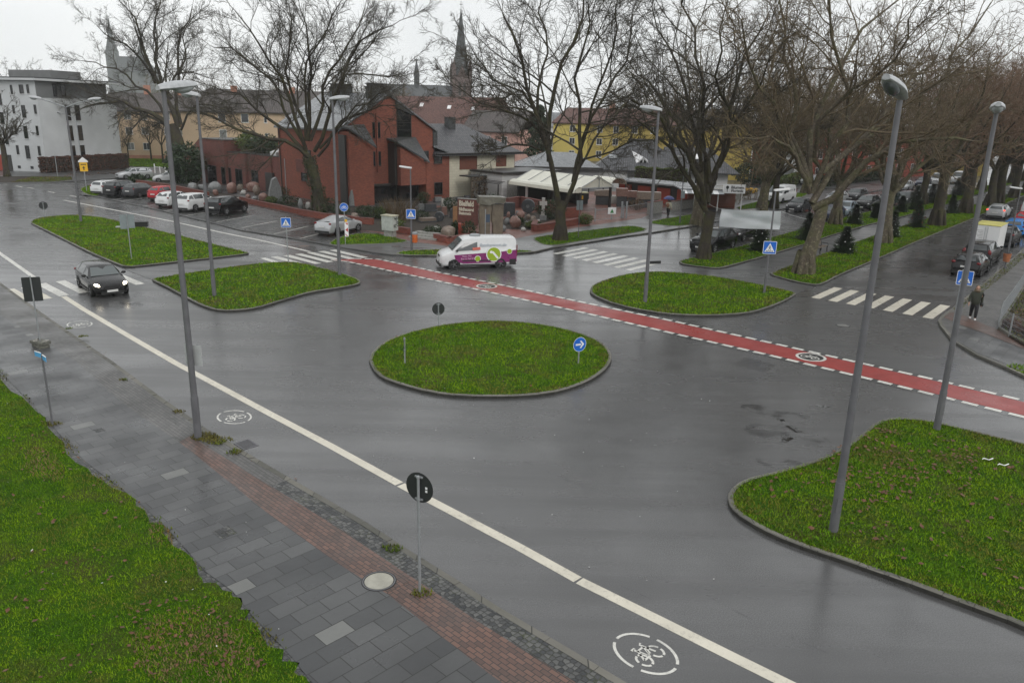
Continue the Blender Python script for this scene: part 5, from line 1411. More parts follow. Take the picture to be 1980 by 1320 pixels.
# ---- white garage in front of it
ga = thing('garage', 'white boarded flat-roofed garage in front of the cream house', 'garage', (-5.3, 93.6), R(-46))
b = MB(); b.box(0, -0.0, -0.2, 5.4, 7.0, 3.0); b.build('wall', M_whitewall, ga)
b = MB(); b.box(-0.1, -0.15, 3.0, 5.7, 9.6, 3.2); b.build('fascia', M_darkframe, ga)
b = MB(); b.box(0.1, 0.0, 3.2, 5.5, 9.4, 3.24); b.build('roof', M_flat_roof, ga)
b = MB(); b.box(5.38, 0.8, 0.0, 5.46, 3.6, 2.3); b.build('garage_door', M_concrete, ga)
b = MB()
for i in range(3): b.obox((3.0 + 0.0, -1.6 + 0.35 * i, 2.05 + 0.10 * i), (3.6, 0, 0), (0, 0.30, 0), (0, 0, 0.05))
b.box(3.1, -1.5, 0.0, 3.2, -1.4, 2.0); b.box(6.3, -1.5, 0, 6.4, -1.4, 2.0); b.build('slat_awning', M_darkframe, ga)
lp = thing('leanto', 'low leaning shelter overgrown with dry creeper between brick house and white garage', 'shelter', (-6.6, 91.6), R(44))
b = MB(); b.box(0.0, -2.3, 2.55, 3.0, -0.1, 2.7); b.build('roof', M_slate_dark, lp)
for x_ in (0.05, 2.8):
    b = MB(); b.box(x_, -2.25, 0.0, x_ + 0.12, -2.1, 2.55); b.build('post', M_wood, lp)
def _cr(g, n): return np.column_stack([g.uniform(0, 3.0, n), -2.25 + g.normal(0, 0.12, n), 2.65 - g.random(n) ** 1.3 * 2.5])
link(bpy.data.objects.new('creeper', fast_mesh('creeper', leaf_cloud(900, _cr, 0.12, np.random.default_rng(3)), 4, M_dry)), lp)
# ---- open shed with translucent white canopy
P1, P2 = at(1145, 410), at(1057, 392)
cp_ = thing('canopy', 'white translucent pitched canopy on posts with rolled front edge, in the stone yard', 'canopy', (P1.x + 0.6, P1.y + 0.3), R(134 - 8))
M_canopy = plain('canopy_sheet', (0.62, 0.61, 0.52), 0.35, 0.08, 1.0)
# local x runs away along the ridge, y<0 is the right-hand slope, y>0 the front slope towards the viewer
L_ = 11.5
b = MB()
for ys, ye, zs, ze in ((0.0, 2.3, 3.55, 2.55), (0.0, -2.0, 3.55, 2.55)):
    b.extrude([(0, ys, zs), (L_, ys, zs), (L_, ye, ze), (0, ye, ze)], (0, 0, -0.05))
pr = [(2.3 + 0.55 * (1 - math.cos(t)), 2.0 + 0.55 * math.sin(t)) for t in np.linspace(math.pi / 2, math.pi, 7)]
pr = [(2.3, 2.55), (2.6, 2.62), (2.95, 2.55), (3.2, 2.35), (3.3, 2.05)]
for (ya, za), (yb, zb) in zip(pr[:-1], pr[1:]): b.extrude([(0, ya, za), (L_, ya, za), (L_, yb, zb), (0, yb, zb)], (0, 0, -0.04))
b.extrude([(0.02, -2.0, 2.5), (0.02, 2.3, 2.5), (0.02, 0, 3.5)], (0.04, 0, 0)); b.extrude([(0.02, 2.3, 2.5), (0.02, 2.95, 2.5), (0.02, 3.25, 2.05), (0.02, 2.3, 2.05)], (0.04, 0, 0))
b.build('roof_sheet', M_canopy, cp_)
b = MB()
for x_ in np.linspace(0.0, L_, 6):
    b.tube([(x_, -2.02, 2.58), (x_, 0, 3.59), (x_, 2.3, 2.60)], 0.035, 5)
b.tube([(-0.02, -2.0, 2.48), (-0.02, 2.3, 2.48)], 0.05, 6); b.tube([(-0.02, 0, 2.5), (-0.02, 0, 3.5)], 0.04, 5)
b.build('rib', M_galv, cp_)
for x_, y_, mm in ((0.3, -1.9, M_darkframe), (0.3, 2.2, M_darkframe), (4.8, 2.2, M_darkframe), (9.5, 2.2, M_signwhite), (5.5, -1.9, M_darkframe), (10.8, -1.9, M_darkframe)):
    b = MB(); b.box(x_ - 0.1, y_ - 0.1, 0, x_ + 0.1, y_ + 0.1, 2.5); b.build('post', mm, cp_)
b = MB(); b.box(6.0, -2.6, 0, 11.6, -2.4, 2.5); b.box(11.4, -2.4, 0, 11.6, 2.0, 2.5); b.build('back_wall', M_darkframe, cp_)
sm = thing('barrel_canopy', 'small white barrel-roofed shelter beside the big white canopy', 'canopy', (at(1184, 398).x + 1.0, at(1184, 398).y + 3), R(126))
b = MB()
pr = [(1.2 * math.cos(t), 2.1 + 0.75 * math.sin(t)) for t in np.linspace(0, math.pi, 9)]
for (ya, za), (yb, zb) in zip(pr[:-1], pr[1:]): b.extrude([(0, ya, za), (4, ya, za), (4, yb, zb), (0, yb, zb)], (0, 0, -0.04))
b.build('roof_sheet', M_canopy, sm)
for x_ in (0.1, 3.9):
    for y_ in (-1.15, 1.15):
        b = MB(); b.box(x_ - 0.05, y_ - 0.05, 0, x_ + 0.05, y_ + 0.05, 2.1); b.build('post', M_darkframe, sm)

# ---- low grey workshop behind the forked tree
def at_pt(px_, py_, Y): return at_y(px_, py_, Y)
wk = thing('workshop', 'low grey workshop with dull slate hip roof behind the white canopy', 'workshop', (at_pt(1000, 340, 106).x, 106), R(2))
b = MB(); b.box(0, 0, -0.2, 11.0, 9, 3.0); b.build('wall', M_grey_wall, wk)
gable_roof(wk, 0, 11.0, 0, 9, 3.0, 4.7, M_slate, 0.5, hip0=4.5, hip1=3.5)
b = MB(); b.box(-0.5, -0.56, 2.72, 11.5, -0.5, 2.98); b.build('fascia', M_darkframe, wk)
# ---- white bungalow with grey tiles and an eyebrow dormer
bu_o = at_pt(1154, 325, 110)
bu = thing('bungalow', 'white bungalow with big grey tiled roof and a white triangular eyebrow dormer', 'house', (bu_o.x, 110), R(-8))
b = MB(); b.box(0, 0, -0.2, 4.3, 9, 2.9); b.box(4.3, 1.6, -0.2, 18, 9, 2.9); b.build('wall', M_white_render, bu)
gable_roof(bu, -0.3, 12.0, 0, 11, 2.9, 6.6, M_tile_grey, 0.5, hip0=5.4, hip1=5.4)
gable_roof(bu, 9.5, 19, 1.0, 10, 2.7, 5.6, M_tile_grey, 0.4, hip0=0.1, hip1=4, name='wing_roof')
dm = MB(); cy0 = 6.3
dm.extrude([(cy0 - 0.85, 0.95, 3.3), (cy0 + 0.85, 0.95, 3.3), (cy0 + 0.55, 0.95, 3.95), (cy0, 0.95, 4.25), (cy0 - 0.55, 0.95, 3.95)], (0, 1.3, 0))
dm.add([(cy0 - 0.95, 0.8, 3.35), (cy0, 0.8, 4.32), (cy0 + 0.95, 0.8, 3.35), (cy0 - 1.6, 2.9, 5.0)], [[0, 1, 3], [1, 2, 3]])
dmo = dm.build('dormer', M_signwhite, bu)
for s_ in (-1, 1):
    b = MB(); b.extrude([(cy0 + s_ * 0.06, 0.93, 3.45), (cy0 + s_ * 0.5, 0.93, 3.45), (cy0 + s_ * 0.42, 0.93, 3.75), (cy0 + s_ * 0.06, 0.93, 4.0)], (0, 0.01, 0)); b.build('pane', M_pane_dark, dmo)
b = MB(); b.obox((13.2, 3.0, 4.1), (1.1, 0, 0), (0, 0.9, 0.58), (0, -0.05, 0.08)); b.build('skylight', M_signwhite, bu)
b = MB(); b.obox((1.6, 1.4, 3.95), (1.1, 0, 0), (0, 0.7, 0.47), (0, -0.05, 0.08)); b.build('skylight', M_galv, bu)
for x_ in (6.0, 8.2, 11.5, 13.5, 15.5): window(bu, (x_, 1.6, 0.4), (1, 0, 0), (0, -1, 0), 1.1, 2.0, M_whiteframe, M_pane, False, 2)
b = MB(); b.tube([(4.3, -0.1, 0), (4.3, -0.1, 2.7)], 0.05, 6); b.build('downpipe', M_galv, bu)
hg = at_pt(1226, 352, 104); hg2 = at_pt(1322, 352, 100)
hedge('flowering_hedge', (hg.x, hg.y), (hg2.x, hg2.y), 1.0, 3.2, M_olive, 'clipped green and brown hedge showing above the red-panelled shed, before the bungalow', 70, 0.13)
# ---- long shed with oxide red doors and flower shop roof
sd_o = at_pt(1193, 372, 95.0); sd_e = at_pt(1345, 388, 86.5)
sa = math.atan2(sd_e.y - sd_o.y, sd_e.x - sd_o.x); SL_ = math.hypot(sd_e.x - sd_o.x, sd_e.y - sd_o.y)
sd = thing('shed', 'long low shed with dark red doors and a grey flat roof behind the stacked stones', 'shed', (sd_o.x, sd_o.y), sa)
b = MB(); b.box(0, 0.25, -0.1, SL_, 3.5, 2.2); b.build('wall', M_darkframe, sd)
n_ = 4
for i in range(n_):
    b = MB(); x0_ = SL_ * (i + 0.06) / n_; b.box(x0_, 0.16, 0.05, x0_ + SL_ / n_ * 0.66, 0.26, 1.85); b.build('door', M_redpanel, sd)
b = MB(); b.box(-0.4, -0.6, 2.25, SL_ + 0.4, 3.7, 2.38); b.mat(1); b.box(-0.42, -0.64, 2.23, SL_ + 0.42, -0.602, 2.40); b.build('roof', [M_slate, M_galv], sd)
fs_o = at_pt(1338, 372, 85.0)
fs = thing('flower_shop', 'flower stall with white fascia sign and white awning, right of the red-doored shed', 'shop', (fs_o.x, fs_o.y), R(-2))
b = MB(); b.box(0, 2.0, -0.1, 5.2, 4.0, 2.2); b.build('wall', M_brownframe, fs)
for x_ in (0.1, 2.6, 5.1):
    b = MB(); b.box(x_ - 0.05, -1.15, 0, x_ + 0.05, -1.05, 2.25); b.build('post', M_whiteframe, fs)
b = MB(); b.box(-1.5, -1.2, 2.25, 5.3, 4.0, 2.37); b.build('roof', M_slate, fs)
b = MB(); b.box(3.0, -1.3, 2.0, 5.35, -1.2, 2.95); sgn = b.build('fascia_sign', M_signwhite, fs)
text_part('Blumen', 0.42, M_signblack, sgn, (4.5, -1.31, 2.62), (1, 0, 0), (0, -1, 0), bold=0.01, width=1.3)
text_part('Floristik', 0.36, M_signblack, sgn, (4.5, -1.31, 2.26), (1, 0, 0), (0, -1, 0), bold=0.01, width=1.3)
b = MB(); b.ball((3.45, -1.31, 2.62), (0.16, 0.01, 0.18), 10, 6); b.box(3.42, -1.32, 2.15, 3.48, -1.305, 2.5); b.build('emblem', M_signblack, sgn)
b = MB()
for i in range(8): b.mat(i % 2); b.obox((-1.4 + 0.55 * i, -2.2, 1.95), (0.55, 0, 0), (0, 1.1, 0.28), (0, 0, 0.03))
b.build('awning', [M_signwhite, M_galv], fs)
# ---- yellow apartments
ya = at_pt(1068, 300, 175)
yb = thing('apartment_block', 'yellow apartment block with red tiled roof, seen through the forked tree', 'apartment block', (ya.x, ya.y), R(-6))
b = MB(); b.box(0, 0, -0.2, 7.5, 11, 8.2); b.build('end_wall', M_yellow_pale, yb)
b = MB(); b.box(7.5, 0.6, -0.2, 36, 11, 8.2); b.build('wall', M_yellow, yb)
gable_roof(yb, 0, 36, 0, 11, 8.3, 11.3, M_tile_red, 0.4, hip0=3)
for z_ in (0.9, 3.6, 6.2):
    for x_ in (3.6, 9.5, 13, 17, 21, 25, 29, 33): window(yb, (x_, 0.0 if x_ < 7 else 0.6, z_), (1, 0, 0), (0, -1, 0), 1.2, 1.4, M_whiteframe, M_pane, True, 2)
b = MB(); b.box(12, 5, 10.3, 13.2, 6, 12.6); b.box(26, 5, 10.3, 27.2, 6, 12.6); b.build('chimney', M_plinth, yb)
yg_o = at_pt(1362, 333, 128); yg_e = at_pt(1457, 335, 126)
yg = thing('apartment_block', 'ochre apartment block whose blank gable shows between the avenue trees', 'apartment block', (yg_o.x, yg_o.y), R(-2))
w_ = yg_e.x - yg_o.x
b = MB(); b.box(0, 0, -0.2, w_, 30, 8.0); gable_wall(b, 0, w_, 0, 8.0, 11.0, 0.4); b.build('wall', M_yellow, yg)
gable_roof(yg, 0, w_, 0, 30, 8.1, 11.2, M_tile_brown, 0.3, axis='y')
b = MB(); b.tube([(w_ - 0.1, -0.12, 0), (w_ - 0.1, -0.12, 8)], 0.09, 6); b.build('downpipe', M_whiteframe, yg)
shrub('round_shrub', (yg_o.x + 5.2, 119), 3.0, 1.9, M_ever, 'dark rounded evergreen in front of the ochre gable', 2200, 0.2)
# ---- red panelled building beyond the parked cars
rb_o = at(1556, 356)
rb = thing('red_building', 'red panelled building with a white corner, behind the trees beyond the parked cars', 'apartment block', (rb_o.x, rb_o.y), R(50 - 12))
b = MB(); b.box(0, 0, -0.2, 44, 12, 8.6); b.build('wall', M_redpanel, rb)
b = MB(); b.box(-0.5, -0.06, -0.2, 0.0, 6.0, 8.6); b.build('corner_wall', M_white_render, rb)
b = MB(); b.box(-0.9, -0.4, 8.6, 44.3, 12.3, 8.95); b.build('roof', M_flat_roof, rb)
for z_ in (1.0, 3.8, 6.4):
    window(rb, (-0.5, 5.0, z_), (0, -1, 0), (-1, 0, 0), 3.2, 1.7, M_whiteframe, M_pane_pale, False, 2)
    for i in range(8): window(rb, (2.5 + i * 5.2, 0, z_), (1, 0, 0), (0, -1, 0), 1.5, 1.5, M_whiteframe, M_pane, True, 2)
yk = at_pt(1790, 345, 150)
ob = thing('orange_house', 'small orange rendered house far down the avenue', 'house', (yk.x, yk.y), R(20))
b = MB(); b.box(0, 0, -0.2, 14, 10, 5.5); b.build('wall', M_yellow, ob)
gable_roof(ob, 0, 14, 0, 10, 5.5, 9.0, M_tile_red, 0.4)
for x_ in (2, 6, 10): window(ob, (x_, 0, 2.6), (1, 0, 0), (0, -1, 0), 1.4, 1.5, M_whiteframe, M_pane, True, 2)
# ---- roofs behind the brick house
r1o = at_pt(785, 270, 175)
r1 = thing('terrace_house', 'long rose rendered terrace with red tiled roof behind the brick house', 'terrace', (r1o.x, r1o.y), R(-14))
b = MB(); b.box(-6, 0, -0.2, 22, 11, 7.6); b.build('wall', M_rose, r1)
gable_roof(r1, -6, 22, 0, 11, 7.6, 13.0, M_tile_red, 0.5, hip1=2)
for x_, y_ in ((2, 3.2), (8.5, 2.8), (14, 2.6)):
    b = MB(); zz = 7.6 + 5.4 * y_ / 5.5; b.obox((x_, y_, zz + 0.05), (0.8, 0, 0), (0, 0.7, 0.69), (0, -0.06, 0.08)); b.build('skylight', M_signwhite, r1)
for x_ in (2, 6, 10, 14, 18): window(r1, (x_, 0, 4.6), (1, 0, 0), (0, -1, 0), 1.3, 1.5, M_whiteframe, M_pane, True, 2)
r2o = at_pt(935, 290, 150)
r2 = thing('terrace_house', 'rose and cream terrace house with dark roof between the cream house and the tall conifer', 'terrace', (r2o.x - 4, r2o.y), R(-30))
b = MB(); b.box(0, 0, -0.2, 12, 9, 6.8); b.build('wall', M_rose, r2)
gable_roof(r2, 0, 12, 0, 9, 6.8, 10.2, M_tile_brown, 0.4)
for z_ in (1.2, 4.2):
    for x_ in (1.5, 5, 8.6): window(r2, (x_, 0, z_), (1, 0, 0), (0, -1, 0), 1.2, 1.5, M_whiteframe, M_pane, True, 2)
tc = at_pt(1040, 330, 125)
tcn = thing('tall_conifer', 'tall dark conifer behind the workshop, left of the yellow apartments', 'conifer', (tc.x, tc.y, -0.1))
g_ = np.random.default_rng(77)
def _tc(g, n):
    z = g.random(n) * 10.5; r = (2.6 * (1 - z / 11.5) ** 0.7) * (0.45 + 0.55 * g.random(n) ** 0.5) * (1 + 0.25 * np.sin(z * 4)); a = g.uniform(0, 6.28, n)
    return np.column_stack([np.cos(a) * r, np.sin(a) * r, z + 0.6])
link(bpy.data.objects.new('foliage', fast_mesh('foliage', leaf_cloud(5200, _tc, 0.24, g_), 4, M_fir)), tcn)
b = MB(); b.tube([(0, 0, 0), (0, 0, 10)], [0.3, 0.05], 8); b.build('trunk', M_bark, tcn)
for i, (x, Y, w, h, rz_, wm, rm, lab) in enumerate(((1165, 230, 18, 8.0, -5, M_rose, M_tile_red, 'distant house with red roof right above the yellow apartments'), (1250, 250, 20, 8.5, 4, M_beige, M_tile_red, 'distant house with long red roof, right of the pole lamp'), (1110, 260, 16, 8.5, 8, M_white_render, M_slate, 'distant pale house with grey roof between the stems of the forked tree'), (985, 240, 18, 8.0, -8, M_rose, M_tile_red, 'distant house with red roof right of the church tower'), (830, 300, 20, 8.0, 0, M_grey_wall, M_tile_red, 'distant low house in front of the church nave'))):
    o_ = at_pt(x, 300, Y)
    t = thing('distant_house', lab, 'house', (o_.x - w / 2, Y), R(rz_))
    b = MB(); b.box(0, 0, -0.2, w, 10, h - 2.2); b.build('wall', wm, t)
    gable_roof(t, 0, w, 0, 10, h - 2.2, h + 2.0, rm, 0.4)
    for x_ in np.arange(1.5, w - 2, 3.2): window(t, (x_, 0, h - 5), (1, 0, 0), (0, -1, 0), 1.2, 1.5, M_whiteframe, M_pane, False)
# ---- churches
M_copper = plain('dark_spire_slate', (0.075, 0.08, 0.083), 0.6, 0.15, 0.3)
M_churchstone = plain('church_sandstone', (0.13, 0.095, 0.088), 0.85, 0.15, 0.3)
YC = 330.0
cb_ = at_pt(891, 190, YC); wch = 7.6
ch = thing('church', 'church with a tall pointed slate spire, long dark nave and slender ridge turret', 'church', (cb_.x, YC), R(12))
b = MB(); b.box(-wch / 2, -wch / 2, 0, wch / 2, wch / 2, 24); b.build('tower', M_churchstone, ch)
for s_ in (-1, 1):
    for s2 in (-1, 1):
        b = MB(); x_, y_ = s_ * (wch / 2 - 0.6), s2 * (wch / 2 - 0.6); b.box(x_ - 0.75, y_ - 0.75, 20, x_ + 0.75, y_ + 0.75, 26.5); b.lathe([(0.9, 26.5), (0.0, 31)], (x_, y_, 0), n=6); b.build('pinnacle', M_churchstone, ch)
for s_ in (-1, 1):
    b = MB(); b.extrude([(-1.8, s_ * (wch / 2 + 0.02), 24), (1.8, s_ * (wch / 2 + 0.02), 24), (0, s_ * (wch / 2 + 0.02), 28)], (0, -s_ * 1.0, 0)); b.build('gablet', M_churchstone, ch)
b = MB(); b.lathe([(wch / 2 * 1.02, 24), (wch / 2 * 0.86, 27), (wch * 0.30, 33), (0.12, 49.2)], n=8); b.build('spire', M_copper, ch)
b = MB(); b.tube([(0, 0, 48.8), (0, 0, 52)], 0.09, 5); b.box(-0.6, -0.06, 50.6, 0.6, 0.06, 50.8); b.build('cross', M_darkframe, ch)
for x_ in (-1.4, 0.5): 
    b = MB(); b.extrude([(x_, -wch / 2 - 0.03, 16.5), (x_ + 0.9, -wch / 2 - 0.03, 16.5), (x_ + 0.9, -wch / 2 - 0.03, 21), (x_ + 0.45, -wch / 2 - 0.03, 21.9), (x_, -wch / 2 - 0.03, 21)], (0, 0.06, 0)); b.build('belfry_opening', M_darkframe, ch)
b = MB(); b.box(-32, -5, 0, -wch / 2, 5, 12); b.build('nave_wall', M_churchstone, ch)
gable_roof(ch, -33, -wch / 2, -5.6, 5.6, 12, 20.2, M_copper, 0.4, name='nave_roof')
for x_ in (-26, -19, -12):
    b = MB(); b.extrude([(x_ - 1.5, -5.8, 12.5), (x_ + 1.5, -5.8, 12.5), (x_, -5.8, 16)], (0, 4, 0)); b.build('dormer_gable', M_churchstone, ch)
tx = at_pt(808, 160, YC).x - cb_.x
b = MB(); b.lathe([(1.1, 18.5), (1.1, 23.5), (1.25, 23.6), (0.05, 30.0)], (tx / math.cos(R(12)), 0, 0), n=8); b.build('ridge_turret', M_copper, ch)
YL = 850.0
c2o = at_pt(222, 150, YL)
M_far_hazed = plain('hazed_church_stone', (0.15, 0.155, 0.16), 0.8, 0.1, 0.3)  # wall colour lightened to add distance haze on top of the air volume
c2 = thing('church', 'hazy second church with spire and stepped grey body behind the tall tree, left', 'church', (c2o.x, YL), R(8)); c2.scale = (1.37, 1.37, 1.37)
b = MB(); b.box(-3.7, -3.7, 0, 3.7, 3.7, 47); b.build('tower', M_far_hazed, c2)
b = MB(); b.lathe([(4.6, 46.5), (3.2, 51.5), (1.9, 57), (0.1, 72)], n=8); b.build('spire', M_copper, c2)
b = MB(); b.box(4.6, -9, 0, 30, 10, 32); b.box(3.5, -14, 0, 34, -9, 23); b.build('nave_wall', M_far_hazed, c2)
gable_roof(c2, 4.6, 30, -9.5, 11, 32, 43, M_copper, 0.3, name='nave_roof', hip1=8)
b = MB(); b.lathe([(4.1, 30), (4.1, 42), (0.1, 56)], (24, -9, 0), n=8); b.build('side_turret', M_copper, c2)
# ================================================================== vehicles
def paint(name, c, metal=0.0, rough=0.25):
    k = NT('car_paint_' + name)
    k.col(k.ramp(k.noise(k.pos(), 2.2, 4), [(0.3, [v * 0.9 for v in c]), (0.75, c)])); k.rough(k.ramp(k.noise(k.pos(), 30.0, 3), [(0.45, rough), (0.7, rough + 0.18)]))
    k.b.inputs['Metallic'].default_value = metal; k.b.inputs['Specular IOR Level'].default_value = 0.35; k.b.inputs['Coat Weight'].default_value = 0.2; k.b.inputs['Coat Roughness'].default_value = 0.06
    return k.m
PAINT = dict(black=paint('black', (0.005, 0.005, 0.0055), 0.0, 0.14), white=paint('white', (0.66, 0.67, 0.67)), silver=paint('silver', (0.46, 0.47, 0.48), 0.35, 0.3), grey=paint('grey', (0.055, 0.058, 0.062), 0.2),
             red=paint('red', (0.42, 0.012, 0.022)), blue=paint('blue', (0.02, 0.10, 0.32)), bright=paint('bright_blue', (0.03, 0.20, 0.55)), pale=paint('pale_blue', (0.28, 0.33, 0.38), 0.3), green=paint('dark_green', (0.012, 0.035, 0.030)), navy=paint('navy', (0.014, 0.020, 0.05)))
M_tyre = plain('tyre_rubber', (0.014, 0.014, 0.014), 0.75, 0.1)
M_rim = plain('alloy_rim', (0.42, 0.43, 0.44), 0.35, 0.1, 6, metal=0.4)
M_rim_dark = plain('steel_rim', (0.10, 0.10, 0.105), 0.45, 0.1, 6)
M_carglass = glass_mat('car_glass', (0.035, 0.042, 0.044), 0.03); M_carglass.node_tree.nodes['Principled BSDF'].inputs['Specular IOR Level'].default_value = 1.0
M_screen = glass_mat('windscreen_glass', (0.10, 0.115, 0.115), 0.03)
M_headlamp = glass_mat('headlamp_glass', (0.50, 0.51, 0.52), 0.08)
M_headlit = plain('lit_headlamp', (0.8, 0.78, 0.7), 0.2, 0.0, emis=(1.0, 0.88, 0.68, 7.0))
M_tail = plain('tail_lamp', (0.16, 0.006, 0.009), 0.2, 0.0)
M_taillit = plain('lit_tail_lamp', (0.5, 0.02, 0.02), 0.2, 0.0, emis=(1.0, 0.09, 0.05, 1.6))
M_plate = plain('number_plate', (0.62, 0.62, 0.60), 0.5, 0.05)
M_purple = plain('livery_purple', (0.20, 0.008, 0.12), 0.3, 0.08, 2.0, coat=0.5)
M_lime = plain('livery_lime', (0.30, 0.42, 0.02), 0.35, 0.0)
M_paleprint = plain('livery_print', (0.36, 0.40, 0.44), 0.5, 0.0)
M_pinkprint = plain('livery_pale_pink', (0.62, 0.42, 0.56), 0.5, 0.0)
M_redprint = plain('livery_red', (0.62, 0.16, 0.12), 0.5, 0.0)

# stations from nose to tail: (x, top, belt, half width, roof half width) as metres on a unit body, scaled per type
def body_type(L, W, H, kind):
    w = W / 2
    if kind == 'hatch':
        S = [(0.0, .36, .34, .66, .50), (.012, .47, .44, .80, .62), (.05, .53, .49, .92, .72), (.13, .59, .54, .985, .80), (.225, .645, .60, 1, .82), (.27, .67, .635, 1, .84), (.42, .955, .665, 1, .68), (.50, .99, .675, 1, .69), (.62, 1.0, .685, 1, .68), (.78, .985, .70, 1, .66), (.885, .95, .72, .985, .63), (.965, .74, .70, .95, .74), (.985, .60, .57, .92, .74), (1.0, .42, .40, .84, .66)]
    elif kind == 'suv':
        S = [(0.0, .40, .38, .72, .56), (.012, .52, .49, .86, .68), (.04, .60, .55, .95, .76), (.13, .64, .59, .99, .82), (.22, .67, .63, 1, .84), (.265, .69, .65, 1, .85), (.40, .955, .675, 1, .70), (.50, .99, .685, 1, .71), (.64, 1.0, .69, 1, .70), (.80, .985, .70, 1, .68), (.90, .95, .715, .985, .66), (.97, .73, .70, .96, .78), (.988, .56, .54, .93, .76), (1.0, .40, .38, .86, .70)]
    elif kind == 'estate':
        S = [(0.0, .37, .35, .68, .52), (.012, .48, .45, .82, .64), (.04, .55, .50, .93, .74), (.13, .61, .56, .985, .80), (.235, .655, .61, 1, .82), (.275, .68, .64, 1, .84), (.40, .955, .665, 1, .68), (.50, .99, .67, 1, .69), (.66, 1.0, .68, 1, .68), (.84, .985, .69, 1, .66), (.93, .95, .70, .98, .63), (.975, .72, .69, .95, .74), (.99, .56, .54, .91, .74), (1.0, .40, .38, .84, .68)]
    elif kind == 'coupe':
        S = [(0.0, .36, .34, .64, .50), (.012, .46, .43, .78, .62), (.05, .55, .50, .92, .74), (.13, .62, .57, .985, .80), (.24, .675, .63, 1, .82), (.285, .70, .655, 1, .84), (.45, .955, .685, 1, .64), (.53, 1.0, .695, 1, .63), (.62, .985, .70, 1, .62), (.74, .915, .72, .99, .62), (.88, .80, .735, .965, .66), (.955, .745, .72, .93, .76), (.985, .62, .60, .90, .74), (1.0, .42, .40, .82, .66)]
    elif kind == 'mpv':
        S = [(0.0, .36, .34, .70, .56), (.012, .46, .43, .84, .68), (.04, .54, .49, .94, .76), (.11, .60, .55, .99, .82), (.17, .64, .60, 1, .84), (.20, .67, .63, 1, .85), (.38, .955, .66, 1, .72), (.48, .99, .665, 1, .73), (.64, 1.0, .67, 1, .72), (.84, .985, .68, 1, .70), (.935, .95, .69, .99, .68), (.978, .70, .675, .96, .78), (.99, .54, .52, .93, .76), (1.0, .36, .34, .86, .70)]
    else:  # van
        S = [(0.0, .34, .32, .74, .60), (.012, .44, .41, .86, .70), (.035, .50, .46, .95, .78), (.09, .545, .50, .99, .84), (.135, .575, .54, 1, .88), (.155, .60, .56, 1, .89), (.295, .955, .58, 1, .80), (.35, .985, .585, 1, .81), (.43, 1.0, .585, 1, .81), (.97, .985, .585, 1, .80), (.985, .965, .58, .995, .79), (.993, .90, .58, .99, .82), (.997, .60, .56, .985, .90), (1.0, .32, .30, .95, .84)]
    return [(x * L, t * H, b_ * H, hw * w, rw * w) for x, t, b_, hw, rw in S]
CL = 0.20
def section(st, clear):
    x, t, b_, hw, rw = st
    c = min(clear, b_ - 0.12)
    return [(0, c), (hw * 0.86, c), (hw * 0.965, c + 0.09), (hw * 0.995, (c + b_) * 0.5 + 0.02), (hw, b_ - 0.10), (hw * 0.95, b_), (rw, t - min(0.055, (t - b_) * 0.6)), (rw * 0.86, t - 0.006), (0, t + 0.012)]
def outset(q, d, ins):
    """shrink a face towards its middle and lift it off the skin"""
    q = [Vector(v) for v in q]
    c = sum(q, Vector()) / len(q)
    n = (q[1] - q[0]).cross(q[-1] - q[0]); n = n.normalized() if n.length > 1e-9 else (q[2] - q[1]).cross(q[0] - q[1]).normalized()
    return [v + (c - v).normalized() * min(ins, (c - v).length * 0.35) + n * d for v in q]
CARS = {}
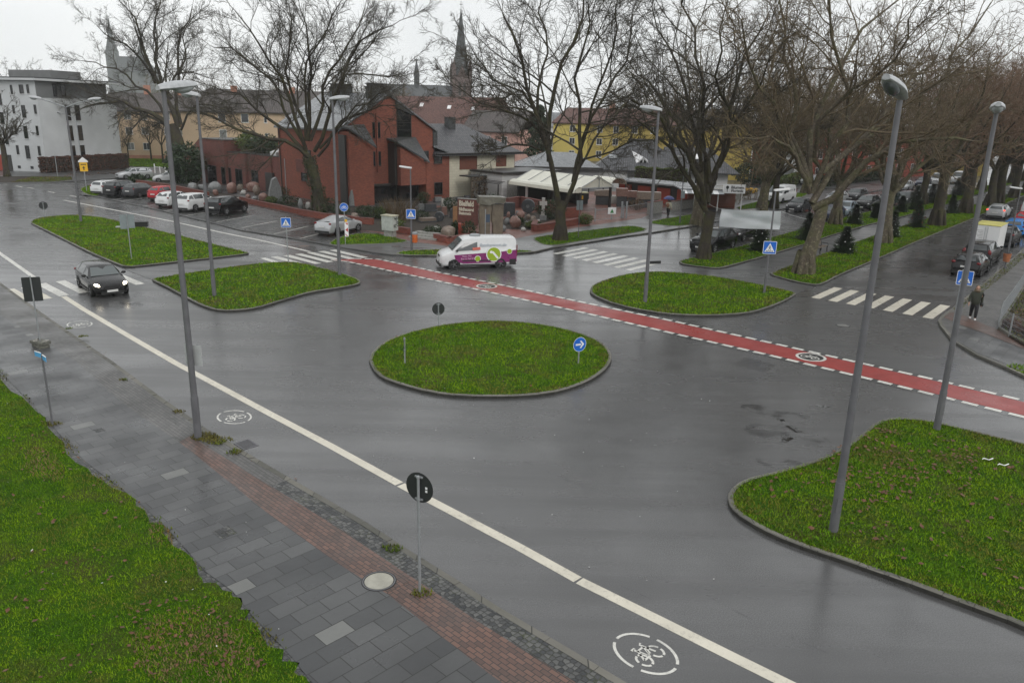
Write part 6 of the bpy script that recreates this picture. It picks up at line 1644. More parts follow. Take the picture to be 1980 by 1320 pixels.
def car_proto(key, L, W, H, kind, wr=0.31, rim=None):
    """meshes of one body type: nose towards +x, centred, wheels on z = 0"""
    S = body_type(L, W, H, kind); K = len(S)
    sec = [section(s, CL) for s in S]; m = len(sec[0])
    X = lambda s: L / 2 - s
    def P(i, j, sg): return (X(S[i][0]), sg * sec[i][j][0], sec[i][j][1])
    body = MB()
    ring = []
    for i in range(K):
        ring.append([P(i, j, 1) for j in range(m)] + [P(i, j, -1) for j in range(m - 2, 0, -1)])
    n = len(ring[0]); vs = [v for r in ring for v in r]
    fs = [[i * n + k, i * n + (k + 1) % n, (i + 1) * n + (k + 1) % n, (i + 1) * n + k] for i in range(K - 1) for k in range(n)]
    fs = [f[::-1] for f in fs]
    body.add(vs, fs); body.poly([ring[0][k] for k in range(n)]); body.poly([ring[-1][k] for k in range(n)][::-1])
    out = {}
    bm_ = body.mesh(key + '_body', PAINT['black'], 38)
    import bmesh
    bb = bmesh.new(); bb.from_mesh(bm_); bmesh.ops.recalc_face_normals(bb, faces=bb.faces[:]); bb.to_mesh(bm_); bb.free()
    out['body'] = [(bm_, 'PAINT')]
    def glass(name, faces, mat, ins=0.05, dd=0.006):
        b = MB()
        for q in faces:
            q = [Vector(v) for v in q]
            nrm = (q[1] - q[0]).cross(q[2] - q[0]); c = sum(q, Vector()) / len(q)
            if nrm.dot(c - Vector((0, 0, H * 0.5))) < 0: q = q[::-1]
            b.poly(outset(q, dd, ins))
        out.setdefault(name, []).append((b.mesh(key + name, mat), None))
    van = kind == 'van'
    # windscreen and rear window as one pane each
    glass('windscreen', [[P(5, 6, 1), P(5, 6, -1), P(6, 6, -1), P(6, 6, 1)]], M_screen, 0.05, 0.05 if not van else 0.06)
    if not van: glass('rear_window', [[P(10, 6, 1), P(10, 6, -1), P(11, 6, -1), P(11, 6, 1)]], M_carglass, 0.09, 0.04)
    for sg in (1, -1):
        if van:
            a, b_ = Vector(P(5, 5, sg)), Vector(P(8, 5, sg)); c, d = Vector(P(8, 6, sg)), Vector(P(6, 6, sg))
            glass('side_window', [[a + Vector((-0.12, 0, 0.05)), b_ + Vector((-0.25, 0, 0.05)), c + Vector((-0.25, 0, -0.22)), d + Vector((-0.05, 0, -0.22))]], M_carglass, 0.02, 0.06)
        else:
            glass('side_window', [[P(5, 5, sg), P(7, 5, sg), P(7, 6, sg), P(6, 6, sg)]], M_carglass, 0.055, 0.010)
            glass('side_window', [[P(7, 5, sg), P(9, 5, sg), P(9, 6, sg), P(7, 6, sg)]], M_carglass, 0.055, 0.010)
            if kind in ('estate', 'suv', 'mpv', 'hatch'): glass('side_window', [[P(9, 5, sg), P(11, 5, sg), P(10, 6, sg), P(9, 6, sg)]], M_carglass, 0.06, 0.012)
    # bumpers, sills, arches
    f0, r0 = 0.185 * L if not van else 0.175 * L, 0.80 * L if not van else 0.785 * L
    w = W / 2
    for x in (f0, r0):
        for sg in (1, -1):
            b = MB(); b.lathe([(0.0, 0), (wr * 1.16, 0), (wr * 1.16, 0.02)], (X(x), sg * (w - 0.015), wr), (0, sg, 0), 20); out.setdefault('wheel_arch', []).append((b.mesh(key + 'arch', M_black), None))
            b = MB(); b.lathe([(wr * 0.62, -0.02), (wr * 0.93, -0.02), (wr, 0.02), (wr, 0.14), (wr * 0.93, 0.19), (wr * 0.66, 0.195), (wr * 0.62, 0.15)], (0, 0, 0), (0, sg, 0), 20)
            rm = MB(); rm.lathe([(0.0, 0.165), (wr * 0.22, 0.17), (wr * 0.24, 0.150), (wr * 0.64, 0.150), (wr * 0.68, 0.19)], (0, 0, 0), (0, sg, 0), 20)
            rm.mat(1)
            for s_ in range(5):
                a = s_ * 2 * math.pi / 5
                d = Vector((math.cos(a), 0, math.sin(a))); q = Vector((-d.z, 0, d.x))
                for e in (-0.30, 0.30):
                    a2 = a + e + math.pi / 5; d2 = Vector((math.cos(a2), 0, math.sin(a2))); q2 = Vector((-d2.z, 0, d2.x))
                rm.add([d * wr * 0.26 - q * wr * 0.07 + Vector((0, sg * 0.166, 0)), d * wr * 0.64 - q * wr * 0.12 + Vector((0, sg * 0.172, 0)), d * wr * 0.64 + q * wr * 0.12 + Vector((0, sg * 0.172, 0)), d * wr * 0.26 + q * wr * 0.07 + Vector((0, sg * 0.166, 0))], [[0, 1, 2, 3] if sg < 0 else [3, 2, 1, 0]])
            out.setdefault('wheel', []).append((b.mesh(key + 'wheel', M_tyre, 40), None, (X(x), sg * (w - 0.165), wr), ('rim', rm.mesh(key + 'rim', [M_rim_dark, rim or M_rim], 40))))
    b = MB()
    for sg in (1, -1):
        b = MB(); b.obox((X(r0) + wr * 1.1, sg * (w - 0.012), CL + 0.01), (X(f0) - X(r0) - wr * 2.2, 0, 0), (0, sg * 0.018, 0), (0, 0, 0.10)); out.setdefault('sill', []).append((b.mesh(key + 'sill', M_black), None))
    b = MB()
    b.obox((X(L) + 0.02, -w * 0.80, CL + 0.02), (-0.05, 0, 0), (0, w * 1.6, 0), (0, 0, 0.17)); out['bumper'] = [(b.mesh(key + 'bumper', M_black), None)]; b = MB()
    b.obox((X(0) - 0.03, -w * 0.62, CL - 0.02), (0.05, 0, 0), (0, w * 1.24, 0), (0, 0, 0.13)); out['bumper'].append((b.mesh(key + 'bumper', M_black), None))
    zb, zh = S[1][1], S[2][2]
    b = MB(); b.obox((X((0.022 if van else 0.006) * L), -w * (0.36 if van else 0.42), zb * 0.66), ((0.10 if van else 0.045), 0, 0), (0, w * (0.72 if van else 0.84), 0), (0, 0, zb * (0.30 if van else 0.24))); out['grille'] = [(b.mesh(key + 'grille', M_black), None)]
    b = MB(); b.obox((X(0.0) + 0.035, -0.26, zb * 0.44), (0.015, 0, 0), (0, 0.52, 0), (0, 0, 0.11)); out['number_plate'] = [(b.mesh(key + 'plate', M_plate), None)]
    b = MB(); b.obox((X(L) - 0.02 - (0.0 if van else -0.0), -0.26, S[-2][1] * 0.74 if not van else 0.62), (-0.03, 0, 0), (0, 0.52, 0), (0, 0, 0.11)); out['number_plate'].append((b.mesh(key + 'plate', M_plate), None))
    for sg in (1, -1):
        b = MB(); b.ball((X(0.042 * L), sg * S[2][3] * 0.80, zb * 0.98), (0.18, 0.13, 0.06), 12, 8, rz=-sg * 0.55, tilt=0.30); out.setdefault('headlight', []).append((b.mesh(key + 'head', M_headlamp, 60), 'HEAD'))
        if van: 
            b = MB(); b.obox((X(L) + 0.03, sg * (S[-2][3] - 0.05), 0.75), (-0.05, 0, 0), (0, sg * 0.06, 0), (0, 0, 0.75))
        else:
            b = MB(); zt_ = S[11][2]
            b.ball((X(0.968 * L), sg * S[11][3] * 0.88, zt_ * 0.93), (0.10, 0.15, 0.085 if kind != 'mpv' else 0.2), 12, 8, rz=sg * 0.5)
        out.setdefault('tail_light', []).append((b.mesh(key + 'tail', M_tail, 60), 'TAIL'))
        b = MB(); b.ball((X(S[5][0]) - 0.28, sg * (w + 0.09), S[5][2] + 0.09), (0.07, 0.12, 0.08), 8, 6); b.tube([(X(S[5][0]) - 0.28, sg * (w - 0.06), S[5][2] + 0.04), (X(S[5][0]) - 0.28, sg * (w + 0.04), S[5][2] + 0.07)], 0.025, 5)
        out.setdefault('mirror', []).append((b.mesh(key + 'mirror', PAINT['black'] if not van else M_black, 60), 'PAINT' if not van else None))
    if kind in ('estate', 'suv'):
        for sg in (1, -1):
            b = MB(); b.tube([(X(S[6][0]), sg * S[7][4] * 0.9, H * 0.99), (X(S[7][0]), sg * S[7][4] * 0.92, H * 1.035), (X(S[9][0]), sg * S[9][4] * 0.92, H * 1.03), (X(S[10][0]), sg * S[10][4] * 0.9, H * 0.965)], 0.018, 5); out.setdefault('roof_rail', []).append((b.mesh(key + 'rail', M_black), None))
    CARS[key] = (out, L, W, H, X(f0), X(r0))
car_proto('hatch', 4.0, 1.72, 1.46, 'hatch'); car_proto('small', 3.65, 1.64, 1.50, 'hatch', 0.29); car_proto('compact', 4.23, 1.76, 1.43, 'hatch', 0.32)
car_proto('suv', 4.5, 1.85, 1.62, 'suv', 0.35); car_proto('estate', 4.6, 1.80, 1.48, 'estate', 0.32); car_proto('coupe', 4.34, 1.73, 1.41, 'coupe', 0.32); car_proto('mpv', 4.5, 1.80, 1.68, 'mpv', 0.32)
car_proto('van', 4.97, 1.98, 1.98, 'van', 0.33, M_rim_dark)
def car(key, loc, rz, colour, label, cat='car', group=None, head=None, tail=None, name='car', rails=True):
    proto = CARS[key][0]
    t = thing(name, label, cat, (loc[0], loc[1], loc[2] if len(loc) > 2 else 0.004), rz, group)
    for part, items in proto.items():
        if part == 'roof_rail' and not rails: continue
        for it in items:
            o = bpy.data.objects.new(part, it[0]); link(o, t)
            if it[1] in ('PAINT', 'HEAD', 'TAIL'):
                mm = {'PAINT': PAINT[colour], 'HEAD': head, 'TAIL': tail}[it[1]]
                if mm is not None:
                    o.material_slots[0].link = 'OBJECT'; o.material_slots[0].material = mm
            if len(it) > 2:
                o.location = it[2]
                c = bpy.data.objects.new(it[3][0], it[3][1]); link(c, o)
    return t
def car_by(key, rear=None, front=None, side=1, rz=None, **kw):
    """place by the contact points of the two wheels on the visible side (side +1: left wheels, -1: right wheels)"""
    out, L, W, H, xf, xr = CARS[key]
    if rear is not None and front is not None and rz is None:
        rz = heading(rear, front)
    u = Vector((math.cos(rz), math.sin(rz), 0)); v = Vector((-u.y, u.x, 0))
    if rear is not None and front is not None: p = (at(*rear) + at(*front)) / 2 - u * (xf + xr) / 2
    elif rear is not None: p = at(*rear) - u * xr
    else: p = at(*front) - u * xf
    p = p - v * side * (W / 2 - 0.08)
    zz = kw.pop('z', 0.004)
    return car(key, (p.x, p.y, zz), rz, **kw)
PG = 'cars parked nose-in before the brick annex'
PH = R(73)
car_by('suv', (434, 419), (476, 411), -1, colour='black', label='black car parked nearest the camera in the row before the brick annex', group=PG, z=0.11, rails=False)
car_by('suv', (378, 411), None, -1, PH, colour='white', label='white crossover with dark glass between the black car and the white hatchback', group=PG, z=0.11, rails=False)
car_by('hatch', (337, 403), None, -1, PH, colour='white', label='white hatchback tucked between the red car and the white crossover', group=PG, z=0.11)
car_by('small', (318, 391), None, -1, PH, colour='red', label='small red hatchback in the row before the brick annex', group=PG, z=0.11)
car_by('hatch', (270, 384), None, -1, PH, colour='grey', label='dark grey hatchback between the red car and the black estate', group=PG, z=0.11)
car_by('suv', (236, 382), None, -1, PH, colour='black', label='black estate next to the white car at the far end of the row', group=PG, z=0.11, rails=False)
car_by('estate', (211, 378), None, -1, PH, colour='white', label='white estate car at the far end of the row, by the grass tip', group=PG, z=0.11)
car_by('estate', (283.5, 345.5), (246, 347), 1, colour='silver', label='silver estate car driving past the beech hedge in the side street')
car('hatch', at(328, 352), R(200), 'white', 'pale car half hidden behind the thick lamp post and the conifer shrub')
car_by('coupe', (652, 457.5), (692, 449.5), -1, colour='silver', label='silver coupe parked in the last bay beside the cycle sign', z=0.11)
car_by('compact', (155, 555), (180.5, 574), -1, colour='black', label='black hatchback with lit headlamps driving over the zebra crossing', head=M_headlit)
# the delivery van with its livery
vn = car_by('van', (962, 518.5), (883.6, 520.5), 1, colour='white', label='white and purple delivery van with lime circles, turning across the red cycle path', cat='van', name='delivery_van')
out, L, W, H, xf, xr = CARS['van']
w = W / 2
b = MB(); yy = w + 0.006
def vy(z): return yy - 0.03 if z < 0.35 else yy
for s_ in (1, -1): b.poly([(1.50, s_ * yy, 0.50), (1.62, s_ * yy, 0.92), (-1.2, s_ * yy, 1.06), (-2.45, s_ * yy, 1.20), (-2.47, s_ * yy, 0.42), (1.0, s_ * yy, 0.36)][::-s_])
lv = b.build('livery_band', M_purple, vn)
def disc(x, z, r, mat, dy, name, par):
    b = MB(); b.lathe([(0, 0), (r, 0), (r, 0.004), (0, 0.004)], (x, yy + dy, z), (0, 1, 0), 24); return b.build(name, mat, par)
disc(-0.95, 0.93, 0.50, M_signwhite, 0.004, 'emblem_ring', vn); disc(-0.95, 0.93, 0.435, M_lime, 0.010, 'emblem', vn)
b = MB(); b.obox((-1.18, yy + 0.016, 0.62), (0.36, 0, 0.42), (0, 0.003, 0), (-0.10, 0, 0.085)); b.ball((-0.78, yy + 0.016, 1.07), (0.10, 0.004, 0.09), 8, 6); b.build('bottle_emblem', M_signwhite, vn)
for x_, z_, r_ in ((0.10, 0.66, 0.20), (-1.98, 1.10, 0.18)):
    disc(x_, z_, r_, M_signwhite, 0.004, 'emblem_ring', vn); disc(x_, z_, r_ * 0.84, M_lime, 0.010, 'emblem', vn)
b = MB(); b.obox((1.1, yy + 0.003, 0.50), (-1.9, 0, 0), (0, 0.006, 0), (0, 0, 0.075)); b.build('rub_strip', M_black, vn)
b = MB(); b.obox((-2.0, yy - 0.02, 0.24), (-0.42, 0, 0), (0, 0.03, 0), (0, 0, 0.36)); b.build('rear_quarter', M_black, vn)
text_part('flaschenpost.de', 0.27, M_paleprint, vn, (-0.93, w * 0.945 + 0.012, 1.52), (-1, 0, 0), (0, 1, 0.21), bold=0.004, width=1.75)
text_part('Wasser, Wein,', 0.16, M_pinkprint, vn, (0.80, yy + 0.008, 0.84), (-1, 0, 0.05), (0, 1, 0), width=0.62)
text_part('Bier & Getränke', 0.16, M_pinkprint, vn, (0.70, yy + 0.008, 0.68), (-1, 0, 0.05), (0, 1, 0), width=0.95)
b = MB(); b.obox((0.42, yy - 0.006, 1.20), (-0.50, 0, 0.04), (0, 0.008, 0), (0.02, 0, 0.17)); b.build('red_badge', M_redprint, vn)
b = MB(); b.lathe([(0.36, 0), (0.36, 0.07), (0.26, 0.12), (0, 0.13)], (0.1, 0, H + 0.005), n=18); b.build('roof_vent', M_galv, vn)
b = MB(); b.obox((2.46, -0.9, 0.18), (0.06, 0, 0), (0, 1.8, 0), (0, 0, 0.2)); b.build('bumper_lip', M_black, vn)
# white van parked by the flower stall
wv = car_by('van', None, (1512, 395), 1, R(230), colour='white', label='white parked van with small black lettering by the far verge', cat='van', name='delivery_van', z=0.11)
text_part('Haus Service', 0.22, M_signblack, wv, (-0.5, w * 0.95 + 0.012, 1.42), (-1, 0, 0), (0, 1, 0.2), width=1.4)
b = MB(); b.ball((-1.75, w * 0.95 + 0.02, 1.42), (0.12, 0.01, 0.14), 8, 6); b.build('emblem', M_signblack, wv)
# cars on the avenue, left carriageway
HL = R(230)
GL = 'cars parked along the avenue'
car_by('suv', (1412, 482.5), (1383, 488), 1, R(228), colour='black', label='black off-roader facing the camera behind the dark tree with the banner rope', rails=False)
car_by('compact', (1462, 461), None, 1, HL, colour='black', label='black hatchback with a chrome bumper strip under the white banner', group=GL)
car_by('hatch', None, (1549, 411), 1, HL, colour='grey', label='dark grey hatchback parked in front of the white delivery van', group=GL)
car_by('hatch', None, (1612, 428), 1, HL, colour='navy', label='dark blue car parked left of the thick avenue trunk', group=GL)
car_by('small', None, (1641, 419), 1, HL, colour='pale', label='pale blue-silver car parked right of the thick avenue trunk', group=GL)
car_by('suv', None, (1683, 408), 1, HL, colour='black', label='black estate car facing the camera behind the straight grey trunk', group=GL)
car_by('estate', None, (1660, 389), 1, HL, colour='grey', label='dark grey car driving towards the camera in the middle of the left carriageway')
car_by('hatch', None, (1622, 396), 1, HL, colour='silver', label='silver car partly hidden behind the big limb of the flaking plane tree')
car_by('hatch', None, (1727, 397), 1, HL, colour='green', label='dark green car right of the tall lamp post, left carriageway', group=GL)
car_by('estate', None, (1757, 396), 1, HL, colour='grey', label='dark car with bright windscreen behind the tall kerbside christmas tree', group=GL)
car_by('hatch', None, (1755, 370), 1, HL, colour='silver', label='silver car driving towards the camera farther up the left carriageway')
car_by('hatch', None, (1800, 380), 1, HL, colour='silver', label='silver car between two trunks behind a christmas tree, left carriageway', group=GL)
car_by('hatch', None, (1790, 362), 1, HL, colour='navy', label='dark car farther back beside a white van, left carriageway')
car_by('van', None, (1822, 360), 1, HL, colour='white', label='distant white van on the left carriageway, nearer of two', cat='van', name='delivery_van')
car_by('van', None, (1862, 356), 1, HL, colour='white', label='distant white van between two russet trees, farther of two', cat='van', name='delivery_van')
car_by('estate', (1590, 357), (1562, 361), 1, colour='silver', label='silver car parked before the red-panelled building, side on', z=0.11)
# right carriageway
HR = R(50)
car_by('estate', (1942, 424), None, -1, HR, colour='silver', label='silver estate car with lit tail lamps driving away', tail=M_taillit)
car_by('hatch', (1893, 536), None, -1, HR, colour='black', label='black hatchback parked at the kerb nearest the crossing, red tail lamps', group='cars parked along the right kerb')
car_by('mpv', (1913, 516), None, -1, HR, colour='black', label='black people carrier parked between the black hatchback and the white trailer', group='cars parked along the right kerb')
car_by('suv', (1958, 478), None, -1, HR, colour='black', label='black car ahead of the white box trailer', group='cars parked along the right kerb')
car_by('estate', (1979, 458), None, -1, HR, colour='bright', label='bright blue estate car parked at the right edge of the photo', group='cars parked along the right kerb')
car_by('hatch', (1995, 441), None, -1, HR, colour='red', label='red car parked beyond the bright blue estate', group='cars parked along the right kerb')
lv_ = car_by('van', (2012, 424), None, -1, HR, colour='white', label='white van at the right edge, beyond the red car', cat='van', name='delivery_van')
# box trailer
tp = at(1925, 500)
tr = thing('trailer', 'white box trailer with double rear doors and a mossy yellow roof', 'trailer', (tp.x - 0.2, tp.y + 1.0, 0.004), HR)
b = MB(); b.box(-1.5, -0.85, 0.55, 1.5, 0.85, 2.45); b.build('box', M_whiteframe, tr)
b = MB(); b.box(-1.53, -0.88, 2.45, 1.53, 0.88, 2.50); b.build('roof', plain('mossy_roof', (0.50, 0.46, 0.13), 0.7, 0.25, 1.5), tr)
for s_ in (0, 1):
    b = MB(); b.box(-1.52, -0.82 + s_ * 0.83, 0.6, -1.5, -0.01 + s_ * 0.83 - 0.01, 2.4)
    d_ = b.build('door', M_signwhite, tr)
    b = MB(); b.tube([(-1.54, -0.08 + s_ * 0.16, 0.65), (-1.54, -0.08 + s_ * 0.16, 2.35)], 0.014, 5); b.box(-1.55, -0.25 + s_ * 0.4, 1.05, -1.52, -0.12 + s_ * 0.4, 1.1); b.build('latch', M_galv, d_)
b = MB()
for i in range(6): b.box(-1.527, 0.2, 1.5 + 0.11 * i, -1.521, 0.42 + 0.22 * ((i * 7) % 3) / 2, 1.54 + 0.11 * i)
b.build('lettering', plain('faint_print', (0.42, 0.42, 0.42), 0.6, 0.0), tr)
for s_ in (-1, 1):
    b = MB(); b.lathe([(0.0, -0.1), (0.31, -0.1), (0.33, -0.03), (0.31, 0.06), (0, 0.07)], (0, s_ * 0.95, 0.33), (0, s_, 0), 18); b.build('wheel', M_tyre, tr, 40)
    b = MB(); b.obox((-0.42, s_ * 0.85, 0.62), (0.84, 0, 0), (0, s_ * 0.22, 0), (0, 0, 0.06)); b.build('mudguard', M_black, tr)
    b = MB(); b.box(-1.54, s_ * 0.75 - 0.1, 0.42, -1.5, s_ * 0.75 + 0.1, 0.53); b.build('tail_light', M_tail, tr)
b = MB(); b.box(-1.5, -0.8, 0.42, 1.5, 0.8, 0.55); b.tube([(1.5, 0, 0.48), (2.6, 0, 0.45)], 0.05, 6); b.build('chassis', M_black, tr)
# ================================================================== lamps, signs, people, small things
def lamp_head(t, H, ang, L=0.95, dark=False, arm=0.0, z=None, tl=0.14):
    """housing with a bowl underneath, reaching out from the pole top"""
    u = Vector((math.cos(ang), math.sin(ang), 0)); v = Vector((-u.y, u.x, 0)); z = H if z is None else z
    b = MB(); K = 9; n = 12; vs = []; fs = []
    for i in range(K):
        s = i / (K - 1); x = -0.16 + s * (L + 0.16)
        wd = 0.05 + 0.155 * math.sin(math.pi * min(1, 0.12 + 0.82 * s)) ; hg = 0.05 + 0.12 * math.sin(math.pi * min(1, 0.15 + 0.75 * s)); zc = z + 0.04 + tl * s
        for k in range(n):
            a = 2 * math.pi * k / n
            zz = math.sin(a); zz = zz if zz > 0 else zz * 0.35
            vs.append(u * (x + arm) + v * wd * math.cos(a) + Vector((0, 0, zc + hg * zz)))
    for i in range(K - 1):
        for k in range(n): fs.append([i * n + k, i * n + (k + 1) % n, (i + 1) * n + (k + 1) % n, (i + 1) * n + k])
    fs += [list(range(n))[::-1], [(K - 1) * n + k for k in range(n)]]
    b.add(vs, [f[::-1] for f in fs])
    h = b.build('lamp_head', M_lamphead, t, 45)
    import bmesh
    bb = bmesh.new(); bb.from_mesh(h.data); bmesh.ops.recalc_face_normals(bb, faces=bb.faces[:]); bb.to_mesh(h.data); bb.free()
    b = MB(); c = u * (arm + L * 0.60) + Vector((0, 0, z + 0.02 + tl * 0.62)); b.ball(c, (L * 0.33, 0.15, 0.15), 14, 8, rz=ang, tilt=-tl); b.build('lens', M_lens_dark if dark else M_lens, h, 60)
def street_lamp(base, H, ang, label, dark=False, tl=0.14, r=0.095, z0=0.1, group='tall street lamps'):
    t = thing('street_lamp', label, 'street lamp', (base.x, base.y, z0), 0, group)
    b = MB(); b.tube([(0, 0, -0.1), (0, 0, 1.3)], [r * 1.15, r * 1.15], 14); b.tube([(0, 0, 1.3), (0, 0, H * 0.45), (0, 0, H)], [r, r * 0.88, r * 0.62], 14); b.build('pole', M_pole, t, 40)
    b = MB(); b.obox((-0.06, -r * 1.2, 0.55), (0.12, 0, 0), (0, 0.02, 0), (0, 0, 0.35)); b.build('hatch', M_pole, t)
    lamp_head(t, H, ang, dark=dark, tl=tl, L=1.05 if tl > 0.2 else 0.95)
    return t
L1 = street_lamp(at(384, 852), 9.85, R(54), 'tall lamp on the near left kerb with a white panel fixed to its pole')
street_lamp(at(415, 575), 9.95, R(165), 'tall lamp on the small left grass island, head turned left')
street_lamp(at(657, 535), 10.0, R(12), 'tall lamp at the right tip of the small left grass island')
street_lamp(at(1247, 587), 9.75, R(158), 'tall lamp on the right middle grass island with a small dark name plate low down')
street_lamp(at(1610, 1033), 9.9, R(228), 'tall lamp nearest the camera, on the big right grass island, dark bowl facing down', dark=True, tl=0.34)
street_lamp(at(1810, 835), 9.8, R(240), 'tall lamp at the back edge of the big right grass island')
# double-armed lamp
p_ = at(157, 430)
t = thing('street_lamp', 'thin double-armed lamp at the far end of the long left grass island', 'street lamp', (p_.x, p_.y, 0.1))
b = MB(); b.tube([(0, 0, -0.1), (0, 0, 5), (0, 0, 9.3)], [0.11, 0.09, 0.06], 12); b.build('pole', M_pole, t, 40)
for a_ in (R(183), R(8)):
    u = Vector((math.cos(a_), math.sin(a_), 0))
    b = MB(); b.tube([Vector((0, 0, 9.25)), u * 1.0 + Vector((0, 0, 9.6)), u * 1.9 + Vector((0, 0, 9.85))], [0.045, 0.04, 0.035], 8); b.build('arm', M_galv, t, 40)
    lamp_head(t, 9.8, a_, 0.85, arm=1.95)
p_ = at(160, 331)
t = thing('street_lamp', 'distant slim lamp with a short curved arm in front of the beech hedge', 'street lamp', (p_.x, p_.y, 0.0))
b = MB(); b.tube([(0, 0, -0.1), (0, 0, 7.0), (-0.5, 0, 7.8), (-2.2, 0, 8.4)], [0.08, 0.06, 0.05, 0.04], 8); b.build('pole', M_galv, t, 40)
lamp_head(t, 8.35, R(180), 0.8, arm=2.2)
# short lamps
def short_lamp(base, H, ang, label, z0=0.1):
    t = thing('street_lamp', label, 'street lamp', (base.x, base.y, z0), 0, 'short street lamps')
    b = MB(); b.tube([(0, 0, -0.1), (0, 0, 1.0)], [0.075, 0.075], 12); b.tube([(0, 0, 1.0), (0, 0, H)], [0.06, 0.042], 12); b.build('pole', M_pole, t, 40)
    u = Vector((math.cos(ang), math.sin(ang), 0)); v = Vector((-u.y, u.x, 0))
    b = MB(); o = u * -0.08 - v * 0.11 + Vector((0, 0, H - 0.02))
    b.obox(o, u * 0.85 + Vector((0, 0, 0.09)), v * 0.22, (0, 0, 0.09)); h = b.build('lamp_head', M_signwhite, t)
    b = MB(); b.obox(u * 0.1 - v * 0.085 + Vector((0, 0, H - 0.045)), u * 0.6 + Vector((0, 0, 0.063)), v * 0.17, (0, 0, 0.03)); b.build('lens', M_lens, h)
    return t
S1 = short_lamp(at(796, 488), 5.75, R(172), 'short lamp with a pedestrian crossing sign and an orange bin, left of the brown boulder')
S2 = short_lamp(at(1477, 570), 5.75, R(10), 'short lamp with a pedestrian crossing sign on the right grass island before the banner')
S3 = short_lamp(at(1947, 497), 5.0, R(165), 'short lamp by the parked cars on the right pavement, above the orange litter bin', 0.09)
S4 = short_lamp(at(1314, 434), 6.0, R(170), 'short lamp with a grey sign back near the person with the umbrella', 0.12)
# ------------------------------------------------------------------ signs
def rrect(w, h, r, n=5):
    out = []
    for cx, cy, a0 in ((w / 2 - r, h / 2 - r, 0), (-w / 2 + r, h / 2 - r, 90), (-w / 2 + r, -h / 2 + r, 180), (w / 2 - r, -h / 2 + r, 270)):
        for i in range(n): a = R(a0 + 90 * i / (n - 1)); out.append((cx + r * math.cos(a), cy + r * math.sin(a)))
    return out
def flat(b, pts2, o, u, n, t0, t1):
    """plate outline on the plane through o; u to the right seen from the front, n towards the reader"""
    u = Vector(u).normalized(); n = Vector(n).normalized(); o = Vector(o)
    b.extrude([o + u * p[0] + Z * p[1] + n * t0 for p in pts2], n * (t1 - t0))
def crossing_plate(t, o, face, s=0.62, backm=None, mirror=1):
    """blue square with white triangle, walking figure and stripes; face = heading the plate looks to"""
    n = Vector((math.cos(face), math.sin(face), 0)); u = Vector((-n.y, n.x, 0))
    if u.cross(Z).dot(n) < 0: u = -u
    b = MB(); flat(b, rrect(s, s, 0.05), o, u, n, 0, 0.012); pl = b.build('sign_plate', M_signwhite, t)
    b = MB(); flat(b, rrect(s * 0.93, s * 0.93, 0.04), o, u, n, 0.0125, 0.0145); b.build('blue_field', M_signblue, pl)
    k = s / 0.62
    b = MB(); flat(b, [(-0.24 * k, -0.21 * k), (0.24 * k, -0.21 * k), (0.0, 0.22 * k)], o, u, n, 0.015, 0.017); b.build('triangle', M_signwhite, pl)
    b = MB(); T = (0.0175, 0.0195)
    P = lambda pts: flat(b, [(x * k * mirror, y * k) for x, y in pts], o, u, n, *T)
    P([(0.015 * math.cos(a) * 1.5, 0.085 + 0.015 * math.sin(a) * 1.5) for a in np.linspace(0, 6.28, 9)[:-1]])
    P([(-0.022, 0.055), (0.022, 0.055), (0.018, -0.04), (-0.018, -0.04)])
    P([(-0.018, -0.035), (0.004, -0.035), (-0.055, -0.135), (-0.078, -0.135)]); P([(-0.004, -0.035), (0.018, -0.035), (0.07, -0.135), (0.048, -0.135)])
    P([(-0.018, 0.05), (-0.012, 0.035), (-0.058, -0.02), (-0.066, -0.008)]); P([(0.018, 0.05), (0.012, 0.035), (0.052, -0.025), (0.06, -0.012)])
    for x in (-0.15, -0.08, -0.01, 0.06, 0.13): P([(x - 0.012, -0.145), (x + 0.024, -0.145), (x + 0.030, -0.195), (x - 0.018, -0.195)])
    b.build('pictogram', M_signblack, pl)
    return pl
def sign_post(t, h, r=0.030, m=None, foot=True):
    b = MB(); b.tube([(0, 0, -0.15), (0, 0, h)], r, 10); b.tube([(0, 0, h), (0, 0, h + 0.015)], [r * 1.1, r * 0.6], 10); return b.build('post', m or M_galv, t, 40)
def disc_plate(t, z, r, face, front=None, back=None, off=0.04, stickers=False):
    n = Vector((math.cos(face), math.sin(face), 0))
    b = MB(); b.lathe([(0, 0), (r, 0), (r, 0.006)], n * off + Vector((0, 0, z)), n, 28); b.mat(1); b.lathe([(r, 0.006), (0, 0.006)], n * off + Vector((0, 0, z)), n, 28)
    # which side is the front: +n
    pl = b.build('sign_plate', [back or M_signback, front or M_signback], t)
    b = MB()
    for dz in (-r * 0.75, r * 0.75): b.tube([Vector((0, 0, z + dz - 0.02)), Vector((0, 0, z + dz + 0.02))], 0.042, 8); b.obox(Vector((0, 0, z + dz - 0.015)) - Vector((-n.y, n.x, 0)) * 0.09, Vector((-n.y, n.x, 0)) * 0.18, n * off, (0, 0, 0.03))
    b.build('clamp', M_galv, pl)
    if stickers:
        u = Vector((-n.y, n.x, 0))
        for dz, w_ in ((0.0, 0.05), (-0.07, 0.05)):
            b = MB(); b.obox(u * -0.19 * 1 + n * (off - 0.004) + Vector((0, 0, z + dz)), u * w_, n * -0.002, (0, 0, 0.05)); b.build('sticker', M_signwhite, pl)
    return pl
def sign_at(base, label, cat='sign', z0=0.1, group=None, name='road_sign'):
    return thing(name, label, cat, (base.x, base.y, z0), 0, group)
away = lambda p: math.atan2(p.y, p.x)          # heading that looks away from the camera
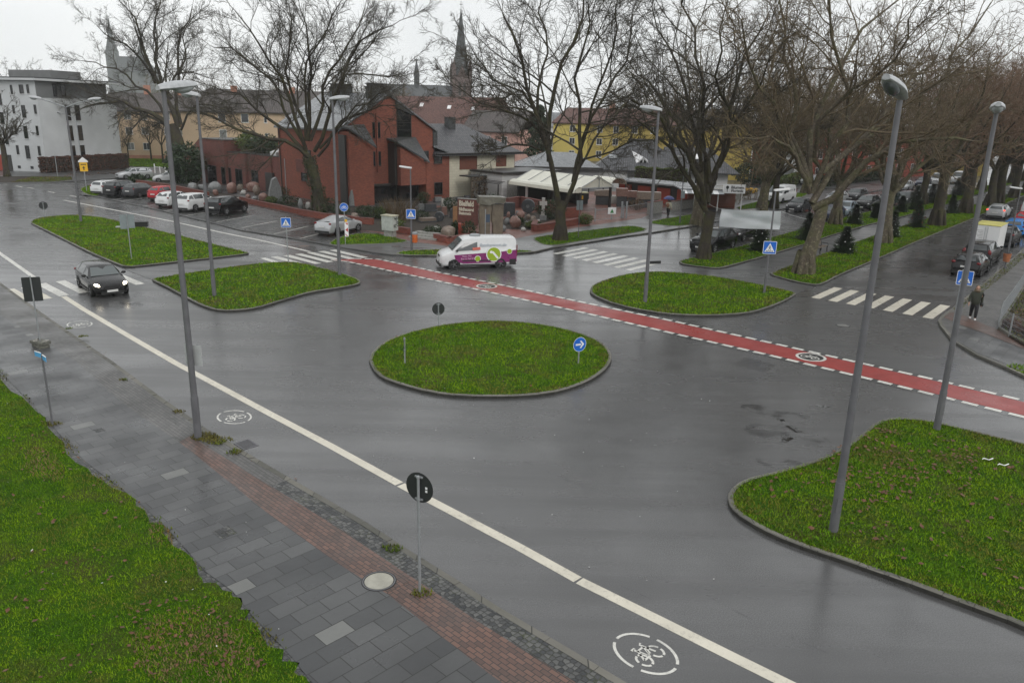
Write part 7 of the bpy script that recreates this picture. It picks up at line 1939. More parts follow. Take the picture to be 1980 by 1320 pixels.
# round sign seen from behind, near pavement
p_ = at(812, 1153); t = sign_at(p_, 'round sign seen from behind on the near pavement beside the round manhole, black back')
sign_post(t, 2.62); disc_plate(t, 2.36, 0.32, R(62), M_signwhite, M_signback, 0.035, True)
# roundabout signs
p_ = at(848, 634); t = sign_at(p_, 'small round sign seen from behind at the far edge of the round island')
sign_post(t, 1.05); disc_plate(t, 0.80, 0.29, R(100), M_signwhite)
p_ = at(783, 707); t = sign_at(p_, 'round sign seen edge-on at the left of the round island')
sign_post(t, 1.05); disc_plate(t, 0.78, 0.29, R(188), M_signblue)
p_ = at(1118, 707); t = sign_at(p_, 'blue round sign with a white arrow at the right of the round island')
sign_post(t, 1.05)
fa = R(-62); pl = disc_plate(t, 0.80, 0.30, fa, M_signwhite, M_signback, 0.035)
n_ = Vector((math.cos(fa), math.sin(fa), 0)); u_ = Vector((-n_.y, n_.x, 0))
if u_.cross(Z).dot(n_) < 0: u_ = -u_
b = MB(); flat(b, [(0.283 * math.cos(a), 0.283 * math.sin(a)) for a in np.linspace(0, 2 * math.pi, 29)[:-1]], n_ * 0.0415 + Z * 0.80, u_, n_, 0.001, 0.003); b.build('blue_field', M_signblue, pl)
b = MB(); flat(b, [(-0.19, -0.035), (0.05, -0.035), (0.05, 0.035), (-0.19, 0.035)], n_ * 0.0415 + Z * 0.80, u_, n_, 0.0035, 0.0055); flat(b, [(0.0, 0.15), (0.07, 0.15), (0.20, 0.0), (0.07, -0.15), (0.0, -0.15), (0.10, 0.0)], n_ * 0.0415 + Z * 0.80, u_, n_, 0.006, 0.008); b.build('arrow', M_signwhite, pl)
# temporary sign back on a stacked foot, and blue street name blades on a second post
p_ = at(80, 675); t = sign_at(p_, 'dark rectangular sign back on a post standing in a stacked recycled foot, left pavement', z0=0.12)
sign_post(t, 2.9, 0.028)
b = MB(); n_ = Vector((math.cos(R(112)), math.sin(R(112)), 0)); u_ = Vector((n_.y, -n_.x, 0))
flat(b, rrect(0.66, 0.98, 0.04), n_ * 0.035 + Z * 2.36, u_, n_, 0, 0.008); b.build('sign_plate', M_signback, t)
b = MB()
for i in range(2):
    b.cbox((0, 0, i * 0.13), 0.78, 0.40, 0.11, R(-40 + 12 * i))
b.build('foot', plain('recycled_foot', (0.12, 0.12, 0.10), 0.8, 0.4, 12), t)
b = MB()
for i in range(9): b.cbox((0.28 * math.cos(i * 2.1), 0.16 * math.sin(i * 1.7), 0.242), 0.13, 0.09, 0.04, i)
b.build('foot_lug', plain('foot_lug', (0.32, 0.31, 0.28), 0.8, 0.3, 12), t)
p_ = at(103, 828); t = sign_at(p_, 'post with two small blue street name blades on the left pavement, at the lawn edge', z0=0.11)
sign_post(t, 2.25, 0.028, M_pole)
for k_, (a_, zz) in enumerate(((R(-44), 2.12), (R(150), 2.16))):
    b = MB(); u = Vector((math.cos(a_), math.sin(a_), 0)); v = Vector((-u.y, u.x, 0)); b.obox(u * 0.04 - v * 0.008 + Z * zz, u * 0.33, v * 0.016, (0, 0, 0.15)); b.mat(1); b.obox(u * 0.045 - v * 0.012 + Z * (zz + 0.14), u * 0.32, v * 0.024, (0, 0, 0.018)); b.build('name_blade', [plain('blade_blue', (0.10, 0.36, 0.66), 0.4, 0.05), M_signwhite], t)
# sign back with two panels on the long island
p_ = at(255, 504); t = sign_at(p_, 'grey back of a double-panel sign on the long left grass island')
sign_post(t, 2.85)
b = MB(); n_ = Vector((math.cos(R(115)), math.sin(R(115)), 0)); u_ = Vector((n_.y, -n_.x, 0))
flat(b, rrect(0.42, 0.9, 0.03), n_ * 0.04 + Z * 2.40 - u_ * 0.225, u_, n_, 0, 0.008); b.build('sign_plate', M_signback_grey, t)
b = MB(); flat(b, rrect(0.40, 0.86, 0.03), n_ * 0.03 + Z * 2.42 + u_ * 0.215, u_, n_, 0, 0.008); b.build('sign_plate', M_signback_grey, t)
# fallen panel and box lying on the island
p_ = at(246, 440); t = thing('traffic_box', 'small dark equipment box with a flat grey plate on the long left grass island', 'box', (p_.x + 1.2, p_.y, 0.11), R(20))
b = MB(); b.box(-0.5, -0.25, 0, 0.5, 0.25, 0.34); b.box(-0.52, -0.27, 0.34, 0.52, 0.27, 0.40); b.build('case', M_black, t); b = MB(); b.box(-1.9, -0.4, 0.02, -0.6, 0.3, 0.06); b.build('plate', M_galv, t)
# crossing sign on the left island
p_ = at(558, 511); t = sign_at(p_, 'blue pedestrian crossing sign on its own post at the small left grass island')
sign_post(t, 2.95); crossing_plate(t, Vector((0, -0.04, 2.58)), R(-85))
crossing_plate(S1, Vector((0, -0.085, 2.62)), R(-92), 0.66); crossing_plate(S2, Vector((0.0, -0.085, 2.62)), R(-98), 0.72)
p_ = at(1842, 632); t = sign_at(p_, 'blue pedestrian crossing sign on the right pavement, partly hidden by the tall lamp pole')
sign_post(t, 2.75, 0.035); crossing_plate(t, Vector((0.12, -0.05, 2.36)), R(-112), 0.70)
# cycle route sign with keep-left beacon
p_ = at(668, 475); t = sign_at(p_, 'round blue cycle path sign above a red and white arrow board, beside the silver coupe')
sign_post(t, 3.0)
fa = R(-88); pl = disc_plate(t, 2.72, 0.31, fa, M_signwhite, M_signback, 0.035)
n_ = Vector((math.cos(fa), math.sin(fa), 0)); u_ = Vector((-n_.y, n_.x, 0)); o_ = n_ * 0.0415 + Z * 2.72
if u_.cross(Z).dot(n_) < 0: u_ = -u_
b = MB(); flat(b, [(0.288 * math.cos(a), 0.288 * math.sin(a)) for a in np.linspace(0, 2 * math.pi, 29)[:-1]], o_, u_, n_, 0.001, 0.003); b.build('blue_field', M_signblue, pl)
b = MB()
for cx in (-0.11, 0.11):
    for i in range(14):
        a0, a1 = 2 * math.pi * i / 14, 2 * math.pi * (i + 1) / 14
        flat(b, [(cx + 0.085 * math.cos(a0), -0.05 + 0.085 * math.sin(a0)), (cx + 0.085 * math.cos(a1), -0.05 + 0.085 * math.sin(a1)), (cx + 0.062 * math.cos(a1), -0.05 + 0.062 * math.sin(a1)), (cx + 0.062 * math.cos(a0), -0.05 + 0.062 * math.sin(a0))], o_, u_, n_, 0.0035, 0.005)
for (x0, y0), (x1, y1) in (((-0.11, -0.05), (-0.04, 0.07)), ((-0.04, 0.07), (0.08, 0.07)), ((-0.04, 0.07), (0.0, -0.05)), ((0.0, -0.05), (0.08, 0.07)), ((0.11, -0.05), (0.07, 0.11)), ((0.07, 0.11), (0.12, 0.12)), ((-0.08, 0.10), (-0.02, 0.10))):
    d = Vector((x1 - x0, y1 - y0)).normalized(); q = Vector((-d.y, d.x)) * 0.011
    flat(b, [(x0 - q.x, y0 - q.y), (x1 - q.x, y1 - q.y), (x1 + q.x, y1 + q.y), (x0 + q.x, y0 + q.y)], o_, u_, n_, 0.0035, 0.005)
b.build('pictogram', M_signwhite, pl)
n_ = Vector((math.cos(R(-80)), math.sin(R(-80)), 0)); u_ = Vector((-n_.y, n_.x, 0)); u_ = u_ if u_.cross(Z).dot(n_) > 0 else -u_
b = MB(); o_ = n_ * 0.04 + Z * 1.1 + u_ * 0.13; flat(b, rrect(0.27, 1.05, 0.04), o_, u_, n_, 0, 0.012); pl = b.build('arrow_board', M_signwhite, t)
b = MB()
for dz in (0.33, -0.03, -0.40): flat(b, [(0.10, dz + 0.17), (-0.10, dz), (0.10, dz - 0.17)] if dz == -0.03 else ([(0.10, dz + 0.15), (-0.10, dz + 0.15), (0.10, dz - 0.02)] if dz > 0 else [(0.10, dz - 0.08), (-0.02, dz - 0.08), (-0.10, dz + 0.04), (-0.10, dz + 0.09)]), o_, u_, n_, 0.0125, 0.014)
b.build('chevron', M_signred, pl)
b = MB(); flat(b, [(-0.09, 0), (0.09, 0), (0.09, 0.18), (-0.09, 0.18)], n_ * 0.04 + Z * 1.65 + u_ * 0.1, u_, n_, 0, 0.01); b.build('yellow_plate', M_signyellow, t)
# others farther off
p_ = at(87, 421); t = sign_at(p_, 'round black sign back at the far end of the long left grass island', z0=0.0)
sign_post(t, 1.3); disc_plate(t, 1.05, 0.34, R(118), M_signwhite)
p_ = at(168, 371); t = sign_at(p_, 'yellow detour sign with a black arrow and a white house-shaped top, at the grass tip', z0=0.1)
sign_post(t, 3.6, 0.05)
n_ = Vector((0.5, -0.87, 0)).normalized(); u_ = Vector((0.87, 0.5, 0)).normalized()
b = MB(); flat(b, rrect(0.8, 1.0, 0.05), n_ * 0.06 + Z * 2.7, u_, n_, 0, 0.02); pl = b.build('sign_plate', M_signyellow, t)
b = MB(); flat(b, [(-0.5, 0), (0.5, 0), (0.5, 0.12), (0, 0.58), (-0.5, 0.12)], n_ * 0.06 + Z * 3.22, u_, n_, 0, 0.02); b.build('house_plate', M_signwhite, t)
b = MB(); flat(b, [(-0.05, -0.35), (0.05, -0.35), (0.05, -0.12), (0.16, -0.12), (0, 0.08), (-0.16, -0.12), (-0.05, -0.12)], n_ * 0.06 + Z * 2.7, u_, n_, 0.021, 0.024); flat(b, [(-0.28, 0.22), (0.28, 0.22), (0.28, 0.32), (-0.28, 0.32)], n_ * 0.06 + Z * 2.7, u_, n_, 0.021, 0.024); b.build('arrow', M_signblack, pl)
p_ = at(112, 343); t = sign_at(p_, 'thin bare post in front of the left beech hedge', 'post', 0.1, None, 'post'); sign_post(t, 2.9, 0.045)
p_ = at(938, 466); t = sign_at(p_, 'slim silver post with a dark narrow sign beside the standing-stone gateway', z0=0.1)
sign_post(t, 2.35, 0.035)
b = MB(); b.obox((0.05, 0.03, 1.35), (0.30, 0.1, 0), (0, 0.01, 0), (0, 0, 0.62)); b.build('sign_plate', plain('sign_slate_blue', (0.035, 0.06, 0.10), 0.5, 0.0), t)
p_ = at(1118, 463); t = sign_at(p_, 'dark box-shaped sign back on a thin post beside the forked tree', z0=0.1)
sign_post(t, 3.0, 0.03, M_pole)
b = MB(); b.cbox((0, 0.06, 2.25), 0.5, 0.10, 0.75, 0.2); b.build('sign_plate', M_signback_grey, t)
b = MB(); b.obox((-0.12, -0.10, 2.3), (0.36, 0, 0), (0, 0.01, 0), (0, 0, 0.70)); b.build('sign_plate', M_signback_grey, S4)
b = MB(); b.obox((0.10, -0.05, 2.05), (0.62, 0.20, 0.0), (0.0, 0.02, 0), (0, 0, 0.16)); L5c = [o for o in col.objects if o.get('label', '').startswith('tall lamp on the right middle')][0]
b.build('name_plate', M_signblack, L5c)
b = MB(); n_ = Vector((math.cos(R(70)), math.sin(R(70)), 0)); u_ = Vector((n_.y, -n_.x, 0)); flat(b, rrect(0.62, 0.62, 0.02), n_ * 0.12 + Z * 2.55, u_, n_, 0, 0.01); b.build('panel', plain('panel_back', (0.42, 0.43, 0.43), 0.6, 0.1, 4), L1)
# ------------------------------------------------------------------ bins, cabinet, bench, covers
b = MB(); b.lathe([(0, 0.62), (0.17, 0.62), (0.19, 0.66), (0.19, 1.20), (0, 1.20)], (0.25, -0.06, 0), n=16); b.mat(1); b.lathe([(0.20, 1.2), (0.20, 1.32), (0.16, 1.36), (0, 1.37)], (0.25, -0.06, 0), n=16)
t = thing('litter_bin', 'bright orange litter bin hanging on the short lamp by the brick planters', 'litter bin', S1.location)
b.build('bucket', [M_orange, M_galv], t, 40); b = MB(); b.obox((0.03, -0.09, 0.95), (0.1, 0, 0), (0, 0.05, 0), (0, 0, 0.05)); b.build('bracket', M_galv, t)
p_ = at(1942, 522); t = thing('litter_bin', 'weathered orange litter bin on a post beside the white trailer', 'litter bin', (p_.x, p_.y, 0.09))
b = MB(); b.tube([(0, 0, -0.1), (0, 0, 0.75)], 0.05, 8); b.build('post', M_pole, t); b = MB(); b.lathe([(0, 0.5), (0.19, 0.5), (0.25, 1.05), (0.22, 1.06)], n=14); b.mat(1); b.lathe([(0.22, 1.06), (0.20, 0.9), (0, 0.88)], n=14); b.build('bucket', [M_rust, M_black], t, 40)
p_ = at(753, 461); t = thing('cable_cabinet', 'pale grey utility cabinet with a dark ivy pattern on one side, by the parking bays', 'cabinet', (p_.x, p_.y + 0.35, 0.1), R(-28))
b = MB(); b.box(-0.42, -0.26, 0, 0.42, 0.26, 0.5); b.build('base', M_concrete, t); b = MB(); b.box(-0.55, -0.34, 0.5, 0.55, 0.34, 1.62); b.build('case', plain('cabinet_pale', (0.40, 0.42, 0.39), 0.6, 0.2, 3), t); b = MB(); b.box(-0.60, -0.38, 1.62, 0.60, 0.38, 1.70); b.build('lid', plain('cabinet_lid', (0.42, 0.40, 0.30), 0.6, 0.2, 3), t)
g_ = np.random.default_rng(8)
Vq = np.column_stack([np.full(160, 0.56), g_.uniform(-0.26, 0.28, 160), 0.7 + g_.random(160) * 0.85]); ok_ = (np.sin(Vq[:, 2] * 9) * 0.2 + Vq[:, 1] > -0.1); 
link(bpy.data.objects.new('graffiti', fast_mesh('graffiti', leaf_cloud(int(ok_.sum()), lambda g, n: Vq[ok_], 0.05, g_), 4, M_ever)), t)
p_ = at(1588, 492); t = thing('bench', 'dark slatted bench on curved iron ends, beside the flaking plane tree', 'bench', (p_.x, p_.y + 0.3, 0.1), DC)
for i in range(4):
    b = MB(); b.box(-0.85, -0.25 + 0.12 * i, 0.43, 0.85, -0.16 + 0.12 * i, 0.465); b.build('seat_slat', M_wood, t)
for i in range(3):
    b = MB(); b.obox((-0.85, 0.24 + 0.035 * i, 0.56 + 0.13 * i), (1.7, 0, 0), (0, 0.02, 0.095), (0, 0.03, -0.006)); b.build('back_slat', M_wood, t)
for x_ in (-0.75, 0.75):
    b = MB(); b.tube([(x_, -0.25, 0), (x_, -0.22, 0.3), (x_, -0.25, 0.43)], 0.03, 6); b.tube([(x_, 0.22, 0), (x_, 0.18, 0.3), (x_, 0.22, 0.5), (x_, 0.34, 0.95)], 0.03, 6); b.tube([(x_, -0.26, 0.41), (x_, 0.2, 0.41)], 0.03, 6); b.tube([(x_, -0.28, 0.45), (x_, -0.26, 0.64), (x_, 0.25, 0.66)], 0.025, 6); b.build('iron_end', M_black, t)
def manhole(px_, py_, r, label, z, m=None, square=False):
    p_ = at(px_, py_); t = thing('manhole_cover', label, 'manhole cover', (p_.x, p_.y, z), R(-44))
    if square:
        b = MB(); b.cbox((0, 0, -0.02), r * 3.0, r * 3.0, 0.022); b.build('frame_paving', M_brickway, t)
    b = MB(); b.lathe([(r * 1.02, 0.0), (r * 1.02, 0.012), (r * 1.22, 0.012), (r * 1.24, 0)], n=28); b.build('frame', M_black, t)
    b = MB(); b.lathe([(0, 0.010), (r, 0.010), (r * 1.0, 0.0)], n=28); b.build('lid', m or M_concrete, t)
    b = MB()
    b.lathe([(r * 1.08, 0.0125), (r * 1.08, 0.0145), (r * 1.15, 0.0145), (r * 1.15, 0.0125)], n=28)
    b.build('rim', M_pole, t)
manhole(733, 1132, 0.30, 'round concrete manhole cover set in the brick cycle strip, near pavement', PZ + 0.006, plain('pale_concrete_lid', (0.34, 0.33, 0.28), 0.7, 0.15, 5), True)
manhole(1630, 629, 0.28, 'round manhole cover in the asphalt before the right zebra crossing', 0.0, plain('worn_lid', (0.15, 0.15, 0.14), 0.6, 0.2, 5))
manhole(588, 476, 0.40, 'round manhole cover in the kerb lane beside the far left zebra crossing', 0.0, plain('rusty_lid', (0.13, 0.10, 0.085), 0.6, 0.2, 5))
manhole(766, 479, 0.30, 'round manhole cover in the pavement left of the short lamp', 0.10, plain('rusty_lid2', (0.10, 0.08, 0.07), 0.6, 0.2, 5))
p_ = at(476, 859); t = thing('drain_grate', 'iron drain grate in the gutter just right of the near lamp', 'drain grate', (p_.x, p_.y, 0.0), DM)
b = MB(); [b.cbox((0, s_, 0), 0.62, 0.04, 0.014) for s_ in (-0.22, 0.22)]; [b.cbox((s_, 0, 0), 0.04, 0.40, 0.013) for s_ in (-0.29, 0.29)]; b.build('frame', M_pole, t)
b = MB(); b.cbox((0, 0, 0.001), 0.54, 0.40, 0.004); b.build('pit', M_signblack, t)
for i in range(7):
    b = MB(); b.cbox((-0.22 + i * 0.075, 0, 0.005), 0.03, 0.40, 0.009); b.build('bar', M_pole, t)
p_ = at(435, 1037); t = thing('access_cover', 'small square cover of cobbles with a cross frame in the slab pavement', 'access cover', (p_.x, p_.y, PZ + 0.0125), DM)
b = MB(); b.cbox((0, 0, 0), 0.46, 0.40, 0.004); b.build('infill', M_cobble, t); b = MB(); b.cbox((0, 0, 0.003), 0.03, 0.30, 0.004); b.cbox((0.02, 0, 0.0035), 0.28, 0.03, 0.004); b.build('frame', M_signblack, t)
p_ = at(193, 838); t = thing('access_cover', 'small square cover in the slab pavement left of the near lamp', 'access cover', (p_.x, p_.y, PZ + 0.0125), DM)
b = MB(); b.cbox((0, 0, 0), 0.30, 0.26, 0.004); b.build('infill', M_cobble, t); b = MB(); b.cbox((0, 0, 0.003), 0.02, 0.2, 0.004); b.build('frame', M_signblack, t)
# ------------------------------------------------------------------ banner strung across the carriageway
A_, B_ = at_y(1394, 404, 60.0), at_y(1511, 408, 57.0)
t = thing('banner', 'translucent white banner seen from behind, strung on ropes between avenue trees', 'banner', ((A_ + B_) / 2).to_tuple())
u = (B_ - A_); Lb = u.length; u = u.normalized(); b = MB(); nx, nz = 24, 8; Hb = 1.35
M_banner = plain('banner_cloth', (0.80, 0.83, 0.85), 0.6, 0.06, 0.8)
M_banner.node_tree.nodes['Principled BSDF'].inputs['Transmission Weight'].default_value = 0.0
vs = []; nb = Vector((-u.y, u.x, 0)).normalized()
for i in range(nx + 1):
    for j in range(nz + 1):
        s, r = i / nx - 0.5, j / nz
        vs.append(u * (s * Lb) + Z * (-r * Hb - 0.05 * math.cos(s * 3.1)) + nb * (0.05 * math.sin(r * 5 + s * 9) + 0.10 * math.exp(-((r - 0.45 - s * 0.7) ** 2) * 60)))
b.add(vs, [[i * (nz + 1) + j, (i + 1) * (nz + 1) + j, (i + 1) * (nz + 1) + j + 1, i * (nz + 1) + j + 1] for i in range(nx) for j in range(nz)])
b.build('cloth', M_banner, t, 80)
for s_, tgt in ((-1, at_y(1366, 392, 54.6)), (1, at_y(1560, 424, 50.0))):
    e = u * (s_ * Lb / 2) + Z * -0.02; w_ = Vector(tgt) - Vector(t.location)
    b = MB(); b.tube([e, (e + w_) / 2 - Z * 0.05, w_], 0.012, 5); b.build('rope', M_signwhite, t)
# pale mirrored print showing through the cloth
me_t = text_part('Weihnachtsbaumverkauf', 0.42, plain('banner_print', (0.68, 0.74, 0.76), 0.6, 0.0), t, u * 0.15 + Z * -0.45 - nb * 0.13, -u, -nb, up=(0, 0, 1), width=2.9)
# ------------------------------------------------------------------ people
def skin_body(name, pts, edges, radii, mat, parent, sub=2, root=0):
    me = bpy.data.meshes.new(name); me.from_pydata(pts, edges, []); o = bpy.data.objects.new(name, me); col.objects.link(o)
    m = o.modifiers.new('s', 'SKIN'); m.use_smooth_shade = True
    for i, r in enumerate(radii):
        d = me.skin_vertices[0].data[i]; d.radius = r if hasattr(r, '__len__') else (r, r); d.use_root = (i == root)
    s = o.modifiers.new('u', 'SUBSURF'); s.levels = sub; s.render_levels = sub
    dg = bpy.context.evaluated_depsgraph_get(); nm = bpy.data.meshes.new_from_object(o.evaluated_get(dg)); nm.name = name
    bpy.data.objects.remove(o); nm.materials.clear(); nm.materials.append(mat); nm.shade_smooth()
    return link(bpy.data.objects.new(name, nm), parent)
M_skin = plain('skin', (0.42, 0.24, 0.17), 0.55, 0.06, 20); M_hair = plain('blond_hair', (0.13, 0.095, 0.055), 0.6, 0.25, 30)
M_coat = plain('olive_parka', (0.030, 0.034, 0.022), 0.8, 0.3, 12); M_trouser = plain('black_trousers', (0.010, 0.010, 0.012), 0.8, 0.1); M_shoe = plain('white_shoes', (0.7, 0.7, 0.7), 0.5, 0.05)
M_cream_jacket = plain('cream_jacket', (0.56, 0.53, 0.42), 0.8, 0.1, 8); M_umb = plain('blue_umbrella', (0.045, 0.055, 0.19), 0.5, 0.1, 2)
def person(loc, rz, label, coat, z0=0.1, hair=True, arm_up=False, hood=False, pack=False):
    t = thing('person', label, 'person', (loc[0], loc[1], z0), rz)     # faces +x
    # continuous body: legs in mid step, arms, hands with five fingers, head
    P = [(0, 0, 0.88), (0, 0, 1.08), (0, 0, 1.30), (0, 0, 1.42), (0.01, 0, 1.50)]; Rr = [(0.13, 0.15), (0.11, 0.14), (0.12, 0.17), (0.06, 0.06), (0.05, 0.05)]
    E = [(0, 1), (1, 2), (2, 3), (3, 4)]
    def addv(p, r, frm): P.append(p); Rr.append((r, r)); E.append((frm, len(P) - 1)); return len(P) - 1
    for s in (-1, 1):
        f = 0.13 * s
        h = addv((0.0, s * 0.09, 0.84), 0.085, 0); k = addv((f * 0.9 + 0.03, s * 0.10, 0.47), 0.058, h); an = addv((f * 1.3 - 0.02, s * 0.10, 0.09), 0.040, k); addv((f * 1.3 + 0.13, s * 0.11, 0.04), 0.035, an)
        sh = addv((0, s * 0.19, 1.36), 0.06, 2)
        if arm_up and s == 1: el = addv((0.10, s * 0.25, 1.12), 0.045, sh); wr = addv((0.28, s * 0.16, 1.26), 0.032, el); d = Vector((0.3, -0.2, 0.9))
        else: el = addv((-0.04 - 0.08 * s, s * 0.26, 1.08), 0.045, sh); wr = addv((0.05 - 0.10 * s, s * 0.28, 0.84), 0.032, el); d = Vector((0.15, 0, -1))
        d.normalize(); w = Vector(P[wr]); pal = addv(tuple(w + d * 0.07), 0.030, wr)
        for q in range(4):
            o = Vector((0.030 * (q - 1.5), 0, 0)); f1 = addv(tuple(w + d * 0.13 + o * 0.9), 0.0095, pal); addv(tuple(w + d * (0.18 - 0.008 * abs(q - 1.5)) + o * 0.8 + Vector((0.012, -s * 0.012, 0))), 0.008, f1)
        th = addv(tuple(w + d * 0.08 + Vector((0.045, -s * 0.01, 0))), 0.010, pal); addv(tuple(w + d * 0.12 + Vector((0.055, -s * 0.015, 0))), 0.009, th)
    skin_body('body', P, E, Rr, M_skin, t, 1)
    b = MB(); b.ball((0.015, 0, 1.615), (0.095, 0.078, 0.115), 14, 12); b.ball((0.112, 0, 1.60), (0.022, 0.014, 0.024), 8, 6); b.ball((0.085, 0, 1.545), (0.03, 0.035, 0.03), 8, 6)
    for s in (-1, 1): b.ball((0.015, s * 0.08, 1.61), (0.022, 0.012, 0.034), 8, 6)
    hd = b.build('head', M_skin, t, 60)
    for s in (-1, 1):
        b = MB(); b.ball((0.098, s * 0.032, 1.625), 0.013, 8, 6); b.build('eye', M_signblack, hd)
    b = MB(); b.obox((0.100, -0.022, 1.560), (0.01, 0, 0), (0, 0.044, 0), (0, 0, 0.009)); b.build('mouth', plain('lips', (0.30, 0.10, 0.09), 0.5, 0.0), hd)
    if hair:
        b = MB(); b.ball((-0.035, 0, 1.655), (0.10, 0.092, 0.105), 14, 10)
        for s in (-1, 1): b.ball((-0.01, s * 0.085, 1.52), (0.06, 0.035, 0.13), 10, 8)
        b.build('hair', M_hair, t, 60)
    # trousers, coat, shoes follow the body
    P = [(0, 0, 0.92), (0, 0, 0.80)]; E = [(0, 1)]; Rr = [(0.14, 0.16), (0.14, 0.16)]
    for s in (-1, 1):
        f = 0.13 * s; i0 = len(P); P += [(0.0, s * 0.095, 0.74), (f * 0.9 + 0.03, s * 0.10, 0.47), (f * 1.3 - 0.02, s * 0.10, 0.10)]; Rr += [(0.125, 0.12), (0.095, 0.092), (0.075, 0.072)]; E += [(1, i0), (i0, i0 + 1), (i0 + 1, i0 + 2)]
    skin_body('trousers', P, E, Rr, M_trouser, t, 1)
    P = [(0, 0, 0.70 if not arm_up else 0.82), (0, 0, 1.0), (0, 0, 1.28), (0, 0, 1.43)]; E = [(0, 1), (1, 2), (2, 3)]; Rr = [(0.20, 0.235), (0.17, 0.205), (0.165, 0.215), (0.085, 0.095)]
    for s in (-1, 1):
        i0 = len(P)
        if arm_up and s == 1: P += [(0, s * 0.20, 1.35), (0.10, s * 0.25, 1.12), (0.25, s * 0.17, 1.24)]
        else: P += [(0, s * 0.20, 1.35), (-0.04 - 0.08 * s, s * 0.27, 1.08), (0.045 - 0.10 * s, s * 0.285, 0.88)]
        Rr += [(0.088, 0.088), (0.072, 0.072), (0.055, 0.055)]; E += [(2, i0), (i0, i0 + 1), (i0 + 1, i0 + 2)]
    skin_body('coat', P, E, Rr, coat, t, 2)
    if hood:
        b = MB(); b.lathe([(0.10, 1.40), (0.155, 1.45), (0.15, 1.52), (0.11, 1.55)], (-0.03, 0, 0), n=14); b.build('hood', M_hair, t, 60)
    for s in (-1, 1):
        f = 0.13 * s; b = MB(); b.ball((f * 1.3 + 0.05, s * 0.105, 0.045), (0.145, 0.052, 0.055), 12, 8); b.build('shoe', M_shoe if not arm_up else M_trouser, t, 60)
    if pack:
        b = MB(); b.ball((-0.20, 0, 1.14), (0.10, 0.17, 0.22), 10, 8); b.build('rucksack', plain('rucksack_red', (0.25, 0.13, 0.08), 0.8, 0.2, 6), t, 60)
    return t
pw = at(1879, 621)
person(pw, R(-118), 'woman with blond hair in an olive parka and white shoes walking on the right pavement', M_coat, 0.104, True, False, True)
hb = thing('handbag', 'black shoulder bag carried at the side of the woman in the parka', 'handbag', (pw.x + 0.33, pw.y - 0.0, 0.104 + 0.80), R(-118))
b = MB(); b.ball((0, 0, 0.0), (0.19, 0.09, 0.15), 12, 8); b.build('bag', M_black, hb, 60); b = MB(); b.tube([(-0.12, 0, 0.1), (-0.05, 0.02, 0.38), (0.0, 0.05, 0.5), (0.06, 0.02, 0.38), (0.12, 0, 0.1)], 0.012, 5); b.build('strap', M_black, hb)
pu = at(1291, 421)
person(pu, R(60), 'person in a cream jacket and dark trousers walking away under a blue umbrella', M_cream_jacket, 0.104, True, True, False, True)
um = thing('umbrella', 'open blue umbrella over the person in the cream jacket', 'umbrella', (pu.x + 0.02, pu.y + 0.18, 0.104 + 1.2))
b = MB(); b.lathe([(0.56, 0.52), (0.50, 0.62), (0.36, 0.73), (0.18, 0.80), (0.0, 0.83)], n=8); b.build('canopy', M_umb, um); b = MB(); b.tube([(0, 0, 0), (0, 0, 0.9)], 0.012, 6); b.build('shaft', M_black, um)
# ------------------------------------------------------------------ fence and planted bed at the right edge
fp = plan([(1985, 545), (1958, 590), (1932, 628), (1928, 640), (1950, 655), (1990, 676), (2050, 705)])
bed = plan([(1931, 632), (1952, 657), (1990, 680), (2060, 712), (2200, 700), (2100, 520), (1992, 540)])
slab('planted_bed', bed, -0.05, 0.20, M_soil)
_bc = at(1970, 640)
grass_blades('grass', [tuple(p) for p in bed], 0.20, 60, 0.10, M_blade_dry, 0.03)
hedge('low_hedge', fp[3] + Vector((0.3, 0.25)), fp[6] + Vector((0.3, 0.3)), 0.5, 0.45, M_beech, 'low brown-leaved planting behind the right fence', 300, 0.06)
kerb_line('kerb', [fp[0], fp[1], fp[2], fp[3], fp[4], fp[5], fp[6]], 0.12, 0.22, 1)
t = thing('wire_fence', 'galvanised wire mesh fence around the planted bed at the right edge', 'fence', (fp[2].x, fp[2].y, 0.1))
b0 = Vector((fp[2].x, fp[2].y, 0))
for i in range(len(fp)):
    b = MB(); q = Vector((fp[i].x, fp[i].y, 0)) - b0; b.box(q.x - 0.025, q.y - 0.025, 0, q.x + 0.025, q.y + 0.025, 1.12); b.build('post', M_galv, t)
for i in range(len(fp) - 1):
    a, c = Vector((fp[i].x, fp[i].y, 0)) - b0, Vector((fp[i + 1].x, fp[i + 1].y, 0)) - b0
    d = c - a; b = MB()
    for zz in (0.2, 0.4, 0.6, 0.8, 1.0, 1.06): b.tube([a + Z * zz, c + Z * zz], 0.006, 4, False)
    k = int(d.length / 0.10)
    for j in range(1, k): b.tube([a + d * j / k + Z * 0.12, a + d * j / k + Z * 1.08], 0.0045, 4, False)
    b.build('mesh_panel', M_galv, t)
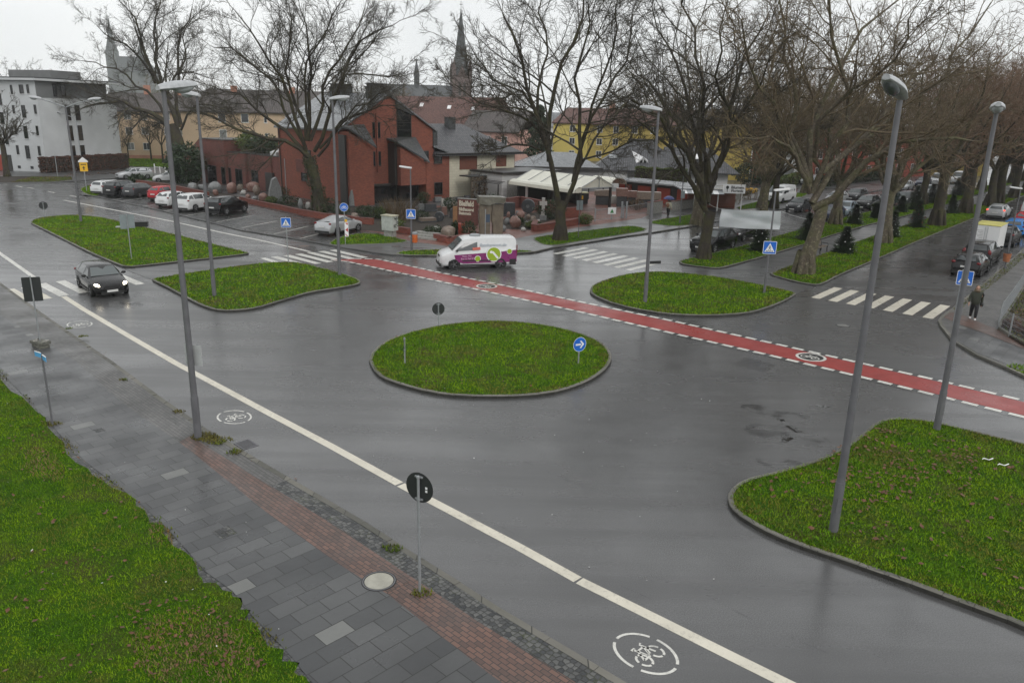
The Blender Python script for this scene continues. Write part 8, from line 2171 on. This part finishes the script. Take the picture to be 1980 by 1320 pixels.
# rubbish and fallen leaves
g_ = np.random.default_rng(15)
def scatter_leaves(regions):
    Vs = []
    for poly, n, z, size in regions:
        poly = [tuple(p) for p in poly]; xs = [p[0] for p in poly]; ys = [p[1] for p in poly]
        P = np.column_stack([g_.uniform(min(xs), max(xs), n * 3), g_.uniform(min(ys), max(ys), n * 3)]); P = P[inside(poly, P)][:n]
        if n > 170: C_ = P[:max(8, n // 9)]; P = C_[g_.integers(0, len(C_), len(P))] + g_.normal(0, 0.42, (len(P), 2)); P = P[inside(poly, P)]
        m = len(P); a = g_.uniform(0, 6.28, m); s = size * g_.uniform(0.5, 1.2, m)
        c = np.column_stack([P, np.full(m, z) + g_.uniform(0, 0.03, m)])
        u = np.column_stack([np.cos(a), np.sin(a), g_.normal(0, 0.25, m)]) * s[:, None]; v = np.column_stack([-np.sin(a), np.cos(a), g_.normal(0, 0.3, m)]) * (s * 0.8)[:, None]
        Vs.append(np.stack([c - u, c - v * 0.7, c + u, c + v], axis=1).reshape(-1, 3))
    return np.concatenate(Vs)
NLp = [tuple(p) for p in NL]
near_lawn = plan([(0, 760), (140, 860), (260, 1000), (400, 1150), (520, 1290), (560, 1330), (0, 1330)])
V = scatter_leaves([(near_lawn, 150, 0.165, 0.055), (plan([(250, 1180), (420, 1170), (520, 1300), (250, 1330)]), 130, 0.16, 0.05), (plan([(1440, 960), (1700, 830), (1880, 860), (1900, 960), (1560, 1010)]), 420, 0.16, 0.065), (plan([(1500, 1040), (1780, 1110), (2000, 1210), (2000, 900), (1800, 850)]), 130, 0.16, 0.075), (out_round, 80, 0.16, 0.05), (out_midr, 50, 0.16, 0.06), (out_nearl, 120, 0.16, 0.06), (out_long, 90, 0.17, 0.07), (SE[:] + [p + Vector((0.69, 0.72)) * 0.5 for p in SE][::-1], 900, 0.13, 0.035), (plan([(1488, 530), (1650, 475), (1880, 400), (1880, 425), (1600, 548)]), 160, 0.14, 0.07), (plan([(1940, 640), (1990, 675), (2050, 700), (2050, 600), (1960, 600)]), 300, 0.26, 0.07), (kp[2:14] + [p + Vector((0.3, 0.25)) for p in kp[2:14]][::-1], 150, 0.006, 0.045), (k1[2:14] + k2[2:14][::-1], 420, PZ + 0.01, 0.035), (plan([(300, 335), (0, 352), (60, 344), (230, 330)]), 200, 0.12, 0.12)])
tag(link(bpy.data.objects.new('fallen_leaves', fast_mesh('fallen_leaves', V, 4, M_litter))), kind='stuff')
V = scatter_leaves([(plan([(300, 600), (1400, 700), (1400, 1250), (900, 1000)]), 45, 0.003, 0.022), (plan([(60, 700), (900, 1300), (600, 1310), (0, 760)]), 30, PZ + 0.012, 0.016), (near_lawn, 14, 0.17, 0.03), (out_round, 10, 0.18, 0.03)])
tag(link(bpy.data.objects.new('paper_litter', fast_mesh('paper_litter', V, 4, M_litter_spot))), kind='stuff')
for i, (px_, py_) in enumerate(((1908, 898), (1938, 909))):
    p_ = at(px_, py_); t = thing('paper_strip', ('crumpled white strip of litter on the big right grass island, left piece', 'crumpled white strip of litter on the big right grass island, right piece')[i], 'litter', (p_.x, p_.y, 0.17))
    b = MB(); b.tube([(-0.17, 0.0, 0.0), (-0.1, 0.03, 0.02), (0.0, -0.05, 0.01), (0.16, 0.03, 0.02)], [0.008, 0.022, 0.015, 0.02], 5); b.build('strip', M_signwhite, t)
# ================================================================== the stone mason's yard
RK_ = [rock_mat('granite_red', (0.13, 0.065, 0.05), (0.26, 0.15, 0.12)), rock_mat('granite_brown', (0.12, 0.09, 0.07), (0.25, 0.20, 0.16)), rock_mat('granite_grey', (0.11, 0.115, 0.115), (0.24, 0.245, 0.24)), rock_mat('granite_dark', (0.03, 0.032, 0.035), (0.075, 0.08, 0.085)), rock_mat('granite_pale', (0.30, 0.29, 0.27), (0.48, 0.47, 0.44))]
def boulder(px_, py_, w_px, h_px, k, label, seed=1, cat='boulder'):
    """a natural boulder standing where the photo shows it; size from its width and height in view"""
    p = at(px_, py_, 0.1); d = (p - Vector((0, 0, CAM_H))).dot(FW); s = d / FPX
    rx, rz_ = w_px * s / 2, h_px * s / 2
    t = thing('boulder', label, cat, (p.x, p.y + rx * 0.5, 0.1), seed * 0.7)
    rnd = random.Random(seed); b = MB(); nu, nv = 14, 10
    ph = [rnd.uniform(0, 6.28) for _ in range(4)]; vs = []; fs = []
    for i in range(nv + 1):
        th = math.pi * i / nv
        for q in range(nu):
            a = 2 * math.pi * q / nu
            j = 1 + 0.13 * math.sin(2 * a + ph[0]) * math.sin(th) + 0.09 * math.sin(3 * a + 2 * th + ph[1]) + 0.05 * math.sin(5 * th + ph[2])
            vs.append((rx * math.sin(th) ** 0.8 * math.cos(a) * j, rx * 0.8 * math.sin(th) ** 0.8 * math.sin(a) * j, rz_ * 0.9 - rz_ * 1.1 * math.cos(th) * j))
    for i in range(nv):
        for q in range(nu): fs.append([i * nu + q, i * nu + (q + 1) % nu, (i + 1) * nu + (q + 1) % nu, (i + 1) * nu + q])
    b.add(vs, fs); b.build('stone', RK_[k], t, 70)
for i, (x, y, w, h, k, lab) in enumerate((
    (370, 368, 26, 14, 2, 'grey boulder leftmost before the brick annex, near the conifer shrub'), (389, 367, 16, 10, 2, 'low grey boulder second from the left before the annex'),
    (415, 373, 27, 20, 2, 'large grey-green boulder before the annex, a small red stone leaning on it'), (416, 378, 12, 11, 0, 'small round red stone leaning on the large grey-green boulder'),
    (447, 374, 25, 20, 0, 'reddish rounded boulder below the second annex window'), (464, 370, 14, 13, 1, 'light brown boulder right of the reddish one'),
    (470, 377, 11, 9, 4, 'small white stone among the boulders before the annex'), (489, 372, 26, 19, 0, 'big reddish boulder below the right annex window'),
    (496, 377, 15, 18, 1, 'tall tan boulder in front of the big reddish one'), (479, 386, 13, 10, 0, 'small pinkish boulder at the brick planter, left of a red round one'),
    (508, 389, 17, 15, 0, 'round red cut boulder at the end of the brick planter'), (464, 388, 16, 7, 1, 'flat tan boulder behind the black parked car'),
    (492, 388, 14, 8, 2, 'low greyish boulder between two red boulders'), (595, 404, 13, 13, 4, 'pale rounded boulder left of the ivy-clad trunk'),
    (581, 404, 12, 19, 2, 'pointed grey standing boulder left of the pale rounded one'), (685, 424, 13, 12, 1, 'tan boulder above the silver coupe, on the planter'),
    (866, 462, 30, 24, 1, 'large rounded brown boulder behind the delivery van, beside the red post'), (996, 441, 26, 22, 0, 'large reddish boulder right of the standing-stone gateway'),
    (1006, 425, 18, 16, 0, 'reddish boulder above the large one right of the gateway'), (981, 434, 11, 12, 2, 'grey rounded stone against the right leg of the gateway'),
    (983, 421, 8, 11, 0, 'small orange stone against the right leg of the gateway'), (1031, 432, 13, 14, 1, 'brown boulder left of the white stone cross'),
    (1018, 439, 10, 11, 2, 'small grey-brown stone in front of the ivy bush'), (1041, 429, 7, 5, 4, 'little pale stone at the foot of the white cross'),
    (924, 431, 14, 9, 3, 'dark polished round stone before the left leg of the gateway'), (917, 422, 12, 12, 4, 'heap of white stones behind the dark polished one'),
    (926, 402, 10, 10, 0, 'pinkish ball stone left of the gateway lintel'), (922, 410, 9, 9, 2, 'grey ball stone left of the gateway'), (878, 402, 16, 12, 1, 'tan arched stone behind the brick sign wall'),
    (1000, 415, 8, 7, 2, 'small grey stone on the rockery right of the dark monument'), (972, 448, 14, 12, 2, 'grey-white streaked boulder low beside the right leg of the gateway'), (1022, 424, 11, 9, 1, 'tan stone behind the brown boulder left of the cross'), (1012, 447, 12, 7, 4, 'flat pale stone at the front edge of the rockery'),
    (908, 412, 12, 10, 0, 'reddish stone behind the sign wall, near the black gravestone'), (935, 398, 12, 9, 3, 'dark stone under the gateway lintel, far back'), (843, 444, 16, 6, 4, 'pale flat stone slab at the foot of the dark millstone'), (900, 404, 9, 9, 4, 'pale stone ball in the back row behind the sign wall'), (640, 424, 12, 8, 2, 'grey stone on the planter behind the silver coupe'))):
    boulder(x, y, w, h, k, lab, i + 3)
def standing(px_, py_, w_px, h_px, depth, k, label, shape='round', rz=None, name='gravestone', cat='gravestone', face=0.0):
    p = at(px_, py_, 0.1); d = (p - Vector((0, 0, CAM_H))).dot(FW); s = d / FPX
    w, h = w_px * s, h_px * s
    t = thing(name, label, cat, (p.x, p.y, 0.1), R(30) if rz is None else rz)
    b = MB()
    if shape == 'round': o = [(-w / 2, 0), (w / 2, 0), (w / 2, h * 0.75)] + [(w / 2 * math.cos(a), h * 0.75 + h * 0.25 * math.sin(a)) for a in np.linspace(0.3, math.pi - 0.3, 7)] + [(-w / 2, h * 0.75)]
    elif shape == 'point': o = [(-w / 2, 0), (w / 2, 0), (w * 0.38, h * 0.6), (w * 0.1, h), (-w * 0.2, h * 0.92), (-w * 0.42, h * 0.5)]
    else: o = [(-w / 2, 0), (w / 2, 0), (w / 2, h * 0.97), (-w / 2, h)]
    b.extrude([(x, 0, z) for x, z in o], (0, depth, 0)); b.build('stone', RK_[k], t)
    b = MB(); b.box(-w * 0.6, -0.08, -0.1, w * 0.6, depth + 0.08, 0.12); b.build('plinth', RK_[3], t)
    return t
for a in ((535, 392, 26, 48, 0.7, 2, 'tall pointed grey standing stone between annex door and evergreen bush', 'point', None, 'standing_stone', 'standing stone'),
          (682, 400, 8, 32, 0.6, 2, 'slim grey stone pillar with a pale pointed cap against the brick house wall', 'point', None, 'stone_pillar', 'pillar'),
          (817, 408, 13, 14, 0.3, 2, 'dark grey gravestone with rounded top below the shopfront', 'round'), (834, 409, 22, 14, 0.4, 3, 'wide black gravestone between two grey ones', 'flat'),
          (857, 402, 6, 18, 0.2, 4, 'white narrow gravestone slab', 'flat'), (868, 402, 14, 16, 0.3, 2, 'rough grey gravestone right of the white slab', 'flat'),
          (861, 418, 8, 18, 0.4, 0, 'red granite pillar stone behind the dark stone wheel', 'flat'), (876, 421, 8, 18, 0.3, 3, 'dark green gravestone with round top left of the brick sign wall', 'round'),
          (848, 391, 14, 10, 0.3, 2, 'grey gravestone nearest the house wall', 'flat'), (888, 396, 10, 14, 0.3, 3, 'black gravestone under the creeper shelter', 'flat'), (904, 392, 9, 14, 0.3, 3, 'tall black gravestone in the back row', 'flat'), (912, 400, 9, 12, 0.3, 3, 'black gravestone before the white garage', 'round'),
          (987, 418, 20, 26, 0.5, 3, 'dark polished monument with slanted grey top right of the gateway', 'flat'), (830, 430, 30, 8, 0.8, 1, 'low brown stone slab lying near the stone steps', 'flat')):
    standing(*a)
# stone wheels
for px_, py_, rp, k, lab in ((850, 428, 9.5, 3, 'dark round millstone standing on the red paving before the brick sign wall'), (1021, 412, 13.5, 3, 'big dark stone wheel leaning on the brick wall behind the white cross')):
    p = at(px_, py_, 0.1); s = (p - Vector((0, 0, CAM_H))).dot(FW) / FPX; r = rp * s
    t = thing('millstone', lab, 'stone wheel', (p.x, p.y, 0.1 + r), R(-15)); b = MB(); b.lathe([(r * 0.25, -0.15), (r * 0.95, -0.15), (r, -0.1), (r, 0.1), (r * 0.95, 0.15), (r * 0.25, 0.15), (r * 0.25, -0.15)], (0, 0, 0), (0, 1, 0.08), 24); b.build('rim', RK_[k], t, 40); b = MB(); b.lathe([(0, -0.06), (r * 0.25, -0.06), (r * 0.25, 0.06), (0, 0.06)], (0, 0, 0), (0, 1, 0.08), 16); b.build('hub', RK_[2], t)
# gateway of three great stones
gp = at(945, 466, 0.1); gs = (gp - Vector((0, 0, CAM_H))).dot(FW) / FPX
gq = at(930, 456, 0.1); t = thing('stone_gateway', 'gateway of two standing stones with a heavy capstone in the yard, above the van', 'monument', (gq.x, gq.y, 0.1), R(12))
def rough_block(pts, vec, name, mat):
    b = MB(); b.extrude(pts, vec); return b.build(name, mat, t)
M_gate = rock_mat('gateway_stone', (0.085, 0.065, 0.045), (0.20, 0.165, 0.12), 2.0); M_cap = rock_mat('capstone', (0.075, 0.07, 0.052), (0.16, 0.15, 0.115), 2.0)
rough_block([(-0.1, 0, 0), (0.72, 0, 0), (0.78, 0, 1.2), (0.86, 0, 2.0), (0.9, 0, 2.55), (-0.05, 0, 2.6), (-0.12, 0, 1.3)], (0.05, 0.9, 0), 'standing_stone', M_gate)
rough_block([(1.02, 0.1, 0), (1.80, 0.1, 0), (1.85, 0.1, 2.5), (0.95, 0.1, 2.5), (0.86, 0.1, 1.3), (0.98, 0.1, 0.9)], (0.05, 0.9, 0), 'standing_stone', M_gate)
rough_block([(-0.20, -0.15, 2.55), (0.6, -0.2, 2.45), (1.2, -0.15, 2.62), (1.9, -0.1, 2.6), (2.0, -0.1, 3.05), (1.3, -0.12, 3.10), (-0.2, -0.15, 3.14)], (0.0, 1.25, 0.0), 'capstone', M_cap)
b = MB(); b.box(-0.3, -0.15, -0.08, 2.05, 1.2, 0.02); b.build('base', M_redpave, t)
# white stone cross
p = at(1050, 426, 0.1); t = thing('stone_cross', 'white stone cross in front of the ivy bush, on the brick planter', 'cross', (p.x, p.y, 0.55), R(5))
b = MB(); b.extrude([(-0.17, 0, 0), (0.17, 0, 0), (0.13, 0, 0.95), (0.34, 0, 0.92), (0.34, 0, 1.30), (0.13, 0, 1.27), (0.15, 0, 1.62), (-0.15, 0, 1.62), (-0.13, 0, 1.27), (-0.34, 0, 1.30), (-0.34, 0, 0.92), (-0.13, 0, 0.95)], (0, 0.22, 0)); b.build('cross', RK_[4], t)
b = MB(); b.box(-0.3, -0.1, -0.45, 0.3, 0.35, 0.0); b.build('plinth', RK_[2], t)
shrub('ivy_bush', (at(1064, 428).x, at(1064, 428).y + 0.9), 1.5, 0.95, M_ever, 'broad dark ivy bush behind the white stone cross', 1700, 0.10)
# brick sign wall
p = at(887, 434, 0.1); t = thing('sign_wall', 'brick sign wall with pale raised lettering in the stone yard', 'sign', (p.x - 0.1, p.y, 0.1), R(-22))
b = MB(); b.box(0.0, 0, 0, 1.85, 0.35, 2.25); b.build('wall', M_brick_annex, t); b = MB(); b.box(-0.45, -0.05, 0, -0.01, 0.40, 1.55); b.build('pier', plain('orange_stone', (0.30, 0.15, 0.07), 0.8, 0.2, 5), t)
b = MB(); b.box(-0.03, -0.03, 2.25, 1.88, 0.38, 2.31); b.build('coping', M_concrete, t)
M_let = plain('cream_letters', (0.62, 0.56, 0.45), 0.6, 0.0)
text_part('Bielfeld', 0.62, M_let, t, (0.85, -0.012, 1.86), (1, 0, 0), (0, -1, 0), bold=0.03, width=1.42); text_part('Bildhauerei', 0.40, M_let, t, (0.85, -0.012, 1.36), (1, 0, 0), (0, -1, 0), bold=0.02, width=1.45); text_part('Steinmetz', 0.36, M_let, t, (0.72, -0.012, 1.02), (1, 0, 0), (0, -1, 0), bold=0.02, width=1.22)
# red letter box post, bush round it
p = at(893, 458, 0.1); t = thing('red_post', 'red square post half wrapped by a dark bush, behind the delivery van', 'post', (p.x, p.y, 0.1), R(10)); b = MB(); b.box(-0.26, 0, 0, 0.26, 0.4, 1.0); b.build('case', M_redpanel, t); b = MB(); b.box(-0.28, -0.02, 1.0, 0.28, 0.42, 1.05); b.build('lid', M_redpanel, t)
for i, (x, y, rx, rz_, mm, lab) in enumerate(((906, 463, 0.62, 0.72, M_ever, 'dark bush right of the red post'), (880, 458, 0.35, 0.62, M_ever, 'narrow dark bush between boulder and red post'), (838, 459, 0.85, 0.42, M_ever, 'clipped dark bush left of the large brown boulder'), (820, 395, 0.7, 0.7, M_ever, 'dark bush at the corner of the brick house, below the small window'),
    (720, 425, 1.0, 0.6, M_ever, 'dark green shrub behind the silver coupe, left of a yellow-green one'), (735, 424, 0.55, 0.55, M_olive, 'yellow-green shrub behind the utility cabinet'), (705, 420, 0.9, 0.55, M_ever, 'dark shrub under the brick bay'), (760, 440, 1.1, 0.35, M_olive, 'low flowering ground shrub beside the utility cabinet'), (548, 392, 0.75, 0.85, M_ever, 'dark evergreen beside the tall pointed stone'), (560, 400, 1.5, 0.5, M_ever, 'low spreading juniper left of the ivy-clad trunk'), (525, 396, 0.6, 0.4, M_olive, 'yellowish low shrub at the foot of the pointed stone'), (637, 410, 1.0, 0.7, M_ever, 'dark shrub right of the ivy-clad trunk'), (660, 420, 0.9, 0.6, M_ever, 'dark shrub above the cycle sign'), (1132, 436, 0.7, 0.5, M_olive, 'light green shrub at the right end of the brick planter'), (1000, 436, 0.7, 0.35, M_ever, 'low green plant between the boulders right of the gateway'), (1030, 443, 0.8, 0.3, M_olive, 'low yellow-green plant at the front of the rockery'), (955, 404, 0.9, 0.8, M_ever, 'dark shrub behind the gateway'), (870, 410, 0.8, 0.7, M_ever, 'dark shrub behind the white gravestone slab'), (812, 428, 0.9, 0.45, M_ever, 'dark green plant left of the dark millstone'), (1230, 408, 0.9, 0.6, M_dry, 'yellow-brown grassy shrub on the grey wall near the umbrella'))):
    shrub('shrub', at(x, y)[:2], rx, rz_, mm, lab, 800, 0.075, seed=40 + i)
def twigbush(x, y, rx, h, lab, mm=M_dry, n=90):
    p = at(x, y, 0.1); t = thing('bare_shrub', lab, 'shrub', (p.x, p.y, 0.1)); g = random.Random(int(x * 3 + y)); b = MB()
    for i in range(n):
        a = g.uniform(0, 6.28); r = rx * g.random() ** 0.5; x0, y0 = r * 0.4 * math.cos(a), r * 0.4 * math.sin(a); hh = h * g.uniform(0.5, 1.1)
        b.tube([(x0, y0, 0), (x0 + r * 0.35 * math.cos(a), y0 + r * 0.35 * math.sin(a), hh * 0.6), (x0 + r * 0.8 * math.cos(a), y0 + r * 0.8 * math.sin(a), hh)], [0.018, 0.012, 0.006], 3, False)
    b.build('stem', mm, t)
for x, y, rx, h, lab in ((765, 418, 1.3, 1.8, 'tangle of bare brown stems below the shopfront, left part'), (785, 416, 1.3, 1.6, 'tangle of bare brown stems below the shopfront, right part'), (775, 428, 1.2, 1.1, 'low bare reddish stems behind the crossing sign'), (748, 412, 1.0, 1.3, 'bare dark stems at the foot of the brick bay')):
    twigbush(x, y, rx, h, lab)
# brick planter walls
def wall(name, pts, h, th, mat, label, cat='wall', z0=0.1):
    p = plan(pts); o = p[0]; t = thing(name, label, cat, (o.x, o.y, z0)); b = MB(); c = MB()
    for i in range(len(p) - 1):
        d = p[i + 1] - p[i]; q = Vector((-d.y, d.x)).normalized() * th; a = p[i] - o
        b.obox((a.x, a.y, -0.15), (d.x, d.y, 0), (q.x, q.y, 0), (0, 0, h + 0.15)); e = d.normalized() * 0.02
        c.obox((a.x - q.x * 0.1 - e.x, a.y - q.y * 0.1 - e.y, h), (d.x + 2 * e.x, d.y + 2 * e.y, 0), (q.x * 1.2, q.y * 1.2, 0), (0, 0, 0.05))
    b.build('wall', mat, t); c.build('coping', M_brick_annex, t)
wall('planter_wall', [(262, 357), (330, 367), (400, 382)], 0.45, 0.3, M_brick_low, 'low red brick planter wall behind the parked cars, left stretch')
wall('planter_wall', [(463, 391), (500, 400), (540, 408), (575, 416)], 0.42, 0.3, M_brick_low, 'low red brick planter wall behind the black parked car')
wall('planter_wall', [(577, 418), (622, 426), (660, 430), (695, 435), (720, 437)], 0.5, 0.3, M_brick_low, 'low red brick planter wall behind the silver coupe')
wall('planter_wall', [(765, 452), (790, 456)], 0.45, 0.3, M_brick_low, 'short red brick wall right of the utility cabinet')
wall('planter_wall', [(838, 466), (870, 474), (905, 466), (925, 462)], 0.42, 0.3, M_brick_low, 'red brick planter wall around the large brown boulder, behind the van')
wall('planter_wall', [(1037, 450), (1100, 440), (1140, 431)], 0.5, 0.3, M_brick_low, 'red brick planter wall left and right of the forked tree')
wall('planter_wall', [(1036, 449), (1040, 440)], 0.52, 0.4, M_brick_low, 'end return of the planter wall below the white cross')
wall('brick_wall', [(983, 407), (1005, 403), (1042, 411), (1080, 416)], 1.1, 0.3, M_brick_annex, 'stepped brick wall behind the big stone wheel')
wall('brick_wall', [(1092, 424), (1122, 422)], 0.9, 0.3, M_brick_low, 'short brick wall right of the forked trunk')
# stone steps
t = thing('stone_steps', 'pale stone steps and low brick edge beside the short lamp', 'steps', (at(790, 462).x, at(790, 462).y, 0.1), R(-30))
for i in range(3):
    b = MB(); b.box(0, i * 0.42, 0, 2.6 - 0.2 * i, i * 0.42 + 0.5, 0.14 + 0.14 * i); b.build('step', M_concrete, t)
# stacked blocks of stone at the back right of the yard
for i, (x, y, w, h, dz, k, lab) in enumerate(((1162, 394, 22, 14, 0.1, 0, 'red granite block under the arched stone, left end of the stack'), (1183, 394, 20, 15, 0.1, 4, 'pale speckled granite block at the front of the stack'), (1204, 396, 18, 18, 0.1, 3, 'dark granite block beside the pale one'), (1222, 393, 18, 12, 0.1, 1, 'brown granite block by the gate post'), (1166, 379, 34, 12, 1.1, 1, 'brown arched stone on top of the red block'), (1203, 380, 22, 15, 1.25, 0, 'reddish granite block, topmost of the stack'), (1222, 382, 18, 12, 1.0, 0, 'smaller reddish block right of the topmost one'), (1255, 386, 46, 14, 1.0, 1, 'long weathered stone trough on top right of the stack'), (1248, 398, 26, 12, 0.1, 1, 'low reddish block under the long trough'))):
    p = at(x, y, dz); s = (p - Vector((0, 0, CAM_H))).dot(FW) / FPX
    t = thing('stone_block', lab, 'stone block', (p.x, p.y, dz), R(-10 + 4 * (i % 3))); w_, h_ = w * s, h * s; b = MB(); b.extrude([(-w_ / 2, 0, 0), (w_ / 2, 0, 0), (w_ / 2 - 0.03, 0, h_), (-w_ / 2 + 0.03, 0, h_ * (1.0 if i != 4 else 0.8))], (0.0, 1.0, 0)); b.build('stone', RK_[k], t)
    b = MB(); b.box(-w_ * 0.4, 0.1, -0.09, w_ * 0.4, 0.9, 0.0) if dz < 0.5 else b.box(-w_ * 0.4, 0.1, -(dz - 0.1), w_ * 0.4, 0.9, 0.0); b.build('timber_bearer', M_wood if dz < 0.5 else RK_[3], t)
# recycling container, gate posts, fence, notice
p = at(1123, 396, 0.1); t = thing('waste_container', 'black waste container with a yellow sticker and pale lid under the canopy', 'bin', (p.x, p.y + 0.5, 0.1), R(10)); b = MB(); b.box(-0.7, -0.5, 0.1, 0.7, 0.5, 1.25); b.build('body', M_black, t); b = MB(); b.box(-0.74, -0.54, 1.25, 0.74, 0.54, 1.36); b.build('lid', plain('pale_lid', (0.5, 0.5, 0.32), 0.5, 0.1), t); b = MB(); b.box(-0.15, -0.52, 0.6, 0.15, -0.505, 1.0); b.build('sticker', M_signyellow, t)
gpts = [(1150, 431), (1182, 427), (1205, 424), (1262, 413)]
gp_ = plan(gpts); t = thing('yard_fence', 'low grey mesh fence and sliding gate along the pavement of the stone yard', 'fence', (gp_[0].x, gp_[0].y, 0.1)); o = gp_[0]
for q in gp_:
    b = MB(); b.box(q.x - o.x - 0.05, q.y - o.y - 0.05, 0, q.x - o.x + 0.05, q.y - o.y + 0.05, 1.25); b.build('post', M_galv, t)
for a, c in zip(gp_[:-1], gp_[1:]):
    b = MB(); d = Vector((c.x - a.x, c.y - a.y, 0)); e = Vector((a.x - o.x, a.y - o.y, 0))
    for zz in (0.15, 1.1): b.tube([e + Z * zz, e + d + Z * zz], 0.025, 5)
    k = int(d.length / 0.22)
    for j in range(1, k): b.tube([e + d * j / k + Z * 0.15, e + d * j / k + Z * 1.1], 0.008, 4, False)
    b.build('mesh_panel', M_galv, t)
b = MB(); q = gp_[2]; b.box(q.x - o.x - 0.25, q.y - o.y - 0.1, 0, q.x - o.x - 0.1, q.y - o.y + 0.1, 1.6); b.box(q.x - o.x + 0.2, q.y - o.y - 0.1, 0, q.x - o.x + 0.35, q.y - o.y + 0.1, 1.6); b.build('gate_post', M_galv, t)
p = at(1182, 427, 0.1); t = thing('notice', 'white notice with a green tree print hanging on the yard fence', 'notice', (p.x, p.y - 0.08, 0.75), R(20)); b = MB(); b.box(-0.42, -0.02, 0, 0.42, 0, 0.62); b.build('sheet', M_signwhite, t); b = MB(); b.extrude([(-0.2, -0.024, 0.1), (0.2, -0.024, 0.1), (0, -0.024, 0.5)], (0, -0.003, 0)); b.build('print', plain('print_green', (0.04, 0.22, 0.06), 0.6, 0.0), t)
wall('concrete_wall', [(1255, 417), (1280, 413)], 1.2, 0.3, M_concrete, 'short concrete wall at the gate, left of the person with the umbrella')
wall('concrete_wall', [(1300, 409), (1370, 400), (1420, 390)], 0.95, 0.3, M_concrete, 'grey retaining wall with a brown top in front of the flower stall')
# flowers and plant stands before the shop
for i, (x, y, w, mm, lab) in enumerate(((1384, 391, 0.8, M_beech, 'rack of dark red plants beside the easel'), (1400, 389, 0.8, M_redprint, 'rack of red and white flowers right of the concrete wall'), (1436, 388, 1.2, M_beech, 'dark plant display left of the dark bare trunk'), (1452, 384, 1.0, M_signyellow, 'stand of yellow flowers behind the dark bare trunk'))):
    p = at(x, y, 0.1); t = thing('plant_stand', lab, 'plant stand', (p.x, p.y + 1.0, 0.1)); b = MB(); b.box(-w, -0.4, 0.5, w, 0.4, 0.56); [b.box(sx * w - 0.05, sy * 0.38 - 0.05, 0, sx * w + 0.05, sy * 0.38 + 0.05, 0.5) for sx in (-0.9, 0.9) for sy in (-1, 1)]; b.build('table', M_wood, t)
    g = np.random.default_rng(i); link(bpy.data.objects.new('flowers', fast_mesh('flowers', leaf_cloud(420, lambda g, n: np.column_stack([g.uniform(-w, w, n), g.uniform(-0.4, 0.4, n), 0.6 + 0.6 * g.random(n)]), 0.08, g), 4, mm)), t)
    link(bpy.data.objects.new('foliage', fast_mesh('foliage', leaf_cloud(260, lambda g, n: np.column_stack([g.uniform(-w, w, n), g.uniform(-0.4, 0.4, n), 0.55 + 0.5 * g.random(n)]), 0.10, g), 4, M_ever)), t)
p = at(1427, 392, 0.1); t = thing('easel', 'wooden easel board standing before the flower stall', 'easel', (p.x, p.y, 0.1), R(15)); b = MB(); b.obox((-0.3, 0, 0), (0.05, 0, 0), (0, 0.05, 0), (0.25, 0.25, 1.3)); b.obox((0.3, 0, 0), (-0.05, 0, 0), (0, 0.05, 0), (-0.25, 0.25, 1.3)); b.obox((0, 0.7, 0), (0.05, 0, 0), (0, 0.05, 0), (0, -0.4, 1.3)); b.build('frame', M_wood, t); b = MB(); b.obox((-0.28, 0.05, 0.35), (0.56, 0, 0), (0, 0.14, 0.7), (0, -0.02, 0.004)); b.build('board', M_concrete, t)
# garden rail by the side street lawn
p = at(300, 336); t = thing('garden_rail', 'low white rail along the lawn behind the silver estate car', 'fence', (p.x, p.y, 0.1), heading((300, 336), (345, 341)))
for i in range(4):
    b = MB(); b.box(i * 1.4 - 0.06, -0.06, 0, i * 1.4 + 0.06, 0.06, 1.0 + (0.35 if i == 0 else 0)); b.build('post', M_whiteframe, t)
b = MB(); b.tube([(0, 0, 0.9), (4.2, 0, 0.9)], 0.04, 6); b.build('rail', M_whiteframe, t)
# ================================================================== damp winter air
hz = MB(); hz.box(-1100, -60, -1.4, 1100, 1100, 115)
M_haze = bpy.data.materials.new('haze'); M_haze.use_nodes = True
_t = M_haze.node_tree; _t.nodes.clear()
_v = _t.nodes.new('ShaderNodeVolumePrincipled'); _v.inputs['Color'].default_value = (0.93, 0.95, 0.97, 1); _v.inputs['Density'].default_value = 0.00026; _v.inputs['Anisotropy'].default_value = 0.2
_oo = _t.nodes.new('ShaderNodeOutputMaterial'); _t.links.new(_v.outputs[0], _oo.inputs['Volume'])
tag(hz.build('haze', M_haze), kind='stuff')
